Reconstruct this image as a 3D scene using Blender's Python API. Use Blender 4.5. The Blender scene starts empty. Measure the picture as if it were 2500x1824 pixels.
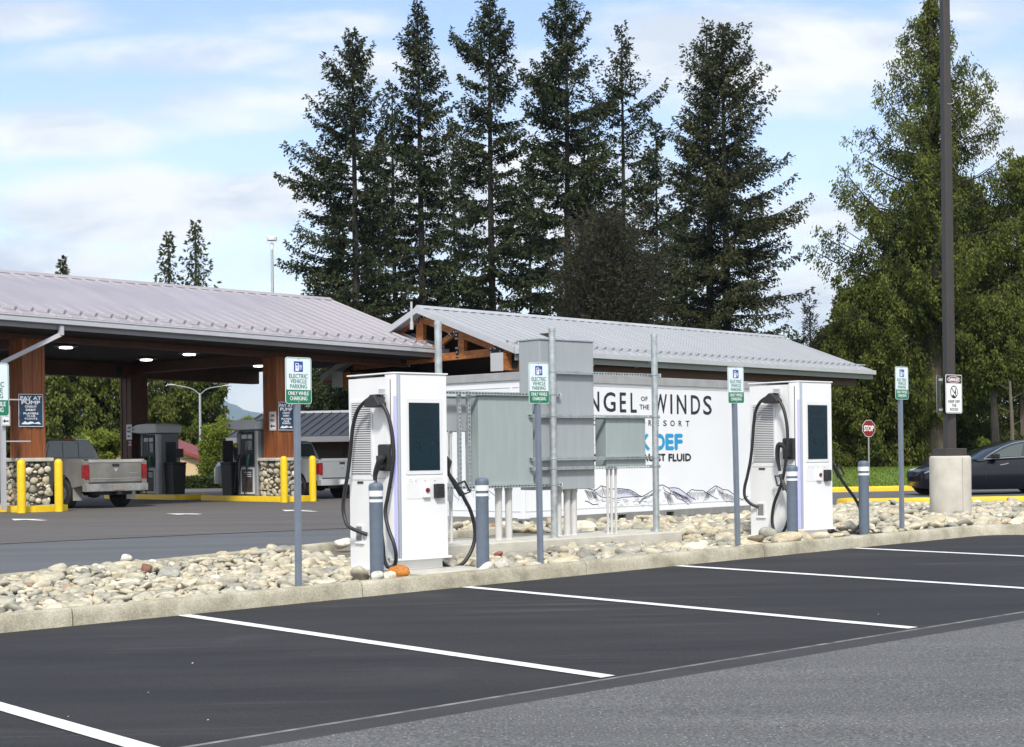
import bpy, math, random
import numpy as np
from mathutils import Vector, Matrix
R = math.radians
SC = bpy.context.scene
# ------------------------------------------------------------------ camera
F, H, SH, RO = 3800., 1.53, 193., .012
cam = bpy.data.objects.new('camera', bpy.data.cameras.new('camera'))
SC.collection.objects.link(cam); SC.camera = cam
cam.data.sensor_width = 36.; cam.data.lens = 36*F/2500; cam.data.shift_y = SH/2500
cam.data.clip_start = .1; cam.data.clip_end = 20000
cam.matrix_world = Matrix.Translation((0, 0, H)) @ Matrix.Rotation(R(90), 4, 'X') @ Matrix.Rotation(-RO, 4, 'Z')
SC.render.resolution_x, SC.render.resolution_y = 1024, 747
SC.view_settings.view_transform = 'Standard'; SC.view_settings.look = 'None'
SC.view_settings.exposure = .80; SC.view_settings.gamma = 1
# ------------------------------------------------------------------ world and sun
SUN_EL, SUN_AZ = R(46), R(180)      # azimuth clockwise from +Y: behind the camera, to the right
w = bpy.data.worlds.new('World'); SC.world = w; w.use_nodes = True
N = w.node_tree.nodes; L = w.node_tree.links; N.clear()
def nd(t, **k):
    n = N.new(t)
    for a_, b_ in k.items(): setattr(n, a_, b_)
    return n
out = nd('ShaderNodeOutputWorld'); bg = nd('ShaderNodeBackground'); sky = nd('ShaderNodeTexSky', sky_type='NISHITA', sun_disc=False)
sky.sun_elevation = SUN_EL; sky.sun_rotation = SUN_AZ; sky.air_density = 1.0; sky.dust_density = .6; sky.ozone_density = 1.6
tc = nd('ShaderNodeTexCoord'); sep = nd('ShaderNodeSeparateXYZ'); L.new(tc.outputs['Generated'], sep.inputs[0])
# clouds: noise on the sky plane (direction divided by height) so that they flatten towards the horizon
zc = nd('ShaderNodeMath', operation='MAXIMUM'); L.new(sep.outputs['Z'], zc.inputs[0]); zc.inputs[1].default_value = .0
za = nd('ShaderNodeMath', operation='ADD'); L.new(zc.outputs[0], za.inputs[0]); za.inputs[1].default_value = .42
dx = nd('ShaderNodeMath', operation='DIVIDE'); L.new(sep.outputs['X'], dx.inputs[0]); L.new(za.outputs[0], dx.inputs[1])
dz = nd('ShaderNodeMath', operation='DIVIDE'); L.new(sep.outputs['Z'], dz.inputs[0]); L.new(za.outputs[0], dz.inputs[1])
dy = nd('ShaderNodeMath', operation='DIVIDE'); L.new(sep.outputs['Y'], dy.inputs[0]); L.new(za.outputs[0], dy.inputs[1])
cmb = nd('ShaderNodeCombineXYZ'); L.new(dx.outputs[0], cmb.inputs[0]); L.new(dy.outputs[0], cmb.inputs[1]); L.new(dz.outputs[0], cmb.inputs[2])
def cloud(scale, loc, rot, detail, rough, lo, hi, dist=.3):
    mp = nd('ShaderNodeMapping'); mp.inputs['Scale'].default_value = scale; mp.inputs['Location'].default_value = loc; mp.inputs['Rotation'].default_value = rot
    L.new(cmb.outputs[0], mp.inputs[0])
    n = nd('ShaderNodeTexNoise'); n.inputs['Scale'].default_value = 1; n.inputs['Detail'].default_value = detail; n.inputs['Roughness'].default_value = rough; n.inputs['Distortion'].default_value = dist
    L.new(mp.outputs[0], n.inputs[0])
    r = nd('ShaderNodeMapRange', interpolation_type='SMOOTHSTEP'); r.inputs[1].default_value = lo; r.inputs[2].default_value = hi; L.new(n.outputs[0], r.inputs[0])
    return r
veil = cloud((2.2, 2.2, 9.), (1.3, .2, 3.1), (0, R(9), 0), 6, .58, .36, .70)
cum = cloud((1.9, 1.9, 4.6), (4.72, 1.0, .55), (0, R(6), 0), 9, .52, .485, .60, .15)
shade = cloud((3.2, 3.2, 11.), (7.7, 2.1, 9.1), (0, 0, 0), 5, .5, .3, .7)
low = nd('ShaderNodeMapRange', interpolation_type='SMOOTHSTEP'); low.inputs[1].default_value = .235; low.inputs[2].default_value = .06; L.new(sep.outputs['Z'], low.inputs[0])
mx = nd('ShaderNodeMath', operation='MAXIMUM'); L.new(cum.outputs[0], mx.inputs[0])
vl = nd('ShaderNodeMath', operation='MULTIPLY'); L.new(veil.outputs[0], vl.inputs[0]); vl.inputs[1].default_value = .68; L.new(vl.outputs[0], mx.inputs[1])
lw = nd('ShaderNodeMath', operation='MULTIPLY'); L.new(low.outputs[0], lw.inputs[0]); lw.inputs[1].default_value = .62
mx2 = nd('ShaderNodeMath', operation='MAXIMUM'); L.new(mx.outputs[0], mx2.inputs[0]); L.new(lw.outputs[0], mx2.inputs[1])
yc = nd('ShaderNodeMath', operation='MAXIMUM'); L.new(sep.outputs['Y'], yc.inputs[0]); yc.inputs[1].default_value = .05
qx = nd('ShaderNodeMath', operation='DIVIDE'); L.new(sep.outputs['X'], qx.inputs[0]); L.new(yc.outputs[0], qx.inputs[1])
qz = nd('ShaderNodeMath', operation='DIVIDE'); L.new(sep.outputs['Z'], qz.inputs[0]); L.new(yc.outputs[0], qz.inputs[1])
qv = nd('ShaderNodeCombineXYZ'); L.new(qx.outputs[0], qv.inputs[0]); L.new(qz.outputs[0], qv.inputs[1])
cn = nd('ShaderNodeTexNoise'); cn.inputs['Scale'].default_value = 1; cn.inputs['Detail'].default_value = 10; cn.inputs['Roughness'].default_value = .60; cn.inputs['Distortion'].default_value = .2
cm = nd('ShaderNodeMapping'); cm.inputs['Scale'].default_value = (7, 21, 1); L.new(qv.outputs[0], cm.inputs[0]); L.new(cm.outputs[0], cn.inputs[0])
last = None
for px_, py_, rx_, ry_, st_ in ((1880, 150, 520, 150, 1.05), (300, 500, 430, 120, 1.0), (660, 480, 200, 75, 1.05), (80, 640, 420, 110, .85), (2430, 330, 260, 170, .8), (1250, 480, 600, 190, .95), (2120, 760, 420, 130, 1.0), (600, 260, 460, 80, .66), (380, 130, 520, 60, .60), (850, 60, 300, 50, .55), (1100, 160, 560, 80, .62), (150, 310, 420, 80, .72), (60, 40, 300, 60, .62), (2350, 40, 260, 60, .6), (2000, 560, 400, 90, .45)):
    mm_ = nd('ShaderNodeMapping', vector_type='TEXTURE'); mm_.inputs['Location'].default_value = ((px_-1250)/3800, (1105-py_)/3800, 0); mm_.inputs['Scale'].default_value = (rx_/3800, ry_/3800, 1); L.new(qv.outputs[0], mm_.inputs[0])
    ln_ = nd('ShaderNodeVectorMath', operation='LENGTH'); L.new(mm_.outputs[0], ln_.inputs[0])
    mr_ = nd('ShaderNodeMapRange', interpolation_type='SMOOTHSTEP'); mr_.inputs[1].default_value = 1.35; mr_.inputs[2].default_value = .15; mr_.inputs[4].default_value = st_; L.new(ln_.outputs['Value'], mr_.inputs[0])
    if last is None: last = mr_.outputs[0]
    else: a_ = nd('ShaderNodeMath', operation='MAXIMUM'); L.new(last, a_.inputs[0]); L.new(mr_.outputs[0], a_.inputs[1]); last = a_.outputs[0]
na = nd('ShaderNodeMath', operation='MULTIPLY_ADD'); L.new(cn.outputs[0], na.inputs[0]); na.inputs[1].default_value = 1.8; na.inputs[2].default_value = -.88
nb_ = nd('ShaderNodeMath', operation='ADD'); L.new(last, nb_.inputs[0]); L.new(na.outputs[0], nb_.inputs[1])
cl = nd('ShaderNodeMapRange', interpolation_type='SMOOTHSTEP'); cl.inputs[1].default_value = .0; cl.inputs[2].default_value = .82; cl.inputs[4].default_value = .97; L.new(nb_.outputs[0], cl.inputs[0])
fr_ = nd('ShaderNodeMapRange', interpolation_type='SMOOTHSTEP'); fr_.inputs[1].default_value = .35; fr_.inputs[2].default_value = .65; L.new(sep.outputs['Y'], fr_.inputs[0])
sel = nd('ShaderNodeMix'); L.new(fr_.outputs[0], sel.inputs['Factor']); bk = nd('ShaderNodeMath', operation='MULTIPLY_ADD'); L.new(mx.outputs[0], bk.inputs[0]); bk.inputs[1].default_value = .45; bk.inputs[2].default_value = .50; L.new(bk.outputs[0], sel.inputs[2]); L.new(cl.outputs[0], sel.inputs[3])
L.new(sel.outputs[0], mx2.inputs[0])
ccol = nd('ShaderNodeMix', data_type='RGBA'); ccol.inputs['A'].default_value = (6.2, 6.5, 6.8, 1); ccol.inputs['B'].default_value = (8.2, 8.3, 8.3, 1); L.new(shade.outputs[0], ccol.inputs['Factor'])  # brighter, whiter cloud behind the camera, added to neutralise the fill light
cf = nd('ShaderNodeMix', data_type='RGBA'); cf.inputs['A'].default_value = (4.4, 4.85, 5.5, 1); cf.inputs['B'].default_value = (6.3, 6.4, 6.5, 1)
cn2 = nd('ShaderNodeTexNoise'); cn2.inputs['Scale'].default_value = 1; cn2.inputs['Detail'].default_value = 9; cn2.inputs['Roughness'].default_value = .6; cn2.inputs['Distortion'].default_value = .35
cm2 = nd('ShaderNodeMapping'); cm2.inputs['Scale'].default_value = (8, 24, 1); cm2.inputs['Location'].default_value = (3.1, -.12, 2.2); L.new(qv.outputs[0], cm2.inputs[0]); L.new(cm2.outputs[0], cn2.inputs[0])
cr2 = nd('ShaderNodeMapRange', interpolation_type='SMOOTHSTEP'); cr2.inputs[1].default_value = .36; cr2.inputs[2].default_value = .62; L.new(cn2.outputs[0], cr2.inputs[0]); L.new(cr2.outputs[0], cf.inputs['Factor'])
cs_ = nd('ShaderNodeMix', data_type='RGBA'); L.new(fr_.outputs[0], cs_.inputs['Factor']); L.new(ccol.outputs['Result'], cs_.inputs['A']); L.new(cf.outputs['Result'], cs_.inputs['B'])
sk = nd('ShaderNodeMix', data_type='RGBA', blend_type='MULTIPLY'); sk.inputs['Factor'].default_value = 1; L.new(sky.outputs[0], sk.inputs['A']); sk.inputs['B'].default_value = (1.36, 1.24, 1.27, 1)
mixs = nd('ShaderNodeMix', data_type='RGBA'); L.new(mx2.outputs[0], mixs.inputs['Factor']); L.new(sk.outputs['Result'], mixs.inputs['A']); L.new(cs_.outputs['Result'], mixs.inputs['B'])
L.new(mixs.outputs['Result'], bg.inputs['Color']); bg.inputs['Strength'].default_value = .10; L.new(bg.outputs[0], out.inputs[0])
sl = bpy.data.lights.new('sun', 'SUN'); sl.energy = 2.5; sl.angle = R(7); sl.color = (1, .95, .87)
so = bpy.data.objects.new('sun', sl); SC.collection.objects.link(so)
sd = Vector((math.sin(SUN_AZ)*math.cos(SUN_EL), math.cos(SUN_AZ)*math.cos(SUN_EL), math.sin(SUN_EL)))
so.rotation_euler = sd.to_track_quat('Z', 'Y').to_euler(); so.location = (0, -20, 40)
# ------------------------------------------------------------------ survey helpers
AL, AS = 40.5, 47.5
def sst(e0, e1, x):
    t = np.clip((x-e0)/(e1-e0), 0, 1); return t*t*(3-2*t)
def gz(x, y):
    t = sst(20, 34, y); return (.0093*x+.0084*y)*(1-t)+(.17+.008*np.maximum(x, 0))*t
def uv(u, v, ang=AL, o=(0, 0)):
    c, s = math.cos(R(ang)), math.sin(R(ang)); return (o[0]+u*c-v*s, o[1]+u*s+v*c)
def ray(px, py):
    u = (px-1250)/F; v = -(py-912-SH)/F; c, s = math.cos(RO), math.sin(RO); return (u*c+v*s, 1., -u*s+v*c)
def G(px, py, dz=0):
    d = ray(px, py); y = 20.
    for i in range(300): y = .7*y+.3*(float(gz(d[0]*y, y))+dz-H)/d[2]
    return (d[0]*y, y, float(gz(d[0]*y, y))+dz)
def D(px, py, Y):
    d = ray(px, py); return (d[0]*Y, Y, H+d[2]*Y)
def UVi(x, y, ang=AL, o=(0, 0)):
    c, s = math.cos(R(ang)), math.sin(R(ang)); x -= o[0]; y -= o[1]; return (x*c+y*s, -x*s+y*c)
def PV(px, py, v, ang=AL, o=(0, 0)):
    d = ray(px, py); s, c = math.sin(R(ang)), math.cos(R(ang)); Y = (v-o[0]*s+o[1]*c)/(-d[0]*s+d[1]*c)
    q = UVi(d[0]*Y, Y, ang, o); return (q[0], v, H+d[2]*Y)
def PU(px, py, u, ang=AL, o=(0, 0)):
    d = ray(px, py); s, c = math.sin(R(ang)), math.cos(R(ang)); Y = (u+o[0]*c+o[1]*s)/(d[0]*c+d[1]*s)
    q = UVi(d[0]*Y, Y, ang, o); return (u, q[1], H+d[2]*Y)
P1 = (-12.5, 40.2)
def st(u, v): return uv(u, v, AS, P1)
# ------------------------------------------------------------------ object helpers
COL = SC.collection
def tag(o, label=None, cat=None, group=None, kind=None):
    if label: o['label'] = label
    if cat: o['category'] = cat
    if group: o['group'] = group
    if kind: o['kind'] = kind
    return o
def thing(name, label, cat, loc=(0, 0, 0), rz=0, group=None):
    o = bpy.data.objects.new(name, None); COL.objects.link(o); o.empty_display_size = .2
    o.location = loc; o.rotation_euler = (0, 0, R(rz)); return tag(o, label, cat, group)
def kids(o): return [c for c in bpy.data.objects if c.parent == o]
def copy_tree(o, parent=None):
    c = o.copy(); COL.objects.link(c)
    if parent: c.parent = parent
    for k in kids(o): copy_tree(k, c)
    return c
_tc = {}
def textgeo(s):
    if s not in _tc:
        cu = bpy.data.curves.new('t', 'FONT'); cu.body = s; cu.resolution_u = 3; ob = bpy.data.objects.new('t', cu)
        me = ob.to_mesh(); vs = np.array([v.co[:2] for v in me.vertices]); fs = [tuple(p.vertices) for p in me.polygons]
        ob.to_mesh_clear(); bpy.data.objects.remove(ob); bpy.data.curves.remove(cu)
        mn, mxx = vs.min(0), vs.max(0); _tc[s] = ((vs-mn)/(mxx-mn), fs, (mxx-mn)[0]/(mxx-mn)[1])
    return _tc[s]
class MB:
    def __init__(s): s.v = []; s.f = []; s.m = []
    def add(s, vs, fs, mi=0):
        n = len(s.v); s.v += [tuple(p) for p in vs]; s.f += [tuple(i+n for i in f) for f in fs]; s.m += [mi]*len(fs); return s
    def box(s, x0, x1, y0, y1, z0, z1, mi=0):
        vs = [(x, y, z) for z in (z0, z1) for y in (y0, y1) for x in (x0, x1)]
        return s.add(vs, [(0, 2, 3, 1), (4, 5, 7, 6), (0, 1, 5, 4), (2, 6, 7, 3), (0, 4, 6, 2), (1, 3, 7, 5)], mi)
    def hexa(s, b, t, mi=0):     # bottom quad, top quad (same winding, ccw from above)
        return s.add(list(b)+list(t), [(3, 2, 1, 0), (4, 5, 6, 7)]+[(i, (i+1) % 4, (i+1) % 4+4, i+4) for i in range(4)], mi)
    def tube(s, pts, r, n=8, mi=0, cap=True, sq=1):
        pts = [Vector(p) for p in pts]; rs = r if hasattr(r, '__len__') else [r]*len(pts); up = Vector((0, 0, 1)); vs = []; prev = None
        for i, p in enumerate(pts):
            d = (pts[min(i+1, len(pts)-1)]-pts[max(i-1, 0)]).normalized()
            if prev is None:
                e = d.cross(up) if abs(d.z) < .95 else d.cross(Vector((0, 1, 0)))
            else: e = prev-d*prev.dot(d)
            e.normalize(); prev = e; g = d.cross(e)
            for k in range(n):
                a_ = 2*math.pi*(k+.5)/n; vs.append(p+e*math.cos(a_)*rs[i]+g*math.sin(a_)*rs[i]*sq)
        fs = [(i*n+k, i*n+(k+1) % n, (i+1)*n+(k+1) % n, (i+1)*n+k) for i in range(len(pts)-1) for k in range(n)]
        if cap: fs += [tuple(range(n))[::-1], tuple(range((len(pts)-1)*n, len(pts)*n))]
        return s.add(vs, fs, mi)
    def lathe(s, prof, n=24, c=(0, 0), mi=0):
        vs = [(c[0]+r*math.cos(2*math.pi*k/n), c[1]+r*math.sin(2*math.pi*k/n), z) for r, z in prof for k in range(n)]
        fs = [(i*n+k, i*n+(k+1) % n, (i+1)*n+(k+1) % n, (i+1)*n+k) for i in range(len(prof)-1) for k in range(n)]
        fs += [tuple(range(n))[::-1], tuple(range((len(prof)-1)*n, len(prof)*n))]
        return s.add(vs, fs, mi)
    def prism(s, pts, fn, d0, d1, mi=0):   # outline (a,b) extruded from d0 to d1; fn(a,b,d)->xyz
        n = len(pts); vs = [fn(p[0], p[1], d) for d in (d0, d1) for p in pts]
        return s.add(vs, [tuple(range(n)), tuple(range(n, 2*n))[::-1]]+[(i, i+n, (i+1) % n+n, (i+1) % n) for i in range(n)], mi)
    def flat(s, pts, y, mi=0):             # outline in x,z at depth y
        return s.add([(p[0], y, p[1]) for p in pts], [tuple(range(len(pts)))], mi)
    def text(s, t, cx, cz, h, y, mi=0, w=None, d=None, fn=None, bold=0):
        vs, fs, ar = textgeo(t); w = w or h*ar; f = fn or (lambda a, b: (a, y, b))
        offs = [(0, 0)]+([(bold, 0), (-bold, 0), (0, bold), (0, -bold)] if bold else [])
        for i, (ox, oz) in enumerate(offs):
            s.add([f(cx+(p[0]-.5)*w+ox, cz+(p[1]-.5)*h+oz) for p in vs], fs, mi)
            if i and fn is None:
                for k in range(len(vs)): q = s.v[-1-k]; s.v[-1-k] = (q[0], q[1]+.0004*i, q[2])
        return s
    def build(s, name, mats, parent=None, smooth=False, bevel=0, seg=2, loc=None):
        me = bpy.data.meshes.new(name); me.from_pydata(s.v, [], s.f)
        for m_ in (mats if isinstance(mats, (list, tuple)) else [mats]): me.materials.append(m_)
        me.polygons.foreach_set('material_index', s.m)
        me.update()
        o = bpy.data.objects.new(name, me); COL.objects.link(o)
        if parent: o.parent = parent
        if loc: o.location = loc
        if smooth:
            me.polygons.foreach_set('use_smooth', [True]*len(s.f))
            md = o.modifiers.new('n', 'EDGE_SPLIT'); md.split_angle = R(38)
        if bevel:
            b_ = o.modifiers.new('b', 'BEVEL'); b_.width = bevel; b_.segments = seg; b_.limit_method = 'ANGLE'; b_.angle_limit = R(40)
            if not smooth: me.polygons.foreach_set('use_smooth', [True]*len(s.f)); b_.harden_normals = True
        return o
def rrect(x0, x1, z0, z1, r, n=5):
    p = []
    for cx, cz, a0 in ((x1-r, z0+r, -90), (x1-r, z1-r, 0), (x0+r, z1-r, 90), (x0+r, z0+r, 180)):
        for k in range(n+1): a_ = R(a0+90*k/n); p.append((cx+r*math.cos(a_), cz+r*math.sin(a_)))
    return p
def circ(cx, cz, r, n=20, rx=None): return [(cx+(rx or r)*math.cos(2*math.pi*k/n), cz+r*math.sin(2*math.pi*k/n)) for k in range(n)]
def smoothpts(pts, n=8):
    P = [Vector(pts[0])]+[Vector(p) for p in pts]+[Vector(pts[-1])]; o = []
    for i in range(1, len(P)-2):
        p0, p1, p2, p3 = P[i-1:i+3]
        for k in range(n):
            t = k/n; o.append(.5*((2*p1)+(-p0+p2)*t+(2*p0-5*p1+4*p2-p3)*t*t+(-p0+3*p1-3*p2+p3)*t**3))
    return o+[Vector(pts[-1])]
def npmesh(name, V, Fq, mats, parent=None, attr=None, smooth=False):
    """numpy verts (n,3), faces (m,k) all with k corners; attr = per-face random value"""
    me = bpy.data.meshes.new(name); V = np.asarray(V, np.float32); Fq = np.asarray(Fq, np.int32); m_, k = Fq.shape
    me.vertices.add(len(V)); me.vertices.foreach_set('co', V.ravel()); me.loops.add(m_*k); me.loops.foreach_set('vertex_index', Fq.ravel())
    me.polygons.add(m_); me.polygons.foreach_set('loop_start', np.arange(0, m_*k, k, dtype=np.int32)); me.polygons.foreach_set('loop_total', np.full(m_, k, np.int32))
    me.polygons.foreach_set('use_smooth', np.full(m_, smooth)); me.materials.append(mats)
    me.update(calc_edges=True)
    if attr is not None:
        at = me.attributes.new('var', 'FLOAT', 'FACE'); at.data.foreach_set('value', np.asarray(attr, np.float32))
    o = bpy.data.objects.new(name, me); COL.objects.link(o)
    if parent: o.parent = parent
    return o
# ------------------------------------------------------------------ materials
def mat(name, col, rough=.6, metal=0, var=.0, vs=4., bump=0, bs=40., spec=.5, col2=None, det=5, emit=None, stretch=(1, 1, 1), coat=0, alpha=1, trans=0, rv=0):
    m = bpy.data.materials.new(name); m.use_nodes = True; nt = m.node_tree; p = nt.nodes['Principled BSDF']
    p.inputs['Base Color'].default_value = (*col, 1); p.inputs['Roughness'].default_value = rough; p.inputs['Metallic'].default_value = metal
    p.inputs['Specular IOR Level'].default_value = spec
    if coat: p.inputs['Coat Weight'].default_value = coat; p.inputs['Coat Roughness'].default_value = .05
    if trans: p.inputs['Transmission Weight'].default_value = trans
    if alpha < 1: p.inputs['Alpha'].default_value = alpha
    if emit: p.inputs['Emission Color'].default_value = (*emit[:3], 1); p.inputs['Emission Strength'].default_value = emit[3]
    t = nt.nodes.new('ShaderNodeTexCoord'); mp = nt.nodes.new('ShaderNodeMapping'); mp.inputs['Scale'].default_value = stretch; nt.links.new(t.outputs['Object'], mp.inputs[0])
    if var or col2:
        n = nt.nodes.new('ShaderNodeTexNoise'); n.inputs['Scale'].default_value = vs; n.inputs['Detail'].default_value = det; nt.links.new(mp.outputs[0], n.inputs[0])
        r = nt.nodes.new('ShaderNodeMapRange'); r.inputs[1].default_value = .3; r.inputs[2].default_value = .7; nt.links.new(n.outputs[0], r.inputs[0])
        x = nt.nodes.new('ShaderNodeMix'); x.data_type = 'RGBA'; nt.links.new(r.outputs[0], x.inputs['Factor'])
        c2 = col2 or tuple(c*(1-var) for c in col); c1 = col if col2 else tuple(min(1, c*(1+var*.6)) for c in col)
        x.inputs['A'].default_value = (*c2, 1); x.inputs['B'].default_value = (*c1, 1); nt.links.new(x.outputs['Result'], p.inputs['Base Color'])
        if rv:
            q = nt.nodes.new('ShaderNodeMapRange'); q.inputs[3].default_value = rough-rv; q.inputs[4].default_value = rough+rv; nt.links.new(r.outputs[0], q.inputs[0]); nt.links.new(q.outputs[0], p.inputs['Roughness'])
    if bump:
        n2 = nt.nodes.new('ShaderNodeTexNoise'); n2.inputs['Scale'].default_value = bs; n2.inputs['Detail'].default_value = 4; nt.links.new(mp.outputs[0], n2.inputs[0])
        b_ = nt.nodes.new('ShaderNodeBump'); b_.inputs['Strength'].default_value = min(1, bump); b_.inputs['Distance'].default_value = .02; nt.links.new(n2.outputs[0], b_.inputs['Height']); nt.links.new(b_.outputs[0], p.inputs['Normal'])
    return m
def nodes_of(m): return m.node_tree.nodes, m.node_tree.links, m.node_tree.nodes['Principled BSDF']
WHITE = mat('white_enamel', (.745, .75, .755), .38, var=.035, vs=2.5, spec=.4)
WHITE2 = mat('white_panel', (.69, .70, .71), .45, var=.03, vs=3)
SHADOWGAP = mat('dark_gap', (.05, .05, .055), .7)
BLACKP = mat('black_plastic', (.022, .022, .024), .5, var=.3, vs=20)
RUBBER = mat('black_rubber', (.018, .018, .02), .48, var=.3, vs=9)
SCREEN = mat('screen_glass', (.005, .019, .029), .2, spec=.22, var=.2, vs=2)
SCRTXT = mat('screen_lettering', (.001, .004, .007), .3)
STRIPM = mat('brushed_strip', (.50, .54, .60), .28, metal=.6)
VIOLET = mat('violet_light_strip', (.42, .42, .80), .3, emit=(.3, .3, .9, .12))
SLATE = mat('slate_blue_paint', (.105, .135, .18), .5, var=.12, vs=12, bump=.15, bs=120)
POSTM = mat('grey_post_paint', (.155, .185, .235), .45, var=.12, vs=6)
WTAPE = mat('white_reflective_tape', (.72, .74, .76), .45, var=.08, vs=30)
GALV = mat('galvanised_steel', (.50, .54, .55), .38, metal=.75, var=.22, vs=14, det=8)
GALVD = mat('galvanised_channel', (.40, .44, .44), .45, metal=.5, var=.25, vs=25)
CAB = mat('grey_cabinet_paint', (.285, .335, .335), .5, var=.06, vs=5, stretch=(2.5, 2.5, .35), det=8)
CABB = mat('grey_blue_cabinet_paint', (.30, .33, .35), .5, var=.06, vs=5, stretch=(2.5, 2.5, .35), det=8)
PVC = mat('grey_pvc', (.50, .50, .49), .55, var=.08, vs=6)
CONC = mat('concrete', (.47, .44, .37), .85, col2=(.36, .335, .275), vs=6, det=9, bump=.4, bs=60)
CONCL = mat('pale_concrete', (.56, .54, .47), .85, col2=(.44, .42, .36), vs=5, det=9, bump=.35, bs=70)
SIGNW = mat('sign_white', (.66, .74, .78), .4, var=.04, vs=8)
SIGNP = mat('sign_plain_white', (.76, .77, .78), .45, var=.05, vs=8)
GREEN = mat('sign_green', (.006, .17, .085), .45)
BLUE = mat('sign_blue', (.012, .05, .30), .45)
NAVY = mat('sign_navy', (.010, .045, .105), .5, col2=(.008, .03, .07), vs=3)
BLACK = mat('black_paint', (.012, .012, .014), .55)
RED = mat('sign_red', (.19, .006, .008), .5, var=.1)
ALU = mat('aluminium', (.55, .56, .57), .4, metal=.6)
YEL = mat('yellow_paint', (.80, .55, .008), .5, col2=(.70, .45, .01), vs=5, bump=.1)
YELW = mat('worn_yellow_paint', (.78, .52, .012), .7, col2=(.60, .40, .03), vs=3.5, det=10, bump=.3)
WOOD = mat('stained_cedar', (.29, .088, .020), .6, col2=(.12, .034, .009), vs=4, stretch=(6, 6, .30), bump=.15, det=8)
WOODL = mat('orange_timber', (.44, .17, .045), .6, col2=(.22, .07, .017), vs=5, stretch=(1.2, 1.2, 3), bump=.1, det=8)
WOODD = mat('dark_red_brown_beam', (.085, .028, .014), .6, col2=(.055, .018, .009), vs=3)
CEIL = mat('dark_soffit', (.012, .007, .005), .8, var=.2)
GUT = mat('grey_gutter', (.19, .19, .205), .45, var=.08, vs=2)
GUTL = mat('light_grey_trim', (.42, .43, .46), .45, var=.05)
LAMP = mat('lamp_lens', (.9, .9, .9), .5, emit=(1, .97, .9, 5))
DARKBR = mat('bronze_pole_paint', (.034, .030, .028), .5, var=.12, vs=4)
TRIMCH = mat('chrome_trim', (.62, .63, .65), .2, metal=.9)
GLASSD = mat('dark_vehicle_glass', (.020, .026, .030), .06, spec=.8)
GLASSL = mat('tinted_vehicle_glass', (.045, .06, .06), .05, spec=.9)
TYRE = mat('tyre_rubber', (.020, .020, .020), .8, var=.3, vs=15)
TAIL = mat('tail_lamp_red', (.30, .006, .010), .2, col2=(.12, .003, .006), vs=9)
MORTAR = mat('dark_mortar', (.07, .06, .05), .95, var=.2)
def roofmat(name, c):
    m = mat(name, c, .52, metal=.15, var=.13, vs=.9, stretch=(1.6, .35, 1), det=9); return m
SEAM1 = mat('lit_roof_seam', (.43, .405, .425), .5, metal=.1); SEAM2 = mat('shaded_roof_seam', (.34, .355, .38), .5, metal=.1); ROOF1 = roofmat('lavender_grey_metal_roof', (.345, .32, .345)); ROOF2 = roofmat('pale_blue_grey_metal_roof', (.40, .415, .44)); ROOF3 = roofmat('slate_metal_roof', (.052, .057, .070))  # light and shade of the ribs put into the seam colours
def foliage(name, c1, c2, c3, trans=.25):
    m = bpy.data.materials.new(name); m.use_nodes = True; n, l, p = nodes_of(m)
    at = n.new('ShaderNodeAttribute'); at.attribute_name = 'var'; r = n.new('ShaderNodeValToRGB'); l.new(at.outputs['Fac'], r.inputs[0])
    e = r.color_ramp.elements; e[0].color = (*c1, 1); e[1].color = (*c3, 1); k = e.new(.55); k.color = (*c2, 1)
    l.new(r.outputs[0], p.inputs['Base Color']); p.inputs['Roughness'].default_value = .7; p.inputs['Specular IOR Level'].default_value = .25
    t = n.new('ShaderNodeBsdfTranslucent'); l.new(r.outputs[0], t.inputs[0]); x = n.new('ShaderNodeMixShader'); x.inputs[0].default_value = trans
    l.new(p.outputs[0], x.inputs[1]); l.new(t.outputs[0], x.inputs[2]); l.new(x.outputs[0], n['Material Output'].inputs[0]); return m
FIR = foliage('fir_needles', (.010, .015, .007), (.030, .042, .015), (.078, .086, .026), .10)
SPRUCE = foliage('spruce_needles', (.012, .016, .008), (.038, .045, .016), (.090, .088, .030), .10)
BROWNF = foliage('brownish_needles', (.014, .016, .008), (.038, .038, .020), (.085, .085, .048), .12)
CEDAR = foliage('cedar_fronds', (.016, .024, .006), (.072, .092, .013), (.185, .195, .034), .24)
CEDARD = foliage('dark_cedar_fronds', (.017, .024, .008), (.052, .064, .014), (.115, .125, .028), .22)
CEDARB = foliage('bright_cedar_fronds', (.026, .040, .009), (.088, .115, .018), (.20, .225, .045), .28)
LEAF = foliage('spring_leaves', (.070, .095, .012), (.16, .205, .025), (.30, .34, .06), .35)
LEAFP = foliage('pale_spring_leaves', (.10, .14, .04), (.20, .26, .08), (.34, .40, .15), .4)
HEDGEM = foliage('hedge_leaves', (.022, .035, .008), (.05, .075, .015), (.11, .15, .03), .2)
GRASSM = foliage('grass_blades', (.060, .10, .010), (.11, .17, .018), (.19, .25, .04), .3)
BARK = mat('bark', (.032, .027, .023), .9, var=.4, vs=8, bump=.5, bs=20, stretch=(3, 3, .5))
BARKL = mat('grey_cedar_bark', (.15, .125, .10), .9, col2=(.08, .062, .05), vs=6, stretch=(4, 4, .3), bump=.6, bs=16)
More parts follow.
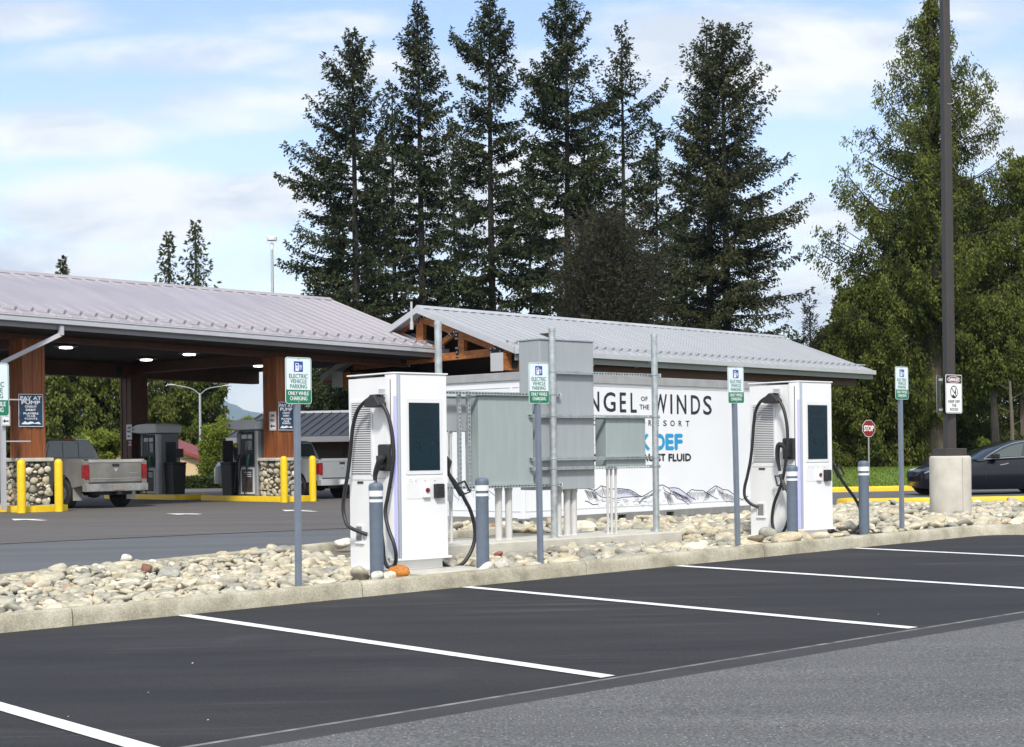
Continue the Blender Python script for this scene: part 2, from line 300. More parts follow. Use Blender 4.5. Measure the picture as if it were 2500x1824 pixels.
# ------------------------------------------------------------------ ground sheets
def asphalt(name, c1, c2, speck=0, sc=1.2, grain=.35, streak=True, rough=.85, strk=(.25, 1.6, 1)):
    m = bpy.data.materials.new(name); m.use_nodes = True; n, l, p = nodes_of(m); p.inputs['Roughness'].default_value = rough; p.inputs['Specular IOR Level'].default_value = .35
    t = n.new('ShaderNodeTexCoord'); mp = n.new('ShaderNodeMapping'); mp.inputs['Rotation'].default_value = (0, 0, -R(AL)); mp.inputs['Scale'].default_value = strk
    l.new(t.outputs['Object'], mp.inputs[0]); a1 = n.new('ShaderNodeTexNoise'); a1.inputs['Scale'].default_value = sc; a1.inputs['Detail'].default_value = 7; a1.inputs['Roughness'].default_value = .6; l.new(mp.outputs[0], a1.inputs[0])
    r = n.new('ShaderNodeMapRange'); r.inputs[1].default_value = .32; r.inputs[2].default_value = .68; l.new(a1.outputs[0], r.inputs[0])
    x = n.new('ShaderNodeMix'); x.data_type = 'RGBA'; x.inputs['A'].default_value = (*c1, 1); x.inputs['B'].default_value = (*c2, 1); l.new(r.outputs[0], x.inputs['Factor'])
    g = n.new('ShaderNodeTexNoise'); g.inputs['Scale'].default_value = 55; g.inputs['Detail'].default_value = 3; l.new(t.outputs['Object'], g.inputs[0])
    gr = n.new('ShaderNodeMapRange'); gr.inputs[1].default_value = .3; gr.inputs[2].default_value = .7; gr.inputs[3].default_value = 1-grain; gr.inputs[4].default_value = 1+grain; l.new(g.outputs[0], gr.inputs[0])
    y = n.new('ShaderNodeMix'); y.data_type = 'RGBA'; y.blend_type = 'MULTIPLY'; y.inputs['Factor'].default_value = 1; l.new(x.outputs['Result'], y.inputs['A']); l.new(gr.outputs[0], y.inputs['B']); last = y
    if speck:
        v = n.new('ShaderNodeTexVoronoi'); v.inputs['Scale'].default_value = 44; l.new(t.outputs['Object'], v.inputs[0])
        q = n.new('ShaderNodeMapRange'); q.inputs[1].default_value = .30; q.inputs[2].default_value = .10; l.new(v.outputs['Distance'], q.inputs[0])
        sepc = n.new('ShaderNodeSeparateColor'); l.new(v.outputs['Color'], sepc.inputs[0]); th = n.new('ShaderNodeMapRange'); th.inputs[1].default_value = .45; th.inputs[2].default_value = .95; l.new(sepc.outputs[0], th.inputs[0])
        mu = n.new('ShaderNodeMath'); mu.operation = 'MULTIPLY'; l.new(q.outputs[0], mu.inputs[0]); l.new(th.outputs[0], mu.inputs[1])
        m2 = n.new('ShaderNodeMath'); m2.operation = 'MULTIPLY'; l.new(mu.outputs[0], m2.inputs[0]); m2.inputs[1].default_value = speck
        z = n.new('ShaderNodeMix'); z.data_type = 'RGBA'; l.new(m2.outputs[0], z.inputs['Factor']); l.new(y.outputs['Result'], z.inputs['A']); z.inputs['B'].default_value = (.58, .56, .50, 1); last = z
    l.new(last.outputs['Result'], p.inputs['Base Color'])
    b_ = n.new('ShaderNodeBump'); b_.inputs['Strength'].default_value = .35; b_.inputs['Distance'].default_value = .008; l.new(g.outputs[0], b_.inputs['Height']); l.new(b_.outputs[0], p.inputs['Normal']); return m
LOT = asphalt('fresh_black_sealcoat', (.0145, .0145, .0155), (.028, .0275, .0285), grain=.32, sc=1.1)
EDGE = asphalt('seal_edge_strip', (.034, .033, .034), (.046, .045, .046), grain=.2)
ROAD = asphalt('worn_grey_asphalt', (.088, .089, .089), (.120, .120, .119), speck=.7, grain=.5)
DRIVE = asphalt('blue_grey_asphalt', (.085, .090, .097), (.115, .120, .128), grain=.25, strk=(.12, 1.4, 1), sc=.8)
APRON = asphalt('brown_grey_asphalt', (.090, .084, .080), (.118, .110, .104), grain=.25, sc=.7)
SEAM = mat('pale_seam', (.24, .23, .21), .9, col2=(.06, .058, .06), vs=7, det=10)
def scuffs(m, amt=.5):
    # faint pale tyre scuffs, dusty patches and a few dark drips worn into the seal coat
    n, l, p = nodes_of(m); src = p.inputs['Base Color'].links[0].from_socket; t = n.new('ShaderNodeTexCoord')
    for rot, sc, lo, hi, colr, am in ((AL+8, (.35, 9, 1), .56, .74, (.115, .11, .10, 1), amt), (AL-52, (.3, 7, 1), .60, .76, (.10, .096, .088, 1), amt*.8), (AL+75, (.8, .8, 1), .52, .72, (.075, .072, .07, 1), amt*.5), (0, (2.3, 2.3, 1), .70, .76, (.010, .010, .011, 1), amt*.9)):
        mp = n.new('ShaderNodeMapping'); mp.inputs['Rotation'].default_value = (0, 0, -R(rot)); mp.inputs['Scale'].default_value = sc; l.new(t.outputs['Object'], mp.inputs[0])
        g = n.new('ShaderNodeTexNoise'); g.inputs['Scale'].default_value = 1; g.inputs['Detail'].default_value = 6; g.inputs['Distortion'].default_value = .6; l.new(mp.outputs[0], g.inputs[0])
        big = n.new('ShaderNodeTexNoise'); big.inputs['Scale'].default_value = .45; l.new(t.outputs['Object'], big.inputs[0]); bm = n.new('ShaderNodeMapRange'); bm.inputs[1].default_value = .45; bm.inputs[2].default_value = .62; bm.inputs[4].default_value = am; l.new(big.outputs[0], bm.inputs[0])
        r = n.new('ShaderNodeMapRange'); r.inputs[1].default_value = lo; r.inputs[2].default_value = hi; l.new(g.outputs[0], r.inputs[0]); mu = n.new('ShaderNodeMath'); mu.operation = 'MULTIPLY'; l.new(r.outputs[0], mu.inputs[0]); l.new(bm.outputs[0], mu.inputs[1])
        x = n.new('ShaderNodeMix'); x.data_type = 'RGBA'; l.new(mu.outputs[0], x.inputs['Factor']); l.new(src, x.inputs['A']); x.inputs['B'].default_value = colr; src = x.outputs['Result']
    l.new(src, p.inputs['Base Color'])
scuffs(LOT, .5); scuffs(DRIVE, .35); scuffs(APRON, .3)
SOIL = mat('bed_soil', (.16, .14, .11), .95, var=.4, vs=8)
LINE = mat('white_line_paint', (.80, .80, .78), .7, col2=(.62, .615, .60), vs=5, det=10, bump=.3, bs=90)
def wear(m):
    n, l, p = nodes_of(m); src = p.inputs['Base Color'].links[0].from_socket; t = n.new('ShaderNodeTexCoord'); g = n.new('ShaderNodeTexNoise'); g.inputs['Scale'].default_value = 38; g.inputs['Detail'].default_value = 8; g.inputs['Roughness'].default_value = .7; l.new(t.outputs['Object'], g.inputs[0])
    r = n.new('ShaderNodeMapRange'); r.inputs[1].default_value = .56; r.inputs[2].default_value = .68; r.inputs[4].default_value = .8; l.new(g.outputs[0], r.inputs[0]); x = n.new('ShaderNodeMix'); x.data_type = 'RGBA'; l.new(r.outputs[0], x.inputs['Factor']); l.new(src, x.inputs['A']); x.inputs['B'].default_value = (.09, .09, .09, 1); l.new(x.outputs['Result'], p.inputs['Base Color'])
wear(LINE)
def sheet(name, c, off, m, nu=24, nv=24, kind='structure', hgt=None):
    """quad patch through corners c[0..3] (xy, ccw) that follows the ground"""
    u, v = np.meshgrid(np.linspace(0, 1, nu+1), np.linspace(0, 1, nv+1)); c = np.array(c, float)
    xy = ((1-u)*(1-v))[..., None]*c[0]+(u*(1-v))[..., None]*c[1]+(u*v)[..., None]*c[2]+((1-u)*v)[..., None]*c[3]
    z = gz(xy[..., 0], xy[..., 1])+off
    if hgt is not None: z = z+hgt(u, v)
    V = np.dstack([xy, z]).reshape(-1, 3); i = np.arange(nv)[:, None]*(nu+1)+np.arange(nu)[None, :]
    Fq = np.stack([i, i+1, i+nu+2, i+nu+1], -1).reshape(-1, 4)
    o = npmesh(name, V, Fq, m, smooth=True); return tag(o, kind=kind)
GROUND = mat('ground_dirt_and_grass', (.085, .10, .045), .95, col2=(.10, .09, .06), vs=.3, det=9)
me_x = np.concatenate([[-6000, -2000, -600, -200, -100], np.linspace(-60, 60, 61), [100, 200, 600, 2000, 6000]])
me_y = np.concatenate([[-400, -100, -30], np.linspace(-8, 100, 73), [150, 300, 800, 2500, 9000]])
XX, YY = np.meshgrid(me_x, me_y); ZZ = gz(np.clip(XX, -60, 60), YY)-.05; k_ = len(me_x)
ii = (np.arange(len(me_y)-1)[:, None]*k_+np.arange(k_-1)[None, :]); gF = np.stack([ii, ii+1, ii+k_+1, ii+k_], -1).reshape(-1, 4)
tag(npmesh('ground', np.dstack([XX, YY, ZZ]).reshape(-1, 3), gF, GROUND, smooth=True), kind='structure')
sheet('parking_lot', [uv(-14, 7.14), uv(30, 7.14), uv(30, 12.7), uv(-14, 12.7)], 0, LOT, 60, 12)
sheet('sealed_edge_strip', [uv(-14, 6.84), uv(30, 6.84), uv(30, 7.10), uv(-14, 7.10)], 0, EDGE, 60, 2)
sheet('pavement_seam', [uv(-14, 7.10), uv(30, 7.10), uv(30, 7.14), uv(-14, 7.14)], 0, SEAM, 60, 1)
sheet('road', [uv(-14, -25), uv(30, -25), uv(30, 6.84), uv(-14, 6.84)], 0, ROAD, 60, 30)
for i, u_ in enumerate((.45, 3.70, 6.90, 10.18, 13.38, 16.75)):
    va, vb = (12.66, 7.16); w_ = .064
    sheet('parking_line', [uv(u_-w_, vb), uv(u_+w_, vb), uv(u_+w_-.02, va), uv(u_-w_-.02, va)], .006, LINE, 1, 16)
ap0, ap1 = G(0, 1328), G(724, 1295)
dirx = np.array([ap1[0]-ap0[0], ap1[1]-ap0[1]]); dirx /= np.linalg.norm(dirx); A0 = np.array(ap0[:2])-dirx*22; A1 = np.array(ap1[:2])+dirx*40
sheet('service_drive', [(-40, -2), (28, 34), tuple(A1), tuple(A0)], -.006, DRIVE, 60, 40)
sheet('station_apron', [tuple(A0), tuple(A1), (40, 62), (-60, 100)], .002, APRON, 60, 60)
sheet('side_road', [(6, 35.4), (40, 34.2), (40, 46.6), (6, 46.4)], .010, DRIVE, 40, 12)
# painted arrows on the station apron (they point left, towards the viewer's left)
for i, (xa, ya, xb, yb) in enumerate(((28, 1268, 110, 1272), (405, 1255, 490, 1257), (688, 1246, 772, 1250))):
    p, q = G(xa, ya), G(xb, yb); p = Vector(p[:2]); q = Vector(q[:2]); d = (q-p).normalized(); e = Vector((-d.y, d.x)); l_ = (q-p).length
    out2 = [p, p+d*.9-e*.38, p+d*.85-e*.1, q-e*.1, q+e*.1-d*.05, p+d*.85+e*.1, p+d*.9+e*.38]
    m = MB(); m.add([(t.x, t.y, float(gz(t.x, t.y))+.012) for t in out2], [tuple(range(7))]); m.build('road_arrow', LINE).__setitem__('kind', 'structure')
# kerbs
def kerb(name, pts, w, h, m, seglen=3.05, off0=0, jit=.004, seed=1, gap=.012):
    """pts: list of xy of the road-side bottom edge; the kerb lies to the left of the direction of travel"""
    rg = random.Random(seed); mb = MB(); P = [Vector(p) for p in pts]; L_ = [0]
    for i in range(len(P)-1): L_.append(L_[-1]+(P[i+1]-P[i]).length)
    def at(s):
        for i in range(len(P)-1):
            if s <= L_[i+1]+1e-6 or i == len(P)-2:
                d = (P[i+1]-P[i]).normalized(); return P[i]+d*(s-L_[i]), Vector((-d.y, d.x))
    cuts = [0.]; s = off0 if off0 > 0 else seglen
    while s < L_[-1]-.2: cuts.append(s); s += seglen
    cuts.append(L_[-1])
    for a_, b_ in zip(cuts[:-1], cuts[1:]):
        n = max(2, int((b_-a_)/.2)); ring = []
        for k in range(n+1):
            s = a_+gap/2+(b_-a_-gap)*k/n; p, nn = at(s); g = float(gz(p.x, p.y)); j = lambda q=1: rg.uniform(-jit, jit)*q
            prof = [(0, -.1), (.012+j(), h*.5), (.022+j(), h-.035), (.034+j(), h-.012), (.06, h+j(.5)), (w-.03, h+j(.5)), (w-.01, h-.01), (w, h-.03), (w, -.1)]
            ring.append([(p.x+nn.x*o_, p.y+nn.y*o_, g+z_) for o_, z_ in prof])
        K = len(ring[0]); vs = [q for r_ in ring for q in r_]; fs = [(i*K+k, i*K+k+1, (i+1)*K+k+1, (i+1)*K+k) for i in range(n) for k in range(K-1)]
        fs += [tuple(range(K)), tuple(range(n*K, n*K+K))[::-1]]; mb.add(vs, fs)
    o = mb.build(name, m, smooth=True); return tag(o, kind='structure')
KERBM = bpy.data.materials.new('weathered_kerb_concrete'); KERBM.use_nodes = True
def kerbmat(m):
    n, l, p = nodes_of(m); p.inputs['Roughness'].default_value = .9
    t = n.new('ShaderNodeTexCoord'); a1 = n.new('ShaderNodeTexNoise'); a1.inputs['Scale'].default_value = 2.2; a1.inputs['Detail'].default_value = 9; a1.inputs['Roughness'].default_value = .65; l.new(t.outputs['Object'], a1.inputs[0])
    r = n.new('ShaderNodeValToRGB'); l.new(a1.outputs[0], r.inputs[0]); e = r.color_ramp.elements; e[0].position = .34; e[0].color = (.23, .21, .155, 1); e[1].position = .66; e[1].color = (.46, .43, .345, 1); q = e.new(.5); q.color = (.36, .335, .255, 1)
    a2 = n.new('ShaderNodeTexNoise'); a2.inputs['Scale'].default_value = 60; a2.inputs['Detail'].default_value = 5; l.new(t.outputs['Object'], a2.inputs[0])
    x = n.new('ShaderNodeMix'); x.data_type = 'RGBA'; x.blend_type = 'OVERLAY'; x.inputs['Factor'].default_value = .55; l.new(r.outputs[0], x.inputs['A']); l.new(a2.outputs['Fac'], x.inputs['B']); l.new(x.outputs['Result'], p.inputs['Base Color'])
    b_ = n.new('ShaderNodeBump'); b_.inputs['Strength'].default_value = .6; b_.inputs['Distance'].default_value = .01; l.new(a2.outputs[0], b_.inputs['Height']); l.new(b_.outputs[0], p.inputs['Normal'])
kerbmat(KERBM)
front = [uv(-8, 12.72), uv(19.6, 12.72), uv(19.95, 12.62), uv(20.15, 12.35), uv(20.2, 11.8), uv(20.2, 5)]
kerb('parking_kerb', front, .17, .15, KERBM, off0=14.0-3.05*4+3.05-.15)
bc0, bc1, bc2 = G(0, 1400, .15), G(400, 1362, .15), G(850, 1318, .15)
v0 = Vector(bc0[:2]); v1 = Vector(bc2[:2]); dd = (v1-v0).normalized()
kerb('rear_kerb', [tuple(v1+dd*5), tuple(v1), bc1[:2], tuple(v0-dd*6)], .16, .15, KERBM, seed=4)
# ------------------------------------------------------------------ concrete pads
def uvbox(m, u0, u1, v0_, v1_, z0, z1, mi=0, ang=AL, o=(0, 0)):
    c = [uv(u0, v0_, ang, o), uv(u1, v0_, ang, o), uv(u1, v1_, ang, o), uv(u0, v1_, ang, o)]
    return m.hexa([(*p, z0) for p in c], [(*p, z1) for p in c], mi)
m = MB(); uvbox(m, 11.6, 15.8, 14.88, 16.0, -.1, .41); tag(m.build('concrete_pad', CONCL, bevel=.015), kind='structure')
CO, CA = (.19, 26.2), 47.
m = MB(); uvbox(m, -.3, 3.2, -2.6, 3.2, -.1, .286, ang=CA, o=CO); uvbox(m, 3.2, 8.2, -.55, 3.2, -.1, .283, ang=CA, o=CO); tag(m.build('container_slab', CONCL, bevel=.015), kind='structure')
m = MB(); uvbox(m, 9.9, 10.95, 13.05, 14.5, -.1, .262); tag(m.build('charger_pad', CONCL, bevel=.01), kind='structure')
m = MB(); uvbox(m, 16.25, 17.6, 12.98, 14.4, 0, .335); tag(m.build('charger_pad', CONCL, bevel=.01), kind='structure')
# ------------------------------------------------------------------ river rocks
poly = [uv(-6, 12.9), uv(19.6, 12.9), uv(20.0, 12.6), uv(20.3, 12.0), (16, 17), (16, 33.6), (11.5, 34.6), (7.6, 35.2), (6.3, 33.5), (5.5, 31.2), (.6, 25.9), (-1.2, 27.4), (-2.3, 22.1), tuple(bc1[:2]), tuple(v0+Vector((.03, -.03))), tuple(v0-dd*6)]
poly = np.array([tuple(p) for p in poly])
def inside(x, y):
    r_ = np.zeros(x.shape, bool); j = len(poly)-1
    for i in range(len(poly)):
        xi, yi = poly[i]; xj, yj = poly[j]; c = ((yi > y) != (yj > y)) & (x < (xj-xi)*(y-yi)/(yj-yi+1e-12)+xi); r_ ^= c; j = i
    return r_
def bedh(x, y):
    return gz(x, y)+.08+.04*np.sin(x*1.7+.5)*np.sin(y*1.3)+.12*np.exp(-((x-4.3)**2/2.2+(y-23.5)**2/5))-.07*sst(26,30,y)
gx, gy = np.meshgrid(np.linspace(-9, 16, 126), np.linspace(9, 36, 136)); okc = inside(gx, gy)
V = np.dstack([gx, gy, bedh(gx, gy)-.05]).reshape(-1, 3); i = np.arange(135)[:, None]*126+np.arange(125)[None, :]
fq = np.stack([i, i+1, i+127, i+126], -1).reshape(-1, 4); keep = okc.reshape(-1)[fq].all(1)
tag(npmesh('planting_bed', V, fq[keep], SOIL, smooth=True), kind='structure')
def ico(sub):
    import bmesh
    bm = bmesh.new(); bmesh.ops.create_icosphere(bm, subdivisions=sub, radius=1); v = np.array([q.co[:] for q in bm.verts]); f = np.array([[q.index for q in p.verts] for p in bm.faces]); bm.free(); return v, f
I2, I1 = ico(3), ico(2)
def rockshape(rg, base):
    v = base[0].copy()
    for k in range(5):
        d = rg.normal(size=3); d /= np.linalg.norm(d); v += v*(.20*np.sin(v@d*rg.uniform(1.4, 3.2)+rg.uniform(0, 6)))[:, None]/ (1+.4*k)
    for k in range(3):      # worn flat facets
        d = rg.normal(size=3); d /= np.linalg.norm(d); t = v@d; c = rg.uniform(.62, .9); over = np.clip(t-c, 0, None); v -= (over*.8)[:, None]*d
    return v
def rockmat(name, obj):
    m = bpy.data.materials.new(name); m.use_nodes = True; n, l, p = nodes_of(m); p.inputs['Roughness'].default_value = .82; p.inputs['Specular IOR Level'].default_value = .3
    r = n.new('ShaderNodeValToRGB'); e = r.color_ramp.elements; r.color_ramp.interpolation = 'LINEAR'
    cs = [(0, (.22, .21, .175)), (.10, (.33, .31, .25)), (.25, (.40, .375, .295)), (.40, (.46, .42, .31)), (.52, (.30, .30, .265)), (.66, (.54, .49, .375)), (.8, (.43, .375, .255)), (.90, (.64, .59, .475)), (.985, (.40, .32, .21)), (1, (.28, .16, .10))]
    e[0].position = 0; e[0].color = (*cs[0][1], 1); e[1].position = 1; e[1].color = (*cs[-1][1], 1)
    for pos, c in cs[1:-1]: q = e.new(pos); q.color = (*c, 1)
    if obj: oi_ = n.new('ShaderNodeObjectInfo'); sc_ = n.new('ShaderNodeSeparateColor'); l.new(oi_.outputs['Color'], sc_.inputs[0]); s_ = sc_.outputs[0]
    else: a_ = n.new('ShaderNodeAttribute'); a_.attribute_name = 'var'; s_ = a_.outputs['Fac']
    l.new(s_, r.inputs[0]); t = n.new('ShaderNodeTexCoord'); g = n.new('ShaderNodeTexNoise'); g.inputs['Scale'].default_value = 1.6 if obj else 14; g.inputs['Detail'].default_value = 8; g.inputs['Roughness'].default_value = .65; l.new(t.outputs['Object'], g.inputs[0])
    mr = n.new('ShaderNodeMapRange'); mr.inputs[1].default_value = .3; mr.inputs[2].default_value = .7; mr.inputs[3].default_value = .68; mr.inputs[4].default_value = 1.28; l.new(g.outputs[0], mr.inputs[0])
    x = n.new('ShaderNodeMix'); x.data_type = 'RGBA'; x.blend_type = 'MULTIPLY'; x.inputs['Factor'].default_value = 1; l.new(r.outputs[0], x.inputs['A']); l.new(mr.outputs[0], x.inputs['B']); l.new(x.outputs['Result'], p.inputs['Base Color'])
    b_ = n.new('ShaderNodeBump'); b_.inputs['Strength'].default_value = .35; b_.inputs['Distance'].default_value = .01; l.new(g.outputs[0], b_.inputs['Height']); l.new(b_.outputs[0], p.inputs['Normal']); return m
ROCKO, ROCKS = rockmat('river_rock', True), rockmat('river_rock_mass', False)
rg = np.random.default_rng(7)
cand = []
for X0, X1, Y0, Y1, n_, s0 in ((-8, 5, 9, 24, 26000, .047), (-3, 14, 17, 36, 22000, .066)):
    x = rg.uniform(X0, X1, n_); y = rg.uniform(Y0, Y1, n_); ok = inside(x, y)
    if s0 > .07: ok &= ~((x < 5) & (y < 24))
    px = 1250+F*x/y; ok &= (px > -80) & (px < 2580); x, y = x[ok], y[ok]
    s = s0*np.exp(rg.normal(0, .36, len(x))); cand.append(np.stack([x, y, s], 1))
C = np.concatenate(cand); C[:, 2] = np.clip(C[:, 2], .03, .15)
u_, v_ = UVi(C[:, 0], C[:, 1])
blk = ((u_ > 11.1) & (u_ < 15.9) & (v_ > 14.75) & (v_ < 17)) | ((u_ > 11.1) & (u_ < 16.2) & (v_ > 16.9) & (v_ < 19.3)) | ((u_ > 9.75) & (u_ < 10.85) & (v_ > 13.4) & (v_ < 14.6)) | ((u_ > 16.4) & (u_ < 17.4) & (v_ > 13.1) & (v_ < 14.3)) | ((u_ > 9.7) & (u_ < 10.85) & (v_ > 13.05) & (rg.uniform(size=len(C)) < .8) & (v_ < 14))
blk |= (((u_ > 10.6) & (u_ < 11.2) & (v_ > 13.1) & (v_ < 13.9)) | ((u_ > 17.0) & (u_ < 17.95) & (v_ > 12.9) & (v_ < 13.9))) & (C[:, 2] > .034); C = C[~blk]; u_, v_ = UVi(C[:, 0], C[:, 1]); C = C[(v_-12.87 > C[:, 2]*.8)]
C = C[np.argsort(-C[:, 2]*np.exp(rg.normal(0, .75, len(C))))]; keepi = []; cell = {}
for k, (x, y, s) in enumerate(C):       # poisson-like thinning with overlap allowed
    key = (int(x/.3), int(y/.3)); bad = False
    for ax in (-1, 0, 1):
        for ay in (-1, 0, 1):
            for q in cell.get((key[0]+ax, key[1]+ay), ()):
                if (C[q, 0]-x)**2+(C[q, 1]-y)**2 < (.60*(C[q, 2]+s))**2: bad = True; break
            if bad: break
        if bad: break
    if not bad: keepi.append(k); cell.setdefault(key, []).append(k)
C = C[keepi]
big = C[:, 2]/C[:, 1]; order = np.argsort(-big); IND, REST = order[:285], order[285:]
shapes = []
for k in range(10):
    v = rockshape(rg, I2); me = bpy.data.meshes.new('river_rock'); me.from_pydata(v.tolist(), [], I2[1].tolist()); me.materials.append(ROCKO); me.polygons.foreach_set('use_smooth', [True]*len(I2[1])); shapes.append(me)
def rock(x, y, s, z=None, me=None, label='rounded tan or grey river rock lying in the rocky planting bed', group='river rocks in the planting bed', sq=None, m=None, rz=None):
    o = bpy.data.objects.new('river_rock', me or shapes[int(rg.integers(10))]); COL.objects.link(o)
    o.location = (x, y, float(bedh(x, y))+s*.12 if z is None else z); o.scale = sq or (s*rg.uniform(.95, 1.35), s*rg.uniform(.8, 1.05), s*rg.uniform(.42, .68)); o.rotation_euler = (rg.uniform(-.35, .35), rg.uniform(-.35, .35), rg.uniform(0, 6.28) if rz is None else rz)
    return tag(o, label, 'rock', group)
def rocklabel(x, y, tone):
    u, v = UVi(x, y)
    zone = 'at the far left end of the bed' if u < 6.2 else 'left of the first whole sign post' if u < 8.3 else 'before the near charger' if u < 9.95 else 'beside the near charger foot' if u < 11 else 'before the middle sign post' if u < 11.7 else 'in front of the cabinet pad' if u < 14.9 else 'left of the far charger' if u < 16.4 else 'around the far charger foot' if u < 17.9 else 'right of the far charger'
    tn = 'dark grey' if tone < .12 else 'grey beige' if tone < .33 else 'warm tan' if tone < .47 else 'blue grey' if tone < .58 else 'cream' if tone < .73 else 'sandy brown' if tone < .85 else 'near white' if tone < .95 else 'rusty tan'
    return tn+' river rock '+('near the kerb ' if v < 13.6 else 'near the rear edge ' if (u < 9.9 and v > 16) else '')+zone
for k in IND:
    o = rock(*C[k]); tn_ = float(rg.uniform(0, .985)); o.color = (tn_, tn_, tn_, 1); o['label'] = rocklabel(C[k][0], C[k][1], tn_)
def rocks_mass(idx, base, name):
    vs = []; fs = []; at = []; n = 0; pool = [rockshape(rg, base) for _ in range(24)]
    for k in idx:
        x, y, s = C[k]; v = pool[int(rg.integers(24))]*np.array([s*rg.uniform(.95, 1.35), s*rg.uniform(.8, 1.05), s*rg.uniform(.42, .68)])
        e = Matrix.Rotation(rg.uniform(0, 6.28), 3, 'Z') @ Matrix.Rotation(rg.uniform(-.5, .5), 3, 'X') @ Matrix.Rotation(rg.uniform(-.5, .5), 3, 'Y')
        v = v@np.array(e).T+np.array([x, y, float(bedh(x, y))+rg.uniform(-.1, .35)*s]); vs.append(v); fs.append(base[1]+n); at.append(np.full(len(base[1]), rg.uniform())); n += len(v)
    o = npmesh(name, np.concatenate(vs), np.concatenate(fs), ROCKS, attr=np.concatenate(at), smooth=True); return o
near = [k for k in REST if C[k, 1] < 20]; far = [k for k in REST if C[k, 1] >= 20]
vsA = rocks_mass(REST, I1, 'river_cobbles'); tag(vsA, 'mass of smaller pale tan and grey river cobbles filling the planting bed', 'river cobbles', kind='stuff')
def onerock(px, py, s, col, label, sq, seed):
    x, y, z = G(px, py, .16); me = shapes[seed].copy(); me.materials.clear(); me.materials.append(mat('rock_'+str(seed), col, .7, var=.35, vs=2.2, bump=.3, bs=8)); me.name = 'river_rock'
    rock(x, y, s, z-.012, me, label, None, tuple(q*.9 for q in sq), rz=.3*seed)
onerock(972, 1398, .1, (.45, .16, .018), 'orange rust coloured rock at the foot of the near charger', (.105, .09, .085), 0)
onerock(950, 1402, .1, (.60, .55, .42), 'cream rock between the orange rock and the slate bollard', (.10, .085, .07), 1)
onerock(920, 1407, .1, (.55, .53, .47), 'whitish rock touching the foot of the left slate bollard of the near charger', (.085, .075, .06), 2)
onerock(880, 1400, .1, (.42, .38, .30), 'large angular tan rock left of the near left slate bollard', (.14, .10, .085), 3)
onerock(1185, 1386, .1, (.66, .64, .59), 'white rock in front of the bollard right of the near charger', (.125, .085, .065), 4)
onerock(1222, 1378, .1, (.44, .42, .37), 'speckled grey rock right of the bollard beside the near charger', (.11, .09, .09), 5)
onerock(1215, 1352, .05, (.32, .13, .10), 'pinkish red rock between the near charger and the second sign post', (.09, .06, .045), 6)
onerock(357, 1386, .1, (.20, .09, .055), 'dark rust red rock in the left part of the bed', (.06, .06, .065), 7)
onerock(1915, 1318, .2, (.52, .45, .31), 'broad low cream boulder at the foot of the far charger', (.24, .15, .09), 8)
onerock(1840, 1317, .1, (.20, .16, .11), 'brown rock between the far charger and the sign post', (.12, .10, .08), 9)
onerock(308, 1364, .1, (.62, .60, .52), 'round white rock on the rear edge of the left rock bed', (.085, .08, .06), 2)
onerock(834, 1326, .1, (.60, .57, .49), 'large pale rock against the back left edge of the near charger', (.16, .12, .09), 5)
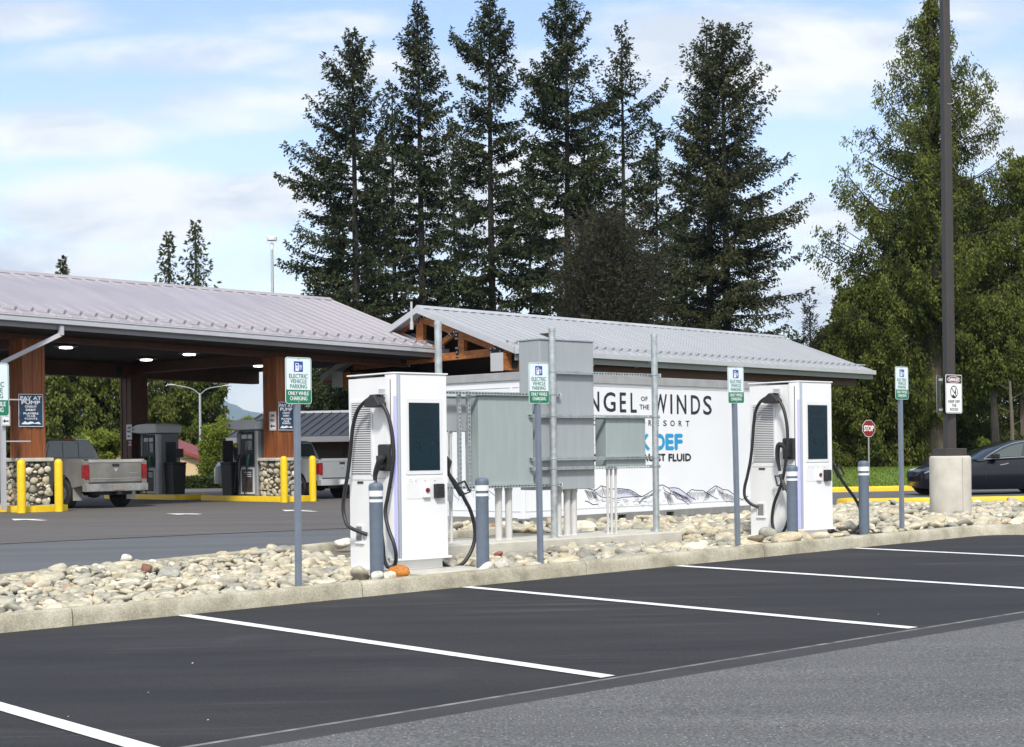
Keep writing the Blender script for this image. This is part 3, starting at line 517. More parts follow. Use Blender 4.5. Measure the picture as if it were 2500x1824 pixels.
# ================================================================== EV chargers
def charger(label, u0, v0_, z0, k, side_paths, right_path, gun2):
    t = thing('ev_charger', label, 'ev charger', (*uv(u0, v0_), z0), AL, 'fast chargers in the rock bed'); t.scale = (k, k, k)
    W, Dp, Hh = .735, .87, 2.14
    m = MB(); m.box(.035, W-.04, .065, Dp, 0, Hh-.03); m.build('cabinet', WHITE, t, bevel=.008)
    m = MB(); m.prism([(0, .16), (0, .045), (.03, .006), (.10, 0), (W-.012, 0), (W, .014), (W, .075), (W-.02, .16), (.0, .16)][:-1], lambda a_, b_, d: (a_, b_, d), .135, Hh-.004)
    m.build('front_panel', WHITE, t, bevel=.004)
    m = MB(); m.prism([(-.008, .17), (-.008, .04), (.028, -.006), (.10, -.012), (W+.006, -.012), (W+.008, .08), (W, Dp+.005), (-.008, Dp+.005)], lambda a_, b_, d: (a_, b_, d), Hh-.003, Hh+.014); m.build('top_cap', WHITE, t, bevel=.004)
    m = MB(); m.prism([(-.002, .1), (-.002, .05), (.03, -.012), (W+.03, -.018), (W+.03, .07)], lambda a_, b_, d: (a_, b_, d), .112, .135); m.build('bottom_lip', WHITE, t, bevel=.003)
    # side skin and louvres on the left face
    m = MB(); m.box(.012, .035, .16, Dp-.002, 0, 1.0); m.box(.012, .035, .16, Dp-.002, 1.006, Hh-.03); m.build('side_panel', WHITE, t, bevel=.003)
    lo = MB(); gapm = .0245; z = 1.06
    while z < 1.83: lo.box(-.004, .0045, .425, .805, z, z+.0115); z += gapm
    q = lo.build('vent_grille', WHITE2, t)
    m = MB(); m.box(.001, .0118, .43, .80, 1.058, 1.838); m.build('grille_back', mat('grille_shadow', (.16, .16, .165), .8), q); m = MB(); m.box(-.003, .0115, .80, .825, 1.04, 1.86); m.box(-.003, .0115, .405, .43, 1.04, 1.86); m.box(-.003, .0115, .43, .80, 1.838, 1.86); m.build('grille_frame', WHITE2, q)
    m = MB(); m.box(.006, .013, .42, .83, .985, 1.03); m.build('side_sill', WHITE, t, bevel=.002)
    m = MB(); m.box(.004, .0125, .60, .71, .945, .968); m.build('door_handle', BLACKP, t)
    # vertical strip lights at the front left corner
    m = MB(); m.prism([(.014, .030), (.028, .004), (.034, .0), (.020, .032)], lambda a_, b_, d: (a_-.005, b_-.005, d), .15, 1.9); m.build('light_strip', VIOLET, t)
    m = MB(); m.tube([(.072, .001, .14), (.072, .001, Hh-.01)], .018, 12, sq=.6); m.tube([(.046, .001, .14), (.046, .001, Hh-.01)], .007, 8); m.build('corner_strip', STRIPM, t, smooth=True)
    m = MB(); m.box(-.0035, .0, .052, .062, .9, 2.08); m.build('corner_seam', SHADOWGAP, t)
    m = MB(); m.prism(rrect(.152, .66, 1.04, 1.872, .02), lambda a_, b_, d: (a_, d, b_), -.008, .002); bz = m.build('screen_bezel', WHITE2, t, bevel=.003)
    m = MB(); m.box(.195, .615, -.012, .0, 1.085, 1.825); m.build('screen', SCREEN, bz)
    m = MB(); y = -.0128
    m.text('Powered by', .405, 1.785, .012, y); m.text('Electric Era', .425, 1.738, .032, y, w=.26, bold=.0008)
    for cx in (.232, .262): m.add([(p[0], y, p[1]) for p in circ(cx, 1.738, .013)]+[(p[0], y, p[1]) for p in circ(cx, 1.738, .009)], [(i, (i+1) % 20, (i+1) % 20+20, i+20) for i in range(20)])
    m.text('Fast charging', .405, 1.70, .010, y); m.text('Plug in to begin', .405, 1.628, .026, y, w=.25, bold=.0005); m.text('Ready to charge', .405, 1.587, .016, y); m.text('your vehicle', .405, 1.558, .014, y)
    m.text('NACS', .30, 1.455, .026, y, w=.10, bold=.0008); m.text('CCS', .51, 1.455, .026, y, w=.08, bold=.0008)
    for pts, r_ in (([(.245, y, 1.37), (.27, y, 1.395), (.33, y, 1.385), (.345, y, 1.34), (.37, y, 1.29)], .004), ([(.25, y, 1.35), (.29, y, 1.35), (.33, y, 1.31), (.36, y, 1.285)], .003), ([(.50, y, 1.27), (.50, y, 1.36), (.53, y, 1.40), (.575, y, 1.39), (.58, y, 1.35), (.55, y, 1.33), (.52, y, 1.26)], .004)): m.tube(pts, r_, 6)
    m.box(.215, .60, y, y+.0004, 1.115, 1.118)
    m.build('screen_lettering', SCRTXT, bz)
    m = MB(); m.prism(rrect(.158, .66, .775, 1.01, .015), lambda a_, b_, d: (a_, d, b_), -.0035, .002); pp = m.build('control_panel', WHITE2, t, bevel=.0015)
    m = MB(); m.prism(rrect(.165, .275, .94, 1.0, .008), lambda a_, b_, d: (a_, d, b_), -.0045, -.003); m.build('sticker', SIGNP, pp)
    m = MB(); m.text('SAFETY', .215, .985, .009, -.005); m.text('scan or call to', .218, .970, .007, -.005); m.text('start charging', .218, .955, .007, -.005)
    for x in (.285, .41, .545): m.flat(circ(x, .968, .007, 12), -.0042)
    m.build('sticker_lettering', mat('sticker_ink', (.05, .20, .10), .5), pp)
    m = MB(); m.prism(rrect(.372, .462, .785, .935, .01), lambda a_, b_, d: (a_, d, b_), -.034, -.002); es = m.build('stop_button_box', WHITE2, t, bevel=.004)
    m = MB(); m.prism(rrect(.380, .454, .793, .927, .006), lambda a_, b_, d: (a_, d, b_), -.036, -.034, 0); m.build('stop_button_face', SIGNP, es)
    m = MB(); m.prism(circ(.417, .868, .026), lambda a_, b_, d: (a_, d, b_), -.050, -.036, 0); m.prism(circ(.417, .868, .011, 12), lambda a_, b_, d: (a_, d, b_), -.053, -.050, 0); m.build('stop_button', RED, es, bevel=.002)
    m = MB(); m.prism(rrect(.525, .645, .778, .935, .012), lambda a_, b_, d: (a_, d, b_), -.055, -.002); cr = m.build('card_reader', BLACKP, t, bevel=.006)
    m = MB(); m.box(.555, .63, -.057, -.055, .80, .90); m.build('reader_display', GLASSD, cr)
    # socket where the left cable leaves
    m = MB(); m.box(-.004, .011, .60, .745, .285, .485); so_ = m.build('cable_port', WHITE2, t, bevel=.004)
    m = MB(); m.box(-.0055, -.0035, .625, .725, .31, .465); m.build('port_recess', mat('port_shadow_grey', (.20, .20, .21), .7), so_)
    m = MB(); m.box(-.012, .012, .59, .755, .275, .290); m.build('port_sill', WHITE, so_, bevel=.002)
    # holster and hook
    m = MB(); m.prism(rrect(.05, .24, 1.085, 1.375, .025), lambda a_, b_, d: (d, a_, b_), -.050, .012); m.build('holster', BLACKP, t, bevel=.01)
    hk = side_paths['hook']
    m = MB(); m.box(-.02, .012, hk[1]-.05, hk[1]+.05, hk[2]+.03, hk[2]+.12); m.box(-.10, .0, hk[1]-.06, hk[1]+.05, hk[2]+.055, hk[2]+.062); m.build('hook_bracket', ALU, t, bevel=.003)
    m = MB(); m.prism([(hk[1]+.135, hk[2]-.075), (hk[1]+.13, hk[2]-.04), (hk[1]+.07, hk[2]+.02), (hk[1]+.02, hk[2]+.055), (hk[1]-.02, hk[2]+.055), (hk[1]-.07, hk[2]+.02), (hk[1]-.13, hk[2]-.04), (hk[1]-.135, hk[2]-.075), (hk[1]-.08, hk[2]-.085), (hk[1]+.08, hk[2]-.085)][::-1], lambda a_, b_, d: (d, a_, b_), -.16, -.04); m.build('cable_hook', BLACKP, t, bevel=.012)
    m = MB(); m.tube(smoothpts(side_paths['cable']), .0215, 10); m.build('charging_cable', RUBBER, t, smooth=True)
    m = MB(); g = smoothpts(side_paths['gun'], 5); n = len(g); m.tube(g, [.040 if i < n*.45 else .040-.018*(i/n-.45)/.55 for i in range(n)], 10, sq=.85); m.box(-.105, -.02, .10, .19, 1.12, 1.25); cn = m.build('connector', BLACKP, t, smooth=True)
    # right-hand connector and its looped cable
    m = MB(); m.tube(smoothpts(right_path['cable']), .0215, 10); m.build('charging_cable', RUBBER, t, smooth=True)
    def gun(P, name='connector'):
        a_, b_, h = P     # body start, body end, handle loop
        m = MB(); m.tube([a_, Vector(a_).lerp(Vector(b_), .45), b_], [.022, .030, .034], 10); m.tube(h, .013, 8); return m.build(name, BLACKP, t, smooth=True)
    gun(right_path['gun'])
    m = MB(); m.prism(rrect(.06, .26, 1.02, 1.30, .02), lambda a_, b_, d: (d, a_, b_), W-.01, W+.035); m.build('holster', BLACKP, t, bevel=.01)
    m = MB(); m.tube(right_path['nose'], [.02, .034, .022, .02][:len(right_path['nose'])], 8); m.build('connector_nose', BLACKP, t, smooth=True)
    if gun2: gun(gun2)
    return t
def loc_side(pts, u0, v0_, z0, k, off=.11):
    return [(-off, (PU(px, py, u0-off*k)[1]-v0_)/k, (PU(px, py, u0-off*k)[2]-z0)/k) for px, py in pts]
def loc_right(pts, u0, v0_, z0, k, y=.16):
    return [((PV(px, py, v0_+y*k)[0]-u0)/k, y, (PV(px, py, v0_+y*k)[2]-z0)/k) for px, py in pts]
c1 = (9.944, 13.6, .262, 1.0); c2 = (16.42, 13.33, .325, .985)
P_ = loc_side([(876, 1306), (864, 1297), (850, 1284), (841, 1262), (838, 1235), (842, 1200), (850, 1150), (856, 1095), (862, 1040), (873, 1003), (890, 982), (907, 972), (920, 976), (931, 990), (940, 1018), (946, 1060), (949, 1110), (946, 1160), (941, 1210), (938, 1250), (947, 1290), (959, 1325), (962, 1355), (955, 1380), (947, 1384), (938, 1364), (935, 1330), (930, 1290), (926, 1240), (920, 1190), (917, 1176)], *c1)
P_[0] = (0, P_[0][1], P_[0][2]); P_[1] = (-.06, *P_[1][1:]); P_ = [(-.075-.03*math.sin(i*.7), p[1], p[2]) if 12 < i < 24 else p for i, p in enumerate(P_)]
hook1 = loc_side([(914, 976)], *c1)[0]
gun1 = [(-.03, .15, 1.22)]+loc_side([(932, 1118), (924, 1135), (917, 1155), (916, 1174)], *c1, off=.10)
R_ = dict(cable=loc_right([(1128, 1206), (1136, 1222), (1147, 1243), (1156, 1272), (1160, 1305), (1154, 1336), (1141, 1362), (1126, 1379), (1107, 1386), (1092, 1383), (1080, 1374)], *c1), gun=(*loc_right([(1096, 1158), (1128, 1208)], *c1), loc_right([(1113, 1184), (1134, 1175), (1148, 1201), (1127, 1208)], *c1)), nose=loc_right([(1089, 1116), (1097, 1128), (1094, 1148), (1096, 1158)], *c1))
charger('white fast charger with violet light strip, nearest one, left of the grey cabinets', *c1, dict(cable=P_, hook=hook1, gun=gun1), R_, None)
P_ = loc_side([(1839, 1238), (1828, 1231), (1819, 1214), (1818, 1190), (1824, 1165), (1832, 1125), (1837, 1080), (1840, 1035), (1845, 1003), (1856, 982), (1872, 970), (1886, 966), (1899, 974), (1912, 996), (1920, 1030), (1923, 1070), (1920, 1112), (1914, 1155), (1904, 1192), (1890, 1230), (1885, 1268), (1890, 1296), (1900, 1310), (1912, 1300), (1925, 1265), (1927, 1215), (1918, 1190), (1905, 1160)], *c2)
P_[0] = (0, P_[0][1], P_[0][2]); P_[1] = (-.06, *P_[1][1:])
hook2 = loc_side([(1884, 970)], *c2)[0]
gun1b = [(-.03, .15, 1.22)]+loc_side([(1903, 1085), (1898, 1105), (1900, 1130), (1904, 1150)], *c2, off=.10)
R2 = dict(cable=loc_right([(1780+965/3.591, 880+1012/3.591), (1780+1030/3.591, 880+1110/3.591), (1780+1090/3.591, 880+1190/3.591), (1780+1140/3.591, 880+1280/3.591), (1780+1160/3.591, 880+1370/3.591), (1780+1140/3.591, 880+1450/3.591), (1780+1080/3.591, 880+1505/3.591), (1780+1000/3.591, 880+1525/3.591), (1780+930/3.591, 880+1500/3.591), (1780+880/3.591, 880+1460/3.591)], *c2, y=.05), gun=(*loc_right([(2034, 1133), (2049, 1163)], *c2, y=.05), loc_right([(2041, 1145), (2051, 1139), (2061, 1158), (2049, 1163)], *c2, y=.05)), nose=loc_right([(2030, 1128), (2032, 1131), (2034, 1133), (2035, 1136)], *c2, y=.05))
g2 = (*loc_side([(1905, 1158), (1916, 1196)], *c2), loc_side([(1908, 1163), (1892, 1162), (1898, 1186), (1914, 1182)], *c2))
charger('white fast charger, the farther one, right of the white container', *c2, dict(cable=P_, hook=hook2, gun=gun1b), R2, g2)
# ================================================================== slate bollards
def bollard():
    t = thing('bollard', 'slate bollard with two white bands standing left of the near charger', 'bollard', (0, 0, 0), 0, 'slate bollards guarding the chargers')
    r = .072; m = MB(); m.lathe([(r, -.15), (r, .855), (r, .90)], 28); m.build('post', SLATE, t, smooth=True)
    m = MB(); m.lathe([(r+.004, .87), (r+.005, .955), (r+.002, .975), (r-.012, .99), (r-.04, .998), (.005, 1.0)], 28); m.build('cap', SLATE, t, smooth=True)
    for z0, z1 in ((.855, .915), (.795, .825)): m = MB(); m.lathe([(r+.0055, z0), (r+.0055, z1)], 28); m.build('reflective_band', WTAPE, t, smooth=True)
    return t
def atbase(px, v, z): q = PV(px, 1300, v); p = uv(q[0], q[1]); return (p[0], p[1], z)
b0 = bollard(); b0.location = atbase(919, 13.28, .235); b0.rotation_euler.z = .3
for px, v, z, lb in ((1178, 13.3, .258, 'slate bollard with two white bands standing right of the near charger'), (1935, 13.05, .325, 'slate bollard with two white bands in front of the left half of the far charger'), (2110, 13.3, .36, 'slate bollard with two white bands standing right of the far charger')):
    o = copy_tree(b0); o['label'] = lb; o.location = atbase(px, v, z); o.scale = (1, 1, 1)
# ================================================================== EV parking signs
def roundring(m, x0, x1, z0, z1, r, w_, y, mi):
    a_ = rrect(x0, x1, z0, z1, r); b_ = rrect(x0+w_, x1-w_, z0+w_, z1-w_, max(r-w_, .002)); n = len(a_)
    m.add([(p[0], y, p[1]) for p in a_+b_], [(i, (i+1) % n, (i+1) % n+n, i+n) for i in range(n)], mi)
def evsign():
    t = thing('parking_sign', 'x', 'sign', (0, 0, 0), AL, 'electric vehicle parking signs along the kerb')
    m = MB(); m.box(-.0275, .0275, .004, .059, -.2, 1.98); m.build('post', POSTM, t, bevel=.006)
    z0 = 1.775
    m = MB(); m.prism(rrect(-.1525, .1525, z0, z0+.457, .028), lambda a_, b_, d: (a_, d, b_), 0, .003, 0); p = m.build('sign_plate', SIGNW, t)
    m = MB(); roundring(m, -.147, .147, z0+.0055, z0+.4515, .024, .005, -.0012, 0)
    q = [c for c in rrect(-.1425, .1425, z0+.010, z0+.28, .02) if c[1] < z0+.1]; q = sorted([c for c in q if c[0] < 0], key=lambda c: -c[1])+sorted([c for c in q if c[0] >= 0], key=lambda c: c[1])
    m.flat([(-.1425, z0+.138)]+q+[(.1425, z0+.138)], -.001, 0)
    for s_, zz, w_, h_ in (('ELECTRIC', .272, .215, .042), ('VEHICLE', .222, .188, .040), ('PARKING', .172, .195, .040)): m.text(s_, 0, z0+zz, h_, -.0015, w=w_, bold=.0012)
    m.build('green_lettering', GREEN, p)
    m = MB(); m.text('ONLY WHILE', 0, z0+.104, .038, -.0022, w=.240, bold=.001); m.text('CHARGING', 0, z0+.054, .038, -.0022, w=.20, bold=.001)
    zc, s = z0+.365, .105
    m.prism(rrect(-.036, .004, zc-.036, zc+.034, .005), lambda a_, b_, d: (a_, d, b_), -.003, -.0022); m.box(-.04, .008, -.003, -.0022, zc-.042, zc-.036)
    m.tube([(.004, -.0026, zc+.018), (.016, -.0026, zc+.012), (.016, -.0026, zc-.028), (.030, -.0026, zc-.03), (.032, -.0026, zc+.006), (.028, -.0026, zc+.02)], .0028, 6); m.box(.024, .036, -.003, -.0022, zc-.004, zc+.012)
    m.build('white_lettering', SIGNP, p)
    m = MB(); m.prism(rrect(-.052, .052, zc-.05, zc+.052, .004), lambda a_, b_, d: (a_, d, b_), -.0018, -.0008); ic = m.build('icon_square', BLUE, p)
    m = MB(); m.box(-.029, -.004, -.0036, -.0031, zc+.010, zc+.027); m.add([(-.014, -.0036, zc+.004), (-.024, -.0036, zc-.012), (-.017, -.0036, zc-.012), (-.02, -.0036, zc-.026), (-.008, -.0036, zc-.008), (-.015, -.0036, zc-.008)], [tuple(range(6))]); m.build('pump_icon_detail', BLUE, ic)
    m = MB(); [m.lathe([(.006, 0), (.006, .002)], 10) for _ in ()]; 
    for zz in (z0+.44, z0+.02): m.prism(circ(0, zz, .006, 10), lambda a_, b_, d: (a_, d, b_), -.005, -.0012)
    m.build('bolt', ALU, p)
    return t
s0 = evsign()
for i, (px, z, lean, lb) in enumerate(((-15, .105, 0, 'green and white EV parking sign cut by the left edge of the photo'), (732, .245, .004, 'green and white EV parking sign left of the near charger, before the right wooden column'), (1324, .285, -.010, 'green and white EV parking sign in front of the grey electrical cabinets'), (1806, .325, -.017, 'green and white EV parking sign just left of the far charger'), (2207.5, .42, -.003, 'green and white EV parking sign between the far charger and the concrete lamp base'))):
    o = s0 if i == 0 else copy_tree(s0); o['label'] = lb
    q = PV(px, 1350, 13.1); p = uv(q[0], 13.1); o.location = (p[0], p[1], z); o.rotation_euler = (0, lean, R(AL)); o.scale = (1, 1, 1.01)
# ================================================================== equipment rack with strut channels
rk = thing('equipment_rack', 'galvanised pipe and strut rack carrying the grey electrical cabinets', 'rack', (*uv(11.75, 15.13), .41), AL)
U = lambda u: u-11.75; Vv = lambda v: v-15.13; Z = lambda z: z-.41
for u_ in (11.75, 13.635, 15.54):
    m = MB(); m.lathe([(.045, 0), (.045, 2.70), (.049, 2.70), (.049, 2.735), (.04, 2.745)], 20, (U(u_), 0)); m.build('rack_post', GALV, rk, smooth=True)
    m = MB(); m.lathe([(.085, 0), (.085, .012)], 20, (U(u_), 0)); m.build('base_plate', GALV, rk)
def strut(u0_, u1_, z, y=.065, parent=rk, vert=False, name='strut_channel'):
    """perforated channel: two flanges and a slotted web made of real bars, so the slots are open"""
    m = MB(); h = .0205; Lh = abs(u1_-u0_); n = max(2, int(Lh/.0508)); st_ = Lh/n
    def bx(a0, a1, b0, b1, c0, c1):
        m.box(a0, a1, c0, c1, b0, b1) if not vert else m.box(b0, b1, c0, c1, a0, a1)
    A_ = (U(u0_), U(u1_)) if not vert else (Z(u0_), Z(u1_)); B_ = Z(z) if not vert else U(z)
    bx(A_[0], A_[1], B_+.0075, B_+h, y-.003, y+.0); bx(A_[0], A_[1], B_-h, B_-.0075, y-.003, y+.0)
    for k in range(n+1): c = A_[0]+k*st_; bx(max(A_[0], c-.011), min(A_[1], c+.011), B_-.0075, B_+.0075, y-.003, y)
    bx(A_[0], A_[1], B_+h-.003, B_+h, y, y+.041); bx(A_[0], A_[1], B_-h, B_-h+.003, y, y+.041)
    o = m.build(name, GALVD, parent)
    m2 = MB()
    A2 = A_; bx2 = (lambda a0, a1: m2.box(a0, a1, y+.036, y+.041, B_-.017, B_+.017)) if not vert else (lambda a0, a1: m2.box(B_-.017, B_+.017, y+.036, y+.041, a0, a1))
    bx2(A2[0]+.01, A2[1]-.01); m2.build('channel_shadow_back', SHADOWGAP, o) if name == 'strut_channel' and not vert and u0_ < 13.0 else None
    return o
for a0, a1, z in ((13.60, 15.72, 2.582), (11.80, 13.83, 2.283), (13.30, 15.70, 2.003), (13.31, 15.70, 1.440), (13.31, 15.70, 1.315), (11.80, 13.84, 1.100)): strut(a0, a1, z)
for u_ in (12.17, 12.32): strut(1.05, 2.31, u_, y=.115, vert=True)
for u_, zs in ((11.75, (2.283, 1.10)), (13.635, (2.582, 2.283, 2.003, 1.44, 1.315, 1.10)), (15.54, (2.582, 2.003, 1.44, 1.315))):
    for z in zs:
        m = MB(); pts = [(U(u_)+.06*math.cos(a_), -.052*math.sin(a_)-.0, Z(z)) for a_ in np.linspace(0, math.pi, 9)]; m.tube([(pts[0][0], .06, Z(z))]+pts+[(pts[-1][0], .06, Z(z))], .005, 6); m.build('u_bolt', GALV, rk, smooth=True)
for a1, z in ((15.72, 2.582), (13.83, 2.283), (15.70, 2.003), (15.70, 1.44), (15.70, 1.315), (13.84, 1.10)):
    m = MB(); m.box(U(a1), U(a1)+.008, .058, .11, Z(z)-.024, Z(z)+.024); m.build('end_cap', WHITE2, rk, bevel=.002)
def cabinet(label, u0_, u1_, v0_, v1_, z0, z1, m_, conds, name='electrical_cabinet', lip=True):
    t = thing(name, label, 'electrical cabinet', (*uv(u0_, v0_), z0), AL)
    W, Dd, Hh = u1_-u0_, v1_-v0_, z1-z0
    m = MB(); m.box(0, W, 0, Dd, 0, Hh-.012); m.build('cabinet_body', m_, t, bevel=.012)
    if lip: m = MB(); m.box(-.012, W+.012, -.015, Dd+.03, Hh-.014, Hh+.006); m.build('rain_hood', m_, t, bevel=.003)
    m = MB(); 
    for k in range(int(Hh/.27)+1): m.box(W-.012, W+.004, -.003, .0015, .04+k*.27, .052+k*.27)
    m.build('edge_screws', GALV, t)
    m = MB(); m.box(.02, W-.02, -.0015, .001, Hh*.5-.001, Hh*.5+.001); 
    for (du, dv, r) in conds:
        m = MB(); m.lathe([(r, .41-z0), (r, -.0)], 16, (du, dv)); m.lathe([(r+.008, -.05), (r+.008, .0)], 16, (du, dv)); m.lathe([(r+.01, .41-z0), (r+.006, .425-z0)], 16, (du, dv)); m.build('conduit', PVC, t, smooth=True)
    return t
cabinet('large sage grey cabinet mounted low on the left part of the rack', 12.465, 13.385, 15.24, 15.52, 1.09, 2.262, CAB, [(.415, .12, .046), (.585, .12, .046)])
cabinet('tallest grey cabinet, behind the middle rack post', 13.53, 14.50, 15.26, 15.68, 1.03, 3.02, CABB, [(.44, .16, .046), (.60, .16, .046), (.72, .16, .046), (.74, .28, .04)])
cabinet('small sage grey cabinet on the right part of the rack with three thin conduits', 14.70, 15.46, 15.24, 15.46, 1.33, 2.0, CAB, [(.045, .03, .017), (.115, .03, .017), (.20, .03, .017)])
t = cabinet('narrow blue grey box hanging behind the two vertical struts', 11.98, 12.37, 15.36, 15.55, 1.80, 2.25, CABB, [(.06, .05, .022), (.16, .05, .022)])
# trough and elbow between the tall cabinet and the small one
t = thing('wire_trough', 'grey wiring duct with an elbow between the tall cabinet and the small one', 'wiring duct', (*uv(14.53, 15.47), 1.0), AL)
m = MB(); m.tube([(-.02, .1, .10), (.08, .1, .10), (.125, .1, .13), (.13, .1, .2), (.13, .1, 1.0)], [.052, .052, .05, .042, .042], 14); m.build('elbow_pipe', CAB, t, smooth=True)
m = MB(); m.box(.03, .17, .16, .22, .35, .98); m.build('trough', CAB, t, bevel=.006)
# small conduits left of the rack
t = thing('junction_conduit', 'thin galvanised conduits with a junction box beside the near charger', 'conduit', (*uv(11.98, 15.3), .41), AL)
m = MB(); 
for x in (0., .09): m.tube([(x, .05, 1.42), (x, .05, .75)], .011, 8); m.tube([(x, .05, .52), (x, .05, .35), (x-.03, .05, .2), (x-.05, .05, .0)], .011, 8)
m.build('conduit', GALV, t, smooth=True); m = MB(); m.box(-.03, .12, .01, .09, .52, .75); m.build('junction_box', GALV, t, bevel=.006)
# ================================================================== white container with lettering
ct = thing('shipping_container', 'white container with grey rails, casino lettering and a mountain drawing, behind the cabinets', 'container', (*CO, .292), CA)
LC, WC, HC = 7.3, 2.44, 2.60
CWH = mat('container_white', (.70, .72, .745), .5, var=.05, vs=.9, det=8); RAIL = mat('container_rail_steel', (.20, .20, .195), .6, col2=(.15, .15, .145), vs=5); RAILL = mat('light_rail_steel', (.34, .345, .345), .5, metal=.2, var=.15, vs=4)
m = MB(); m.box(.02, LC, .02, WC-.02, .11, HC-.10); m.build('container_body', CWH, ct, bevel=.01)
m = MB(); m.box(-.01, LC, -.012, .06, HC-.15, HC); m.box(-.012, .05, 0, WC, HC-.14, HC); m.build('top_rail', RAILL, ct, bevel=.008); m = MB(); m.box(.05, LC, .05, WC, HC-.09, HC-.05); m.build('container_roof', RAILL, ct)
bz = MB(); xs = [0.]; 
for cx in (2.62, 4.05): xs += [cx-.12, cx+.12]
xs += [LC]
for k in range(0, len(xs), 2): bz.box(xs[k]+(0 if k else .17), xs[k+1], -.006, .08, 0, .13)
for k in range(1, len(xs)-1, 2): bz.box(xs[k], xs[k+1], -.006, .08, .095, .13)
bz.box(-.004, .08, .17, WC-.18, 0, .13); bz.build('bottom_rail', RAIL, ct, bevel=.004)
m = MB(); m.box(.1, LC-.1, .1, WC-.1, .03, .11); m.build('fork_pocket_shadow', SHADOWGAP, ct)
for x, y in ((-.012, -.012), (-.012, WC-.165)):
    m = MB(); m.box(x, x+.178, y, y+.178, 0, .118); c = m.build('corner_casting', RAIL, ct, bevel=.006)
    m = MB(); m.box(x-.002, x+.02, y+.05, y+.125, .03, .09); m.box(x+.05, x+.13, y-.002, y+.02, .03, .09); m.build('casting_hole', SHADOWGAP, c)
m = MB(); m.box(.06, LC-.05, .012, .0195, .235, .245); m.box(.06, LC-.05, .012, .0195, HC-.20, HC-.194); m.box(.06, .066, .012, .0195, .235, HC-.2)
m.box(.012, .0195, .1, WC-.1, .235, .245); m.box(.012, .0195, .1, WC-.1, HC-.26, HC-.252); m.build('panel_trim', mat('panel_trim_grey', (.55, .56, .58), .5), ct)
m = MB(); m.box(0, .018, .26, .30, HC-.42, HC-.25); m.build('door_hinge', WHITE2, ct, bevel=.004)
def cz(px, py): q = PV(px, py, 0, CA, CO); return q[0], q[2]-.292
INK = mat('black_lettering', (.012, .012, .022), .5); CYAN = mat('cyan_lettering', (.012, .27, .52), .5); INKB = mat('drawing_ink', (.03, .032, .07), .6); GREYF = mat('drawing_grey_fill', (.55, .56, .66), .6)
def wrd(m, s, x0, y0, x1, y1, slope=.0, bold=.006):
    a_, b_ = cz(x0, y0), cz(x1, y1); m.text(s, (a_[0]+b_[0])/2, (a_[1]+b_[1])/2, a_[1]-b_[1], .0165, w=b_[0]-a_[0], bold=bold)
zz = lambda x, y: (1430+x/4.59, 930+y/4.59)
m = MB(); wn = ''
for s_, x0, x1 in (('A', -215, -125), ('N', 48, 160), ('G', 208, 342), ('E', 392, 460), ('L', 512, 578), ('W', 775, 918), ('I', 958, 978), ('N', 1030, 1135), ('D', 1188, 1290), ('S', 1325, 1420)):
    if s_ == 'A': x0, x1 = -90, 25
    if s_ == 'W': m.build('name_lettering', INK, ct); m = MB()
    xm = (x0+x1)/2; yt = 122+(xm-150)*.038; yb = 342+(xm-150)*.030
    p, q = zz(x0, yt), zz(x1, yb)
    wrd(m, s_, p[0], p[1], q[0], q[1], bold=.007)
m.build('name_lettering', INK, ct)
m = MB()
for s_, x0, x1, y0, y1, bd in (('OF', 628, 702, 176, 226, .003), ('THE', 612, 720, 266, 320, .003), ('CASINO', 60, 560, 436, 500, .004)): m = MB(); wrd(m, s_, *zz(x0, y0), *zz(x1, y1), bold=bd); m.build('small_lettering', INK, ct)
m = MB()
for s_, x0, x1 in zip('RESORT', (712, 795, 878, 957, 1050, 1130), (745, 830, 915, 1005, 1085, 1170)): wrd(m, s_, *zz(x0, 440+(x0-712)*.02), *zz(x1, 502+(x0-712)*.02), bold=.004)
m.build('small_lettering', INK, ct)
m = MB()
for s_, x0, x1 in (('B', 160, 262), ('U', 290, 395), ('L', 420, 500), ('K', 620, 722), ('D', 800, 890), ('E', 908, 990), ('F', 1010, 1090)):
    if s_ == 'D': m.build('blue_lettering', CYAN, ct); m = MB()
    wrd(m, s_, *zz(x0, 605), *zz(x1, 765), bold=.022)
m.build('blue_lettering', CYAN, ct)
m = MB()
for s_, x0, x1 in (('DIESEL', 60, 400), ('EXH', 440, 610), ('AU', 640, 775), ('ST', 815, 900), ('FLUID', 938, 1187)):
    if s_ in ('EXH', 'FLUID'): m.build('fluid_lettering', INK, ct); m = MB()
    wrd(m, s_, *zz(x0, 822), *zz(x1, 896), bold=.011)
m.build('fluid_lettering', INK, ct)
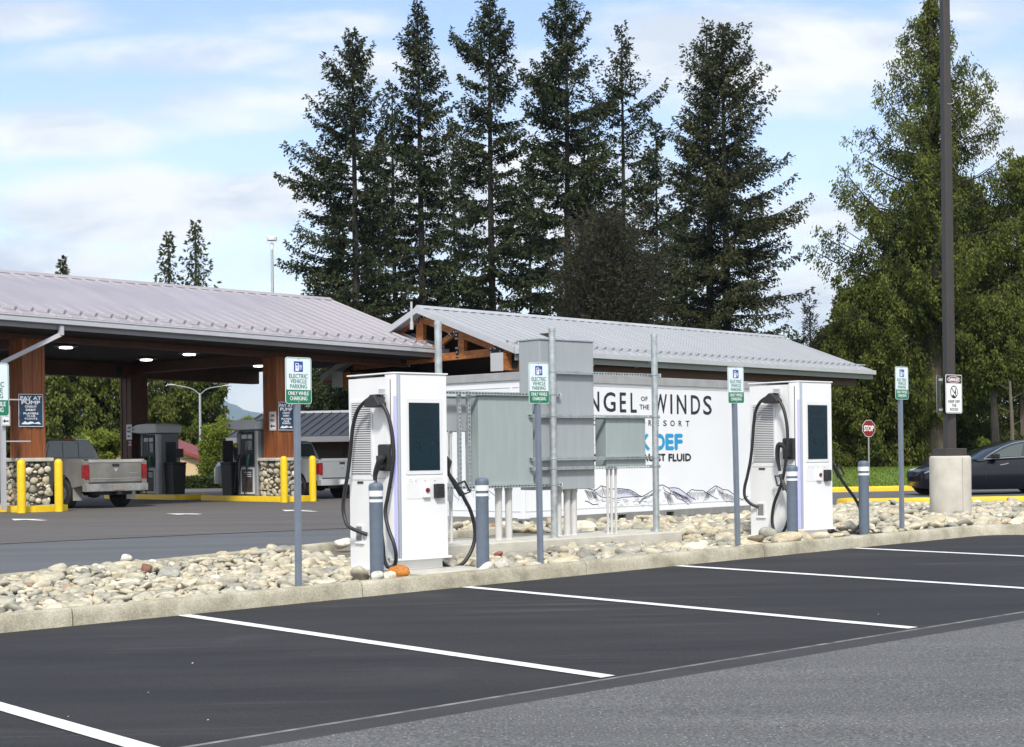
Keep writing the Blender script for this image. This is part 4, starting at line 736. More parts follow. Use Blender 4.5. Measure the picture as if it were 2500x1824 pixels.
# the mountain drawing: ridge lines and hatch strokes as thin painted ribbons
def ribbon(m, pts, w_, y, mi=0, f=None):
    pts = [Vector((*p,)) for p in pts]
    for i in range(len(pts)-1):
        d = (pts[i+1]-pts[i]); 
        if d.length < 1e-5: continue
        d.normalize(); e = Vector((-d.y, d.x))*w_/2; q = [pts[i]+e-d*w_*.2, pts[i]-e-d*w_*.2, pts[i+1]-e+d*w_*.2, pts[i+1]+e+d*w_*.2]
        m.add([f(a_.x, a_.y) if f else (a_.x, y, a_.y) for a_ in q], [(0, 1, 2, 3)], mi)
rr = random.Random(5); dr = MB(); gf = MB(); yk = .0158
C2 = lambda x, y: cz(*zz(x, y))
lines = [([(-300, 1290), (-220, 1190), (-150, 1230), (-60, 1180), (20, 1205), (100, 1225), (135, 1215), (180, 1175), (235, 1190), (290, 1220), (340, 1205), (420, 1210), (500, 1220), (560, 1250), (600, 1280), (640, 1297)], .014), ([(640, 1297), (700, 1265), (770, 1220), (830, 1175), (865, 1165), (890, 1175), (935, 1200), (1000, 1197), (1050, 1205), (1100, 1240), (1140, 1270), (1190, 1305), (1240, 1330)], .014),
         ([(100, 1225), (140, 1270), (180, 1300), (225, 1310), (260, 1300), (330, 1325), (430, 1305), (540, 1298), (640, 1297)], .011), ([(0, 1345), (40, 1355), (90, 1388), (150, 1380)], .014), ([(875, 1190), (895, 1230), (950, 1262), (1000, 1275), (1040, 1320), (1080, 1330), (1120, 1355), (1160, 1388)], .012), ([(935, 1200), (965, 1240), (950, 1262)], .010),
         ([(1140, 1270), (1190, 1218), (1240, 1225), (1320, 1228), (1365, 1255), (1420, 1290), (1490, 1325)], .012), ([(1365, 1250), (1410, 1210), (1465, 1175), (1500, 1190), (1545, 1218), (1600, 1222), (1640, 1250), (1680, 1285), (1760, 1330), (1830, 1290)], .014), ([(1470, 1180), (1490, 1230), (1530, 1265), (1540, 1310), (1580, 1355), (1620, 1350), (1660, 1358)], .008), ([(1545, 1218), (1535, 1260), (1550, 1290)], .008), ([(190, 1180), (205, 1230), (230, 1290)], .008)]
for pts, w_ in lines: ribbon(dr, [C2(*p) for p in pts], w_, yk)
def hatch(x0, x1, ytop, n, ln, slope, jit=.3):
    for k in range(n):
        x = x0+(x1-x0)*(k+rr.random()*.6)/n; y = ytop(x)+rr.uniform(0, 14); l_ = ln*rr.uniform(.4, 1); s_ = slope(x)*rr.uniform(.8, 1.2)
        p = [(x+s_*l_*t+rr.uniform(-2, 2), y+l_*t) for t in (0, .35, .7, 1)]; ribbon(dr, [C2(*q) for q in p], .0045, yk)
hatch(-10, 100, lambda x: 1215+x*.15, 22, 130, lambda x: .5); hatch(100, 190, lambda x: 1225-(x-100)*.4+20, 12, 80, lambda x: .2); hatch(190, 290, lambda x: 1190+(x-190)*.3, 14, 90, lambda x: .1)
hatch(360, 600, lambda x: 1215+max(0, x-480)*.5, 60, 55, lambda x: .1); hatch(640, 860, lambda x: 1290-(x-640)*.5+20, 26, 70, lambda x: -.9); hatch(880, 960, lambda x: 1240+(x-880)*.3, 22, 150, lambda x: .35); hatch(960, 1150, lambda x: 1215+(x-960)*.45, 40, 90, lambda x: .9)
hatch(1150, 1370, lambda x: 1240, 34, 90, lambda x: (x-1260)*.006); hatch(1370, 1480, lambda x: 1250-(x-1370)*.6, 18, 110, lambda x: -.5); hatch(1490, 1680, lambda x: 1215+(x-1490)*.4, 34, 110, lambda x: .3)
for k in range(60):
    x = rr.uniform(100, 900); y = rr.uniform(1330, 1410); ribbon(dr, [C2(x, y), C2(x+rr.uniform(10, 45), y-rr.uniform(-2, 6))], .004, yk)
dr.build('mountain_drawing', INKB, ct)
for pts in ([(935, 1200), (1050, 1205), (1140, 1270), (1230, 1328), (1160, 1388), (1080, 1330), (1000, 1275), (965, 1240)], [(1470, 1180), (1545, 1218), (1535, 1260), (1550, 1290), (1580, 1352), (1540, 1310), (1530, 1265), (1490, 1230)], [(340, 1208), (500, 1222), (560, 1252), (630, 1295), (430, 1303), (330, 1322)]):
    gf = MB(); gf.flat([C2(*p) for p in pts], .0185-.001); gf.build('drawing_tint', GREYF, ct)
m = MB(); f_ = lambda a_, b_: (.0160, a_, b_)
for pts in ([(2.3, .42), (2.1, .60), (1.95, .52), (1.75, .66), (1.6, .80), (1.45, .70), (1.2, .58), (1.0, .72), (.85, .60), (.6, .45)], [(1.75, .66), (1.68, .5), (1.55, .42)], [(1.0, .72), (.95, .55), (.82, .45)]): ribbon(m, pts, .008, 0, f=f_)
for k in range(30): y = rr.uniform(.7, 2.2); z = rr.uniform(.38, .6); ribbon(m, [(y, z), (y+rr.uniform(-.05, .05), z-rr.uniform(.05, .12))], .004, 0, f=f_)
m.build('end_drawing', INKB, ct)
# ================================================================== fuel station canopy
fc = thing('fuel_canopy', 'timber fuel station canopy with lavender grey metal roof and stone footed columns', 'canopy', (*P1, 0), AS)
U0, U1, VE, VR, VB = -13., 13.77, -1.5, 4.03, 9.56
ez = lambda u: 5.088-.016*u
RZ = 6.82
def roofz(u, v): t = (v-VE)/(VR-VE); return ez(u)*(1-t)+RZ*t if v <= VR else RZ*(1-(v-VR)/(VB-VR))+ez(u)*(v-VR)/(VB-VR)
m = MB()
for v0_, v1_ in ((VE, VR), (VR, VB)):
    b_ = [(U0, v0_, roofz(U0, v0_)-.12), (U1, v0_, roofz(U1, v0_)-.12), (U1, v1_, roofz(U1, v1_)-.12), (U0, v1_, roofz(U0, v1_)-.12)]
    m.hexa(b_, [(x, y, z+.12) for x, y, z in b_])
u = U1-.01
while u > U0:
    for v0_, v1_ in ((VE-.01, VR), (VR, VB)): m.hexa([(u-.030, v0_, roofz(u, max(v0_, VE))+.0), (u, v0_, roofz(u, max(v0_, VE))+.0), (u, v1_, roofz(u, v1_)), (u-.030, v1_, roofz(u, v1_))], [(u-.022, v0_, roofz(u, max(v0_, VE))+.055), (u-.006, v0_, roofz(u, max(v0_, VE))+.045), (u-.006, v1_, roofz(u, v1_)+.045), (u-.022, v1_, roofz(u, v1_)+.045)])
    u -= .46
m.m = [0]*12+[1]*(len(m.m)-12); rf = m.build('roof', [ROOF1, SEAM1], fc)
m = MB(); m.hexa([(U0, VR-.16, RZ-.03), (U1+.02, VR-.16, RZ-.03), (U1+.02, VR+.16, RZ-.03), (U0, VR+.16, RZ-.03)], [(U0, VR-.03, RZ+.07), (U1+.02, VR-.03, RZ+.07), (U1+.02, VR+.03, RZ+.07), (U0, VR+.03, RZ+.07)]); m.build('ridge_cap', ROOF1, rf)
m = MB(); v = VE+.30; m.hexa([(U0, v, roofz(U0, v)+.085), (U1, v, roofz(U1, v)+.085), (U1, v+.03, roofz(U1, v)+.085), (U0, v+.03, roofz(U0, v)+.085)], [(U0, v, roofz(U0, v)+.115), (U1, v, roofz(U1, v)+.115), (U1, v+.03, roofz(U1, v)+.115), (U0, v+.03, roofz(U0, v)+.115)]); sg_ = m.build('snow_guard', GUTL, rf)
m = MB(); u = U1-.02
while u > -3: z = roofz(u, v); m.box(u-.035, u+.01, v-.02, v+.04, z+.04, z+.12); u -= .46
m.build('guard_clamp', GUT, sg_)
def sbar(m, u0_, u1_, v0_, v1_, za, zb, mi=0): m.hexa([(u0_, v0_, za(u0_)), (u1_, v0_, za(u1_)), (u1_, v1_, za(u1_)), (u0_, v1_, za(u0_))], [(u0_, v0_, zb(u0_)), (u1_, v0_, zb(u1_)), (u1_, v1_, zb(u1_)), (u0_, v1_, zb(u0_))], mi)
m = MB(); sbar(m, U0, U1+.05, VE-.16, VE-.02, lambda u: ez(u)-.20, lambda u: ez(u)-.04); sbar(m, U0, U1+.05, VE-.18, VE-.13, lambda u: ez(u)-.07, lambda u: ez(u)-.035); m.build('gutter', GUTL, fc, bevel=.015)
m = MB(); sbar(m, U0, U1+.02, VE-.02, VE+.03, lambda u: ez(u)-.33, lambda u: ez(u)-.02); sbar(m, U1-.05, U1+.02, VE, VE+.02, lambda u: ez(u)-.3, lambda u: ez(u))
for v0_, v1_ in ((VE, VR), (VR, VB)): m.hexa([(U1-.03, v0_, roofz(U1, v0_)-.30), (U1+.02, v0_, roofz(U1, v0_)-.30), (U1+.02, v1_, roofz(U1, v1_)-.30), (U1-.03, v1_, roofz(U1, v1_)-.30)], [(U1-.03, v0_, roofz(U1, v0_)), (U1+.02, v0_, roofz(U1, v0_)), (U1+.02, v1_, roofz(U1, v1_)), (U1-.03, v1_, roofz(U1, v1_))])
m.build('fascia', GUT, fc)
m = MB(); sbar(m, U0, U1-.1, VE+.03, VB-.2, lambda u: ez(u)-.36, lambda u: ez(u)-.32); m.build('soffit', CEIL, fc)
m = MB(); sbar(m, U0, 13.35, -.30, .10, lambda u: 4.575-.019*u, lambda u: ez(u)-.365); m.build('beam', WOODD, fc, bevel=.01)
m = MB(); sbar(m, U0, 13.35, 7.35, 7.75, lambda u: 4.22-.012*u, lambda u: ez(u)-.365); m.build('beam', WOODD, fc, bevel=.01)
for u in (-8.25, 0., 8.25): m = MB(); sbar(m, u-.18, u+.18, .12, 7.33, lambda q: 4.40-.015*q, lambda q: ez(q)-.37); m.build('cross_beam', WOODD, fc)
m = MB(); m.box(13.0, 13.2, -.315, -.29, 4.42, 4.68); [m.box(13.02+i*.09, 13.06+i*.09, -.33, -.31, 4.47, 4.51) for i in (0, 1)]; m.build('steel_plate', BLACK, fc)
m = MB(); m.box(7.5, 7.7, 7.33, 7.35, 4.2, 4.5); m.build('steel_plate', BLACK, fc)
m = MB(); m.box(13.345, 13.365, -.32, .12, 4.32, 4.72); m.build('beam_end_flashing', GUTL, fc)
def column(u, v, ztop, front=True, zs=1.53, zb=.30):
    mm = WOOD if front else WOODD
    m = MB(); h = .30; m.box(u-h, u+h, v-h, v+h, zs, ztop)
    for s in (-1, 1): m.box(u+s*h-.07, u+s*h+.022 if s > 0 else u-h+.07, v-h-.022, v-h+.05, zs, ztop) if s > 0 else m.box(u-h-.022, u-h+.07, v-h-.022, v-h+.05, zs, ztop)
    m.box(u-.035, u+.035, v-h-.015, v-h+.01, zs, ztop); m.box(u-h-.015, u-h+.01, v-.035, v+.035, zs, ztop); m.box(u-h-.022, u-h+.05, v+h-.07, v+h+.022, zs, ztop)
    c = m.build('column', mm, fc, bevel=.004)
    m = MB(); m.box(u-.36, u+.36, v-.36, v+.36, zb-.05, zs-.09); sb = m.build('stone_base_core', MORTAR, c)
    m = MB(); m.box(u-.47, u+.47, v-.47, v+.47, zs-.095, zs+.0); m.build('stone_cap', CONCL, c, bevel=.02)
    rg2 = np.random.default_rng(int(abs(u*10+v)+3)); vs = []; fs = []; at = []; n = 0
    for face in range(4):
        spots = []; tries = 0
        while tries < 900:
            tries += 1; a_ = rg2.uniform(-.37, .37); z = rg2.uniform(zb+.03, zs-.13); s = rg2.uniform(.03, .07) if tries > 400 else rg2.uniform(.075, .125)
            if all((a_-p[0])**2+(z-p[1])**2 > (.93*(s+p[2]))**2 for p in spots): spots.append((a_, z, s))
        for a_, z, s in spots:
            v_ = rockshape(rg2, I1)*np.array([s*rg2.uniform(1, 1.2), .06, s*rg2.uniform(.8, 1.05)]); o_ = -.362
            if face == 0: p = v_+np.array([u+a_, v+o_, z])
            elif face == 1: p = v_[:, [1, 0, 2]]+np.array([u+o_, v+a_, z])
            elif face == 2: p = v_+np.array([u+a_, v-o_, z])
            else: p = v_[:, [1, 0, 2]]+np.array([u-o_, v+a_, z])
            vs.append(p); fs.append(I1[1]+n); at.append(np.full(len(I1[1]), rg2.uniform())); n += len(p)
    npmesh('river_stone_facing', np.concatenate(vs), np.concatenate(fs), ROCKS, c, np.concatenate(at), smooth=True)
    return c
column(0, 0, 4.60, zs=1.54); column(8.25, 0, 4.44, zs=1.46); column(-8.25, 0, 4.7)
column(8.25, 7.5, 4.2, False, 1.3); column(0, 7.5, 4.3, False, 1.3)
for px, py in ((161, 848), (262, 894), (357, 878), (462, 865), (532, 909), (632, 893), (20, 880)):
    d = ray(px, py); zc_ = 4.66; Y = (zc_-H)/d[2]
    for _ in range(3): q = UVi(d[0]*Y, Y, AS, P1); zc_ = ez(q[0])-.44; Y = (zc_-H)/d[2]
    lt = thing('ceiling_light', 'round lit lamp under the fuel canopy, ' + {161: 'leftmost over the first bay', 262: 'low one above the parked pickup', 357: 'beside the back column', 462: 'highest, near the middle of the bay', 532: 'lowest, right of the twin street light', 632: 'next to the right wooden column', 20: 'left of the left wooden column'}[px], 'ceiling light', (d[0]*Y, Y, zc_), 0, 'lamps under the fuel canopy')
    m = MB(); m.lathe([(.06, .08), (.30, .05), (.33, .03), (.33, .02), (.19, .0)], 20); m.build('lamp_housing', GUT, lt, smooth=True)
    m = MB(); m.lathe([(.185, -.001), (.17, -.03), (.05, -.04)], 20); m.build('lamp_lens', LAMP, lt, smooth=True)
# downspout
m = MB(); w_ = .05
for a_, b_ in (((0.05, -1.56, 4.86), (0.05, -1.56, 4.62)), ((0.05, -1.56, 4.64), (-1.05, -.62, 3.93)), ((-1.05, -.62, 3.95), (-1.05, -.62, .25))): m.tube([a_, b_], [.075, .075], 4)
ds = m.build('downspout', GUTL, fc)
for z in (3.0, 1.95): m = MB(); m.box(-1.05, -.30, -.66, -.62, z, z+.03); m.build('downspout_bracket', GUTL, ds)
# islands, station bollards
def island(label, u, v0_, v1_, hw=.62, h=.16):
    x, y = st(u, v0_); g = float(gz(x, y)); t = thing('kerb_island', label, 'kerb island', (x, y, g), AS, 'yellow kerb islands of the fuel station')
    L_ = v1_-v0_; m = MB(); m.prism(rrect(-hw+.06, hw-.06, .06, L_-.06, .3), lambda a_, b_, d: (a_, b_, d), -.1, h-.003); m.build('island_slab', CONCL, t)
    m = MB(); o_ = rrect(-hw, hw, 0, L_, .38, 8); i_ = rrect(-hw+.16, hw-.16, .16, L_-.16, .24, 8); n = len(o_)
    vs = [(p[0], p[1], z) for p, z in [(p, -.1) for p in o_]+[(p, h-.02) for p in o_]]+[(p[0]*.985, p[1], h) for p in o_]+[(p[0], p[1], h) for p in i_]
    m.add(vs, [(i+k*n, (i+1) % n+k*n, (i+1) % n+(k+1)*n, i+(k+1)*n) for k in range(3) for i in range(n)]); m.build('yellow_kerb', YEL, t, smooth=True)
    return t
island('yellow kerb island under the left stone column', -.05, -1.05, 4.2, .72)
island('yellow kerb island under the right stone column and its dispenser', 8.25, -1.05, 3.3)
island('yellow kerb island under the farther dispenser and black bin', 8.25, 4.15, 8.6)
island('yellow kerb island cut by the left edge of the photo', -8.25, -1.05, 4)
def ybollard(px, py, v, label, src=None):
    q = PV(px, py, v, AS, P1); p = st(q[0], v); z = float(gz(*p))
    if src is None:
        t = thing('yellow_bollard', label, 'bollard', (*p, z), 0, 'yellow bollards at the fuel station')
        m = MB(); m.lathe([(.105, -.1), (.105, 1.22), (.10, 1.27), (.075, 1.315), (.04, 1.335), (.003, 1.34)], 24); m.build('post', YEL, t, smooth=True)
        m = MB(); m.lathe([(.107, 0), (.107, .012)], 24); m.build('base_ring', mat('dusty_yellow', (.5, .36, .03), .8), t)
        return t
    t = copy_tree(src); t['label'] = label; t.location = (*p, z); return t
yb = ybollard(53, 1245, -1.25, 'yellow bollard in front of the left stone column')
ybollard(144, 1245, -1.3, 'yellow bollard between the left stone column and the dusty pickup', yb); ybollard(694, 1230, -1.25, 'yellow bollard in front of the right stone column', yb); ybollard(764, 1228, -1.3, 'yellow bollard between the EV sign post and the near charger, by the silver pickup', yb)
# dispensers
SILV = mat('silver_panel', (.34, .355, .37), .4, metal=.4, var=.06); SILVD = mat('grey_panel', (.15, .165, .18), .45, var=.06); SILVL = mat('pale_grey_head', (.52, .55, .57), .4, var=.05)
def dispenser(label, v0_, zb, u=8.25):
    t = thing('fuel_dispenser', label, 'fuel dispenser', (*st(u, v0_), zb), AS, 'fuel dispensers'); W, L_, Hh = .40, .92, 2.02
    m = MB(); m.box(-W+.06, W-.06, .05, L_-.05, .0, 1.98); m.build('inner_frame', SILVD, t, bevel=.01)
    for y in (0, L_): m = MB(); m.box(-W, W, y-.02 if y == 0 else y-.14, y+.14 if y == 0 else y+.02, 0, 1.98); m.build('end_column', SILV if y == 0 else SILVD, t, bevel=.05, seg=3)
    m = MB(); m.box(-W+.15, W-.0, -.03, -.018, .05, 1.95); m.build('end_panel', SILVD, t)
    m = MB(); m.prism([(-.08, 1.99), (-.12, 2.20), (-.02, 2.28), (.5, 2.30), (L_+.1, 2.27), (L_+.35, 2.20), (L_+.42, 2.10), (L_+.30, 2.02), (L_-.1, 1.98)], lambda a_, b_, d: (d, a_, b_), -W-.10, W+.08); hd = m.build('head_canopy', SILVL, t, bevel=.03)
    m = MB(); m.lathe([(.055, -.006), (.055, .0)], 16); lg = m.build('round_emblem', GUT, hd); lg.location = (-W-.11, L_+.25, 2.13); lg.rotation_euler = (0, R(90), 0)
    for s in (-1, 1):
        x = s*(W+.0)
        m = MB(); m.box(min(x, x*.92), max(x, x*.92), .16, L_-.16, .92, 1.92); m.build('hose_panel', BLACKP, t, bevel=.01)
        m = MB(); xx = x+s*.008; m.box(min(x, xx), max(x, xx), .22, .52, 1.38, 1.66); m.build('price_display', GLASSD, t); m = MB(); m.box(min(x, xx), max(x, xx), .22, L_-.2, 1.72, 1.84); m.build('grade_plate', SILVL, t)
        m = MB(); m.box(min(x*.92, xx), max(x*.92, xx), .14, L_-.14, .06, .86); po = m.build('poster_frame', SILVL, t, bevel=.006); m = MB(); x3 = xx+s*.004; m.box(min(xx, x3), max(xx, x3), .20, L_-.2, .12, .80); m.build('poster', mat('dark_poster', (.10, .07, .05), .5, col2=(.02, .02, .025), vs=6, det=2), po)
        m = MB(); x4 = x3+s*.002
        for k, (zz_, ww) in enumerate(((.70, .32), (.64, .26), (.58, .20))): m.box(min(x3, x4), max(x3, x4), .26, .26+ww, zz_, zz_+.025)
        m.build('poster_marks', SIGNP, po)
        for y, ln in ((.30, .0), (.60, .05), (.78, .1)):
            m = MB(); m.tube(smoothpts([(x*.95, y, 1.92), (x+s*.10, y+.01, 1.85), (x+s*.13, y, 1.4), (x+s*.16, y+.03, .6+ln), (x+s*.18, y+.06, .12+ln), (x+s*.16, y+.11, .06+ln), (x+s*.13, y+.13, .35), (x+s*.07, y+.06, .95)], 5), .014, 6); m.build('fuel_hose', RUBBER, t, smooth=True)
            m = MB(); m.tube([(x+s*.02, y+.03, 1.25), (x+s*.09, y+.05, 1.05), (x+s*.08, y+.06, .92)], [.03, .045, .03], 8); m.build('nozzle', GREEN if y == .30 else BLACKP, t, smooth=True)
    return t
v_a = PU(628, 1200, 8.25-.40, AS, P1)[1]; v_b = PU(385, 1200, 8.25-.40, AS, P1)[1]
dispenser('grey fuel dispenser with green nozzle left of the right stone column', v_a, .32)
dispenser('grey fuel dispenser behind the tailgate of the dusty pickup', v_b, .30)
def bin_(px, py, u, label):
    q = PU(px, py, u, AS, P1); t = thing('waste_bin', label, 'bin', (*st(u, q[1]), .30), AS, 'black bins beside the dispensers')
    m = MB(); m.hexa([(-.22, -.22, 0), (.22, -.22, 0), (.22, .22, 0), (-.22, .22, 0)], [(-.26, -.26, .98), (.26, -.26, .98), (.26, .26, .98), (-.26, .26, .98)]); m.build('bin_body', BLACKP, t, bevel=.03)
    m = MB(); m.box(-.27, .27, -.27, .27, .98, 1.05); m.box(-.2, .2, .20, .24, 1.05, 1.7); m.build('bin_lid', BLACKP, t, bevel=.02)
    m = MB(); m.box(-.14, .14, -.275, -.268, 1.20, 1.48); m.box(-.015, .015, -.26, -.23, 1.0, 1.3); m.build('towel_box', BLACKP, t, bevel=.004); return t
bin_(568, 1200, 8.0, 'black bin left of the nearer dispenser, by the right stone column'); bin_(428, 1200, 8.35, 'black bin right of the farther dispenser')
# ================================================================== small signs
def board(name, label, loc, rz, w_, h_, faces, cat='sign', group=None, mbase=SIGNP, edge=.02):
    t = thing(name, label, cat, loc, rz, group); m = MB(); m.prism(rrect(-w_/2, w_/2, -h_/2, h_/2, edge), lambda a_, b_, d: (a_, d, b_), 0, .004); p = m.build('sign_plate', mbase, t)
    for nm, m2, mt in faces: m2.build(nm, mt, p)
    return t
def onface(px, py, u=None, v=None):
    q = PU(px, py, u, AS, P1) if u is not None else PV(px, py, v, AS, P1); return (*st(q[0], q[1]), q[2])
def oneway(label, loc, rz, w_=.36, h_=.62):
    m = MB(); roundring(m, -w_/2+.012, w_/2-.012, -h_/2+.012, h_/2-.012, .02, .010, -.001, 0); m.text('ONE', 0, h_*.28, h_*.17, -.002, w=w_*.62, bold=.006); m.text('WAY', 0, h_*.04, h_*.17, -.002, w=w_*.66, bold=.006)
    m.flat([(-w_*.34, -h_*.27), (-w_*.1, -h_*.16), (-w_*.1, -h_*.235), (w_*.33, -h_*.235), (w_*.33, -h_*.305), (-w_*.1, -h_*.305), (-w_*.1, -h_*.38)][::-1], -.002, 0)
    return board('one_way_sign', label, loc, rz, w_, h_, [('black_lettering', m, BLACK)], group='one way signs at the fuel station')
oneway('white ONE WAY sign with left arrow on the side of the right wooden column', onface(665.5, 1028, u=7.925), AS-90, .32, .56)
oneway('white ONE WAY sign with left arrow on the dark back column', onface(315, 1055, u=7.925), AS-90, .32, .50)
oneway('white ONE WAY sign with left arrow on the grey downspout at the far left', onface(14, 1015, v=-.75), AS, .24, .50)
m = MB(); m.text('NO', 0, .05, .05, -.002, bold=.004); m.text('EXIT', 0, -.04, .05, -.002, bold=.004)
board('small_red_sign', 'small red and white sign below the one way sign on the back column', onface(317.5, 1083, u=7.925), AS-90, .20, .20, [('white_lettering', m, SIGNP)], mbase=RED)
def payat(label, loc, w_, h_):
    m = MB(); y = -.002
    for s_, cz_, hh, ww in (('PAY AT', .375, .105, .84), ('PUMP', .240, .105, .74), ('CREDIT', .115, .058, .48), ('DEBIT', .015, .058, .40), ('PLAYERS', -.095, .055, .60), ('CLUB', -.175, .055, .34), ('POINTS', -.255, .055, .50)): m.text(s_, 0, cz_*h_, hh*h_, y, w=ww*w_, bold=.006 if hh > .08 else .003)
    m.flat([(-.4*w_, -.42*h_), (-.3*w_, -.36*h_), (-.24*w_, -.33*h_), (-.15*w_, -.38*h_), (-.05*w_, -.34*h_), (.05*w_, -.345*h_), (.15*w_, -.39*h_), (.26*w_, -.355*h_), (.32*w_, -.35*h_), (.40*w_, -.42*h_), (.1*w_, -.40*h_), (-.1*w_, -.425*h_)][::-1], y, 0)
    roundring(m, -w_/2+.002, w_/2-.002, -h_/2+.002, h_/2-.002, .012, .012, -.001, 0)
    return board('pay_at_pump_sign', label, loc, AS, w_, h_, [('white_lettering', m, SIGNP)], group='pay at pump signs', mbase=NAVY, edge=.01)
payat('navy PAY AT PUMP sign on the left wooden column', onface(75.5, 1002, v=-.345), .70, .84)
payat('navy PAY AT PUMP sign on the right wooden column, partly behind the EV sign', onface(699, 1016, v=-.345), .60, .84)
# ================================================================== vehicles
def wheel(parent, x, y, r, w_, rimm, spokes=5, side=-1, rimr=.66):
    m = MB(); m.lathe([(r*.6, -w_/2), (r*.93, -w_/2), (r, -w_/2+.03), (r, w_/2-.03), (r*.93, w_/2), (r*.6, w_/2)], 28); o = m.build('wheel', TYRE, parent, smooth=True); o.rotation_euler = (0, R(90), 0); o.location = (x, y, r)
    m = MB(); s = w_/2*side
    f = lambda rr_, z: (rr_, z)
    m.lathe([(r*rimr, -.02), (r*rimr, .02), (r*rimr*.88, .02), (r*rimr*.85, -.01)], 28, mi=0)
    for k in range(spokes):
        a_ = 2*math.pi*k/spokes; c, sn = math.cos(a_), math.sin(a_); hw = r*.085; p = [(r*.08, -hw*1.2), (r*rimr*.92, -hw*.8), (r*rimr*.92, hw*.8), (r*.08, hw*1.2)]
        m.prism([(px*c-py*sn, px*sn+py*c) for px, py in p], lambda A, B, d: (A, B, d), -.02, .012)
    m.lathe([(r*.15, -.02), (r*.15, .03), (r*.06, .035)], 14); ri = m.build('rim', rimm, o, smooth=True); ri.location = (0, 0, w_/2*side)
    m = MB(); m.lathe([(r*rimr*.95, 0), (r*rimr*.95, .003)], 24); b_ = m.build('rim_back', BLACK, o); b_.location = (0, 0, w_/2*side-.04*side-.0015)
    return o
def pickup(label, loc, rz, paint, paint2, chrome, dirty=True, sc=.95):
    t = thing('pickup_truck', label, 'pickup truck', loc, rz, None); t.scale = (sc, sc, sc); W = 1.0
    # local: x right, y forward, tail at y=0
    def side_panel(s, y0, y1, zt, name, arch):
        pts = [(y0, .62), (y0, zt-.03), (y0+.05, zt), (y1, zt), (y1, .50)]; cy, r_ = arch; p2 = [(cy+r_*math.cos(R(a_)), .43+r_*math.sin(R(a_))) for a_ in range(0, 181, 15)]
        pts += [(cy+r_, .50)]+[p for p in p2 if p[1] > .5]+[(cy-r_, .55)]
        m = MB(); m.prism(pts, lambda a_, b_, d: (d*(1+.0*b_), a_, b_), s*(W-.075), s*W) if s > 0 else m.prism(pts, lambda a_, b_, d: (d, a_, b_), -W, -W+.075)
        return m.build(name, paint, t, bevel=.022, seg=3)
    for s in (-1, 1): side_panel(s, .12, 2.25, 1.34, 'bed_side', (1.15, .50))
    m = MB(); m.box(-W+.13, W-.13, .10, 2.2, .62, .70); m.box(-W+.075, W-.075, 2.18, 2.26, .62, 1.34); m.build('bed_floor', SILVD, t)
    m = MB(); m.box(-W+.16, W-.16, .05, .13, .71, 1.335); tg = m.build('tailgate', paint, t, bevel=.02, seg=3)
    m = MB(); m.box(-W+.15, W-.15, .035, .055, 1.25, 1.33); m.box(-W+.2, W-.2, .04, .055, .80, .815); m.build('tailgate_lip', paint2, tg, bevel=.008)
    m = MB(); m.box(-.11, .11, .030, .052, 1.145, 1.215); m.build('tailgate_handle', BLACKP, tg, bevel=.01)
    m = MB(); m.prism([(-.05, 1.10), (-.055, 1.05), (0, .985), (.055, 1.05), (.05, 1.10), (.02, 1.07), (0, 1.09), (-.02, 1.07)], lambda a_, b_, d: (a_, d, b_), .036, .050); m.box(.42, .72, .046, .050, .945, .955) ; m.build('tailgate_emblem', TRIMCH, tg)
    for s in (-1, 1):
        x0, x1 = sorted((s*(W-.155), s*(W-.0)))
        m = MB(); m.box(x0, x1, .03, .16, .62, 1.30 if dirty else 1.30); m.build('corner_post', paint, t, bevel=.02)
        m = MB(); m.box(x0+.012 if s < 0 else x0+.0, x1 if s < 0 else x1-.012, .012, .10, .80, 1.20); m.box(x0-.004 if s < 0 else x0+.1, x0+.05 if s < 0 else x1+.004, .03, .17, .82, 1.19) ; m.build('tail_lamp', TAIL, t, bevel=.015)
    m = MB(); m.prism([(-W-.01, .12), (-W+.02, -.05), (-W+.25, -.11), (-.38, -.12), (-.3, -.07), (.3, -.07), (.38, -.12), (W-.25, -.11), (W-.02, -.05), (W+.01, .12)], lambda a_, b_, d: (a_, b_, d), .46, .67); bp = m.build('rear_bumper', chrome, t, bevel=.02, seg=3)
    m = MB(); m.box(-.17, .17, -.10, -.07, .50, .64); m.build('licence_plate', SIGNP if not dirty else mat('dusty_plate', (.25, .22, .18), .8), bp)
    m = MB(); m.box(-.55, .55, .1, .5, .36, .48); m.box(-.06, .06, -.14, .1, .38, .46); m.box(-.3, .3, .5, 5.0, .38, .56); m.build('chassis', BLACK, t)
    m = MB(); m.tube([(-.3, 1.15, .42), (.3, 1.15, .42)], .09, 8); m.tube([(-W+.1, 1.15, .42), (W-.1, 1.15, .42)], .05, 8); m.lathe([(.02, .26), (.16, .30), (.19, .42), (.16, .54), (.02, .58)], 12, (0, 1.15)); m.build('rear_axle', BLACK, t, smooth=True)
    # cab
    m = MB(); sec = []
    for y, zt, hw, bw in ((2.30, 1.36, .93, W-.02), (2.36, 1.88, .72, W-.02), (2.55, 1.93, .73, W-.01), (3.4, 1.94, .74, W), (3.95, 1.88, .72, W), (4.55, 1.38, .85, W)): sec.append([(-bw, y, .50), (-bw, y, .95), (-bw+.03, y, 1.34), (-hw, y, zt-.07 if zt > 1.4 else zt-.01), (-hw+.1, y, zt), (hw-.1, y, zt), (hw, y, zt-.07 if zt > 1.4 else zt-.01), (bw-.03, y, 1.34), (bw, y, .95), (bw, y, .50)])
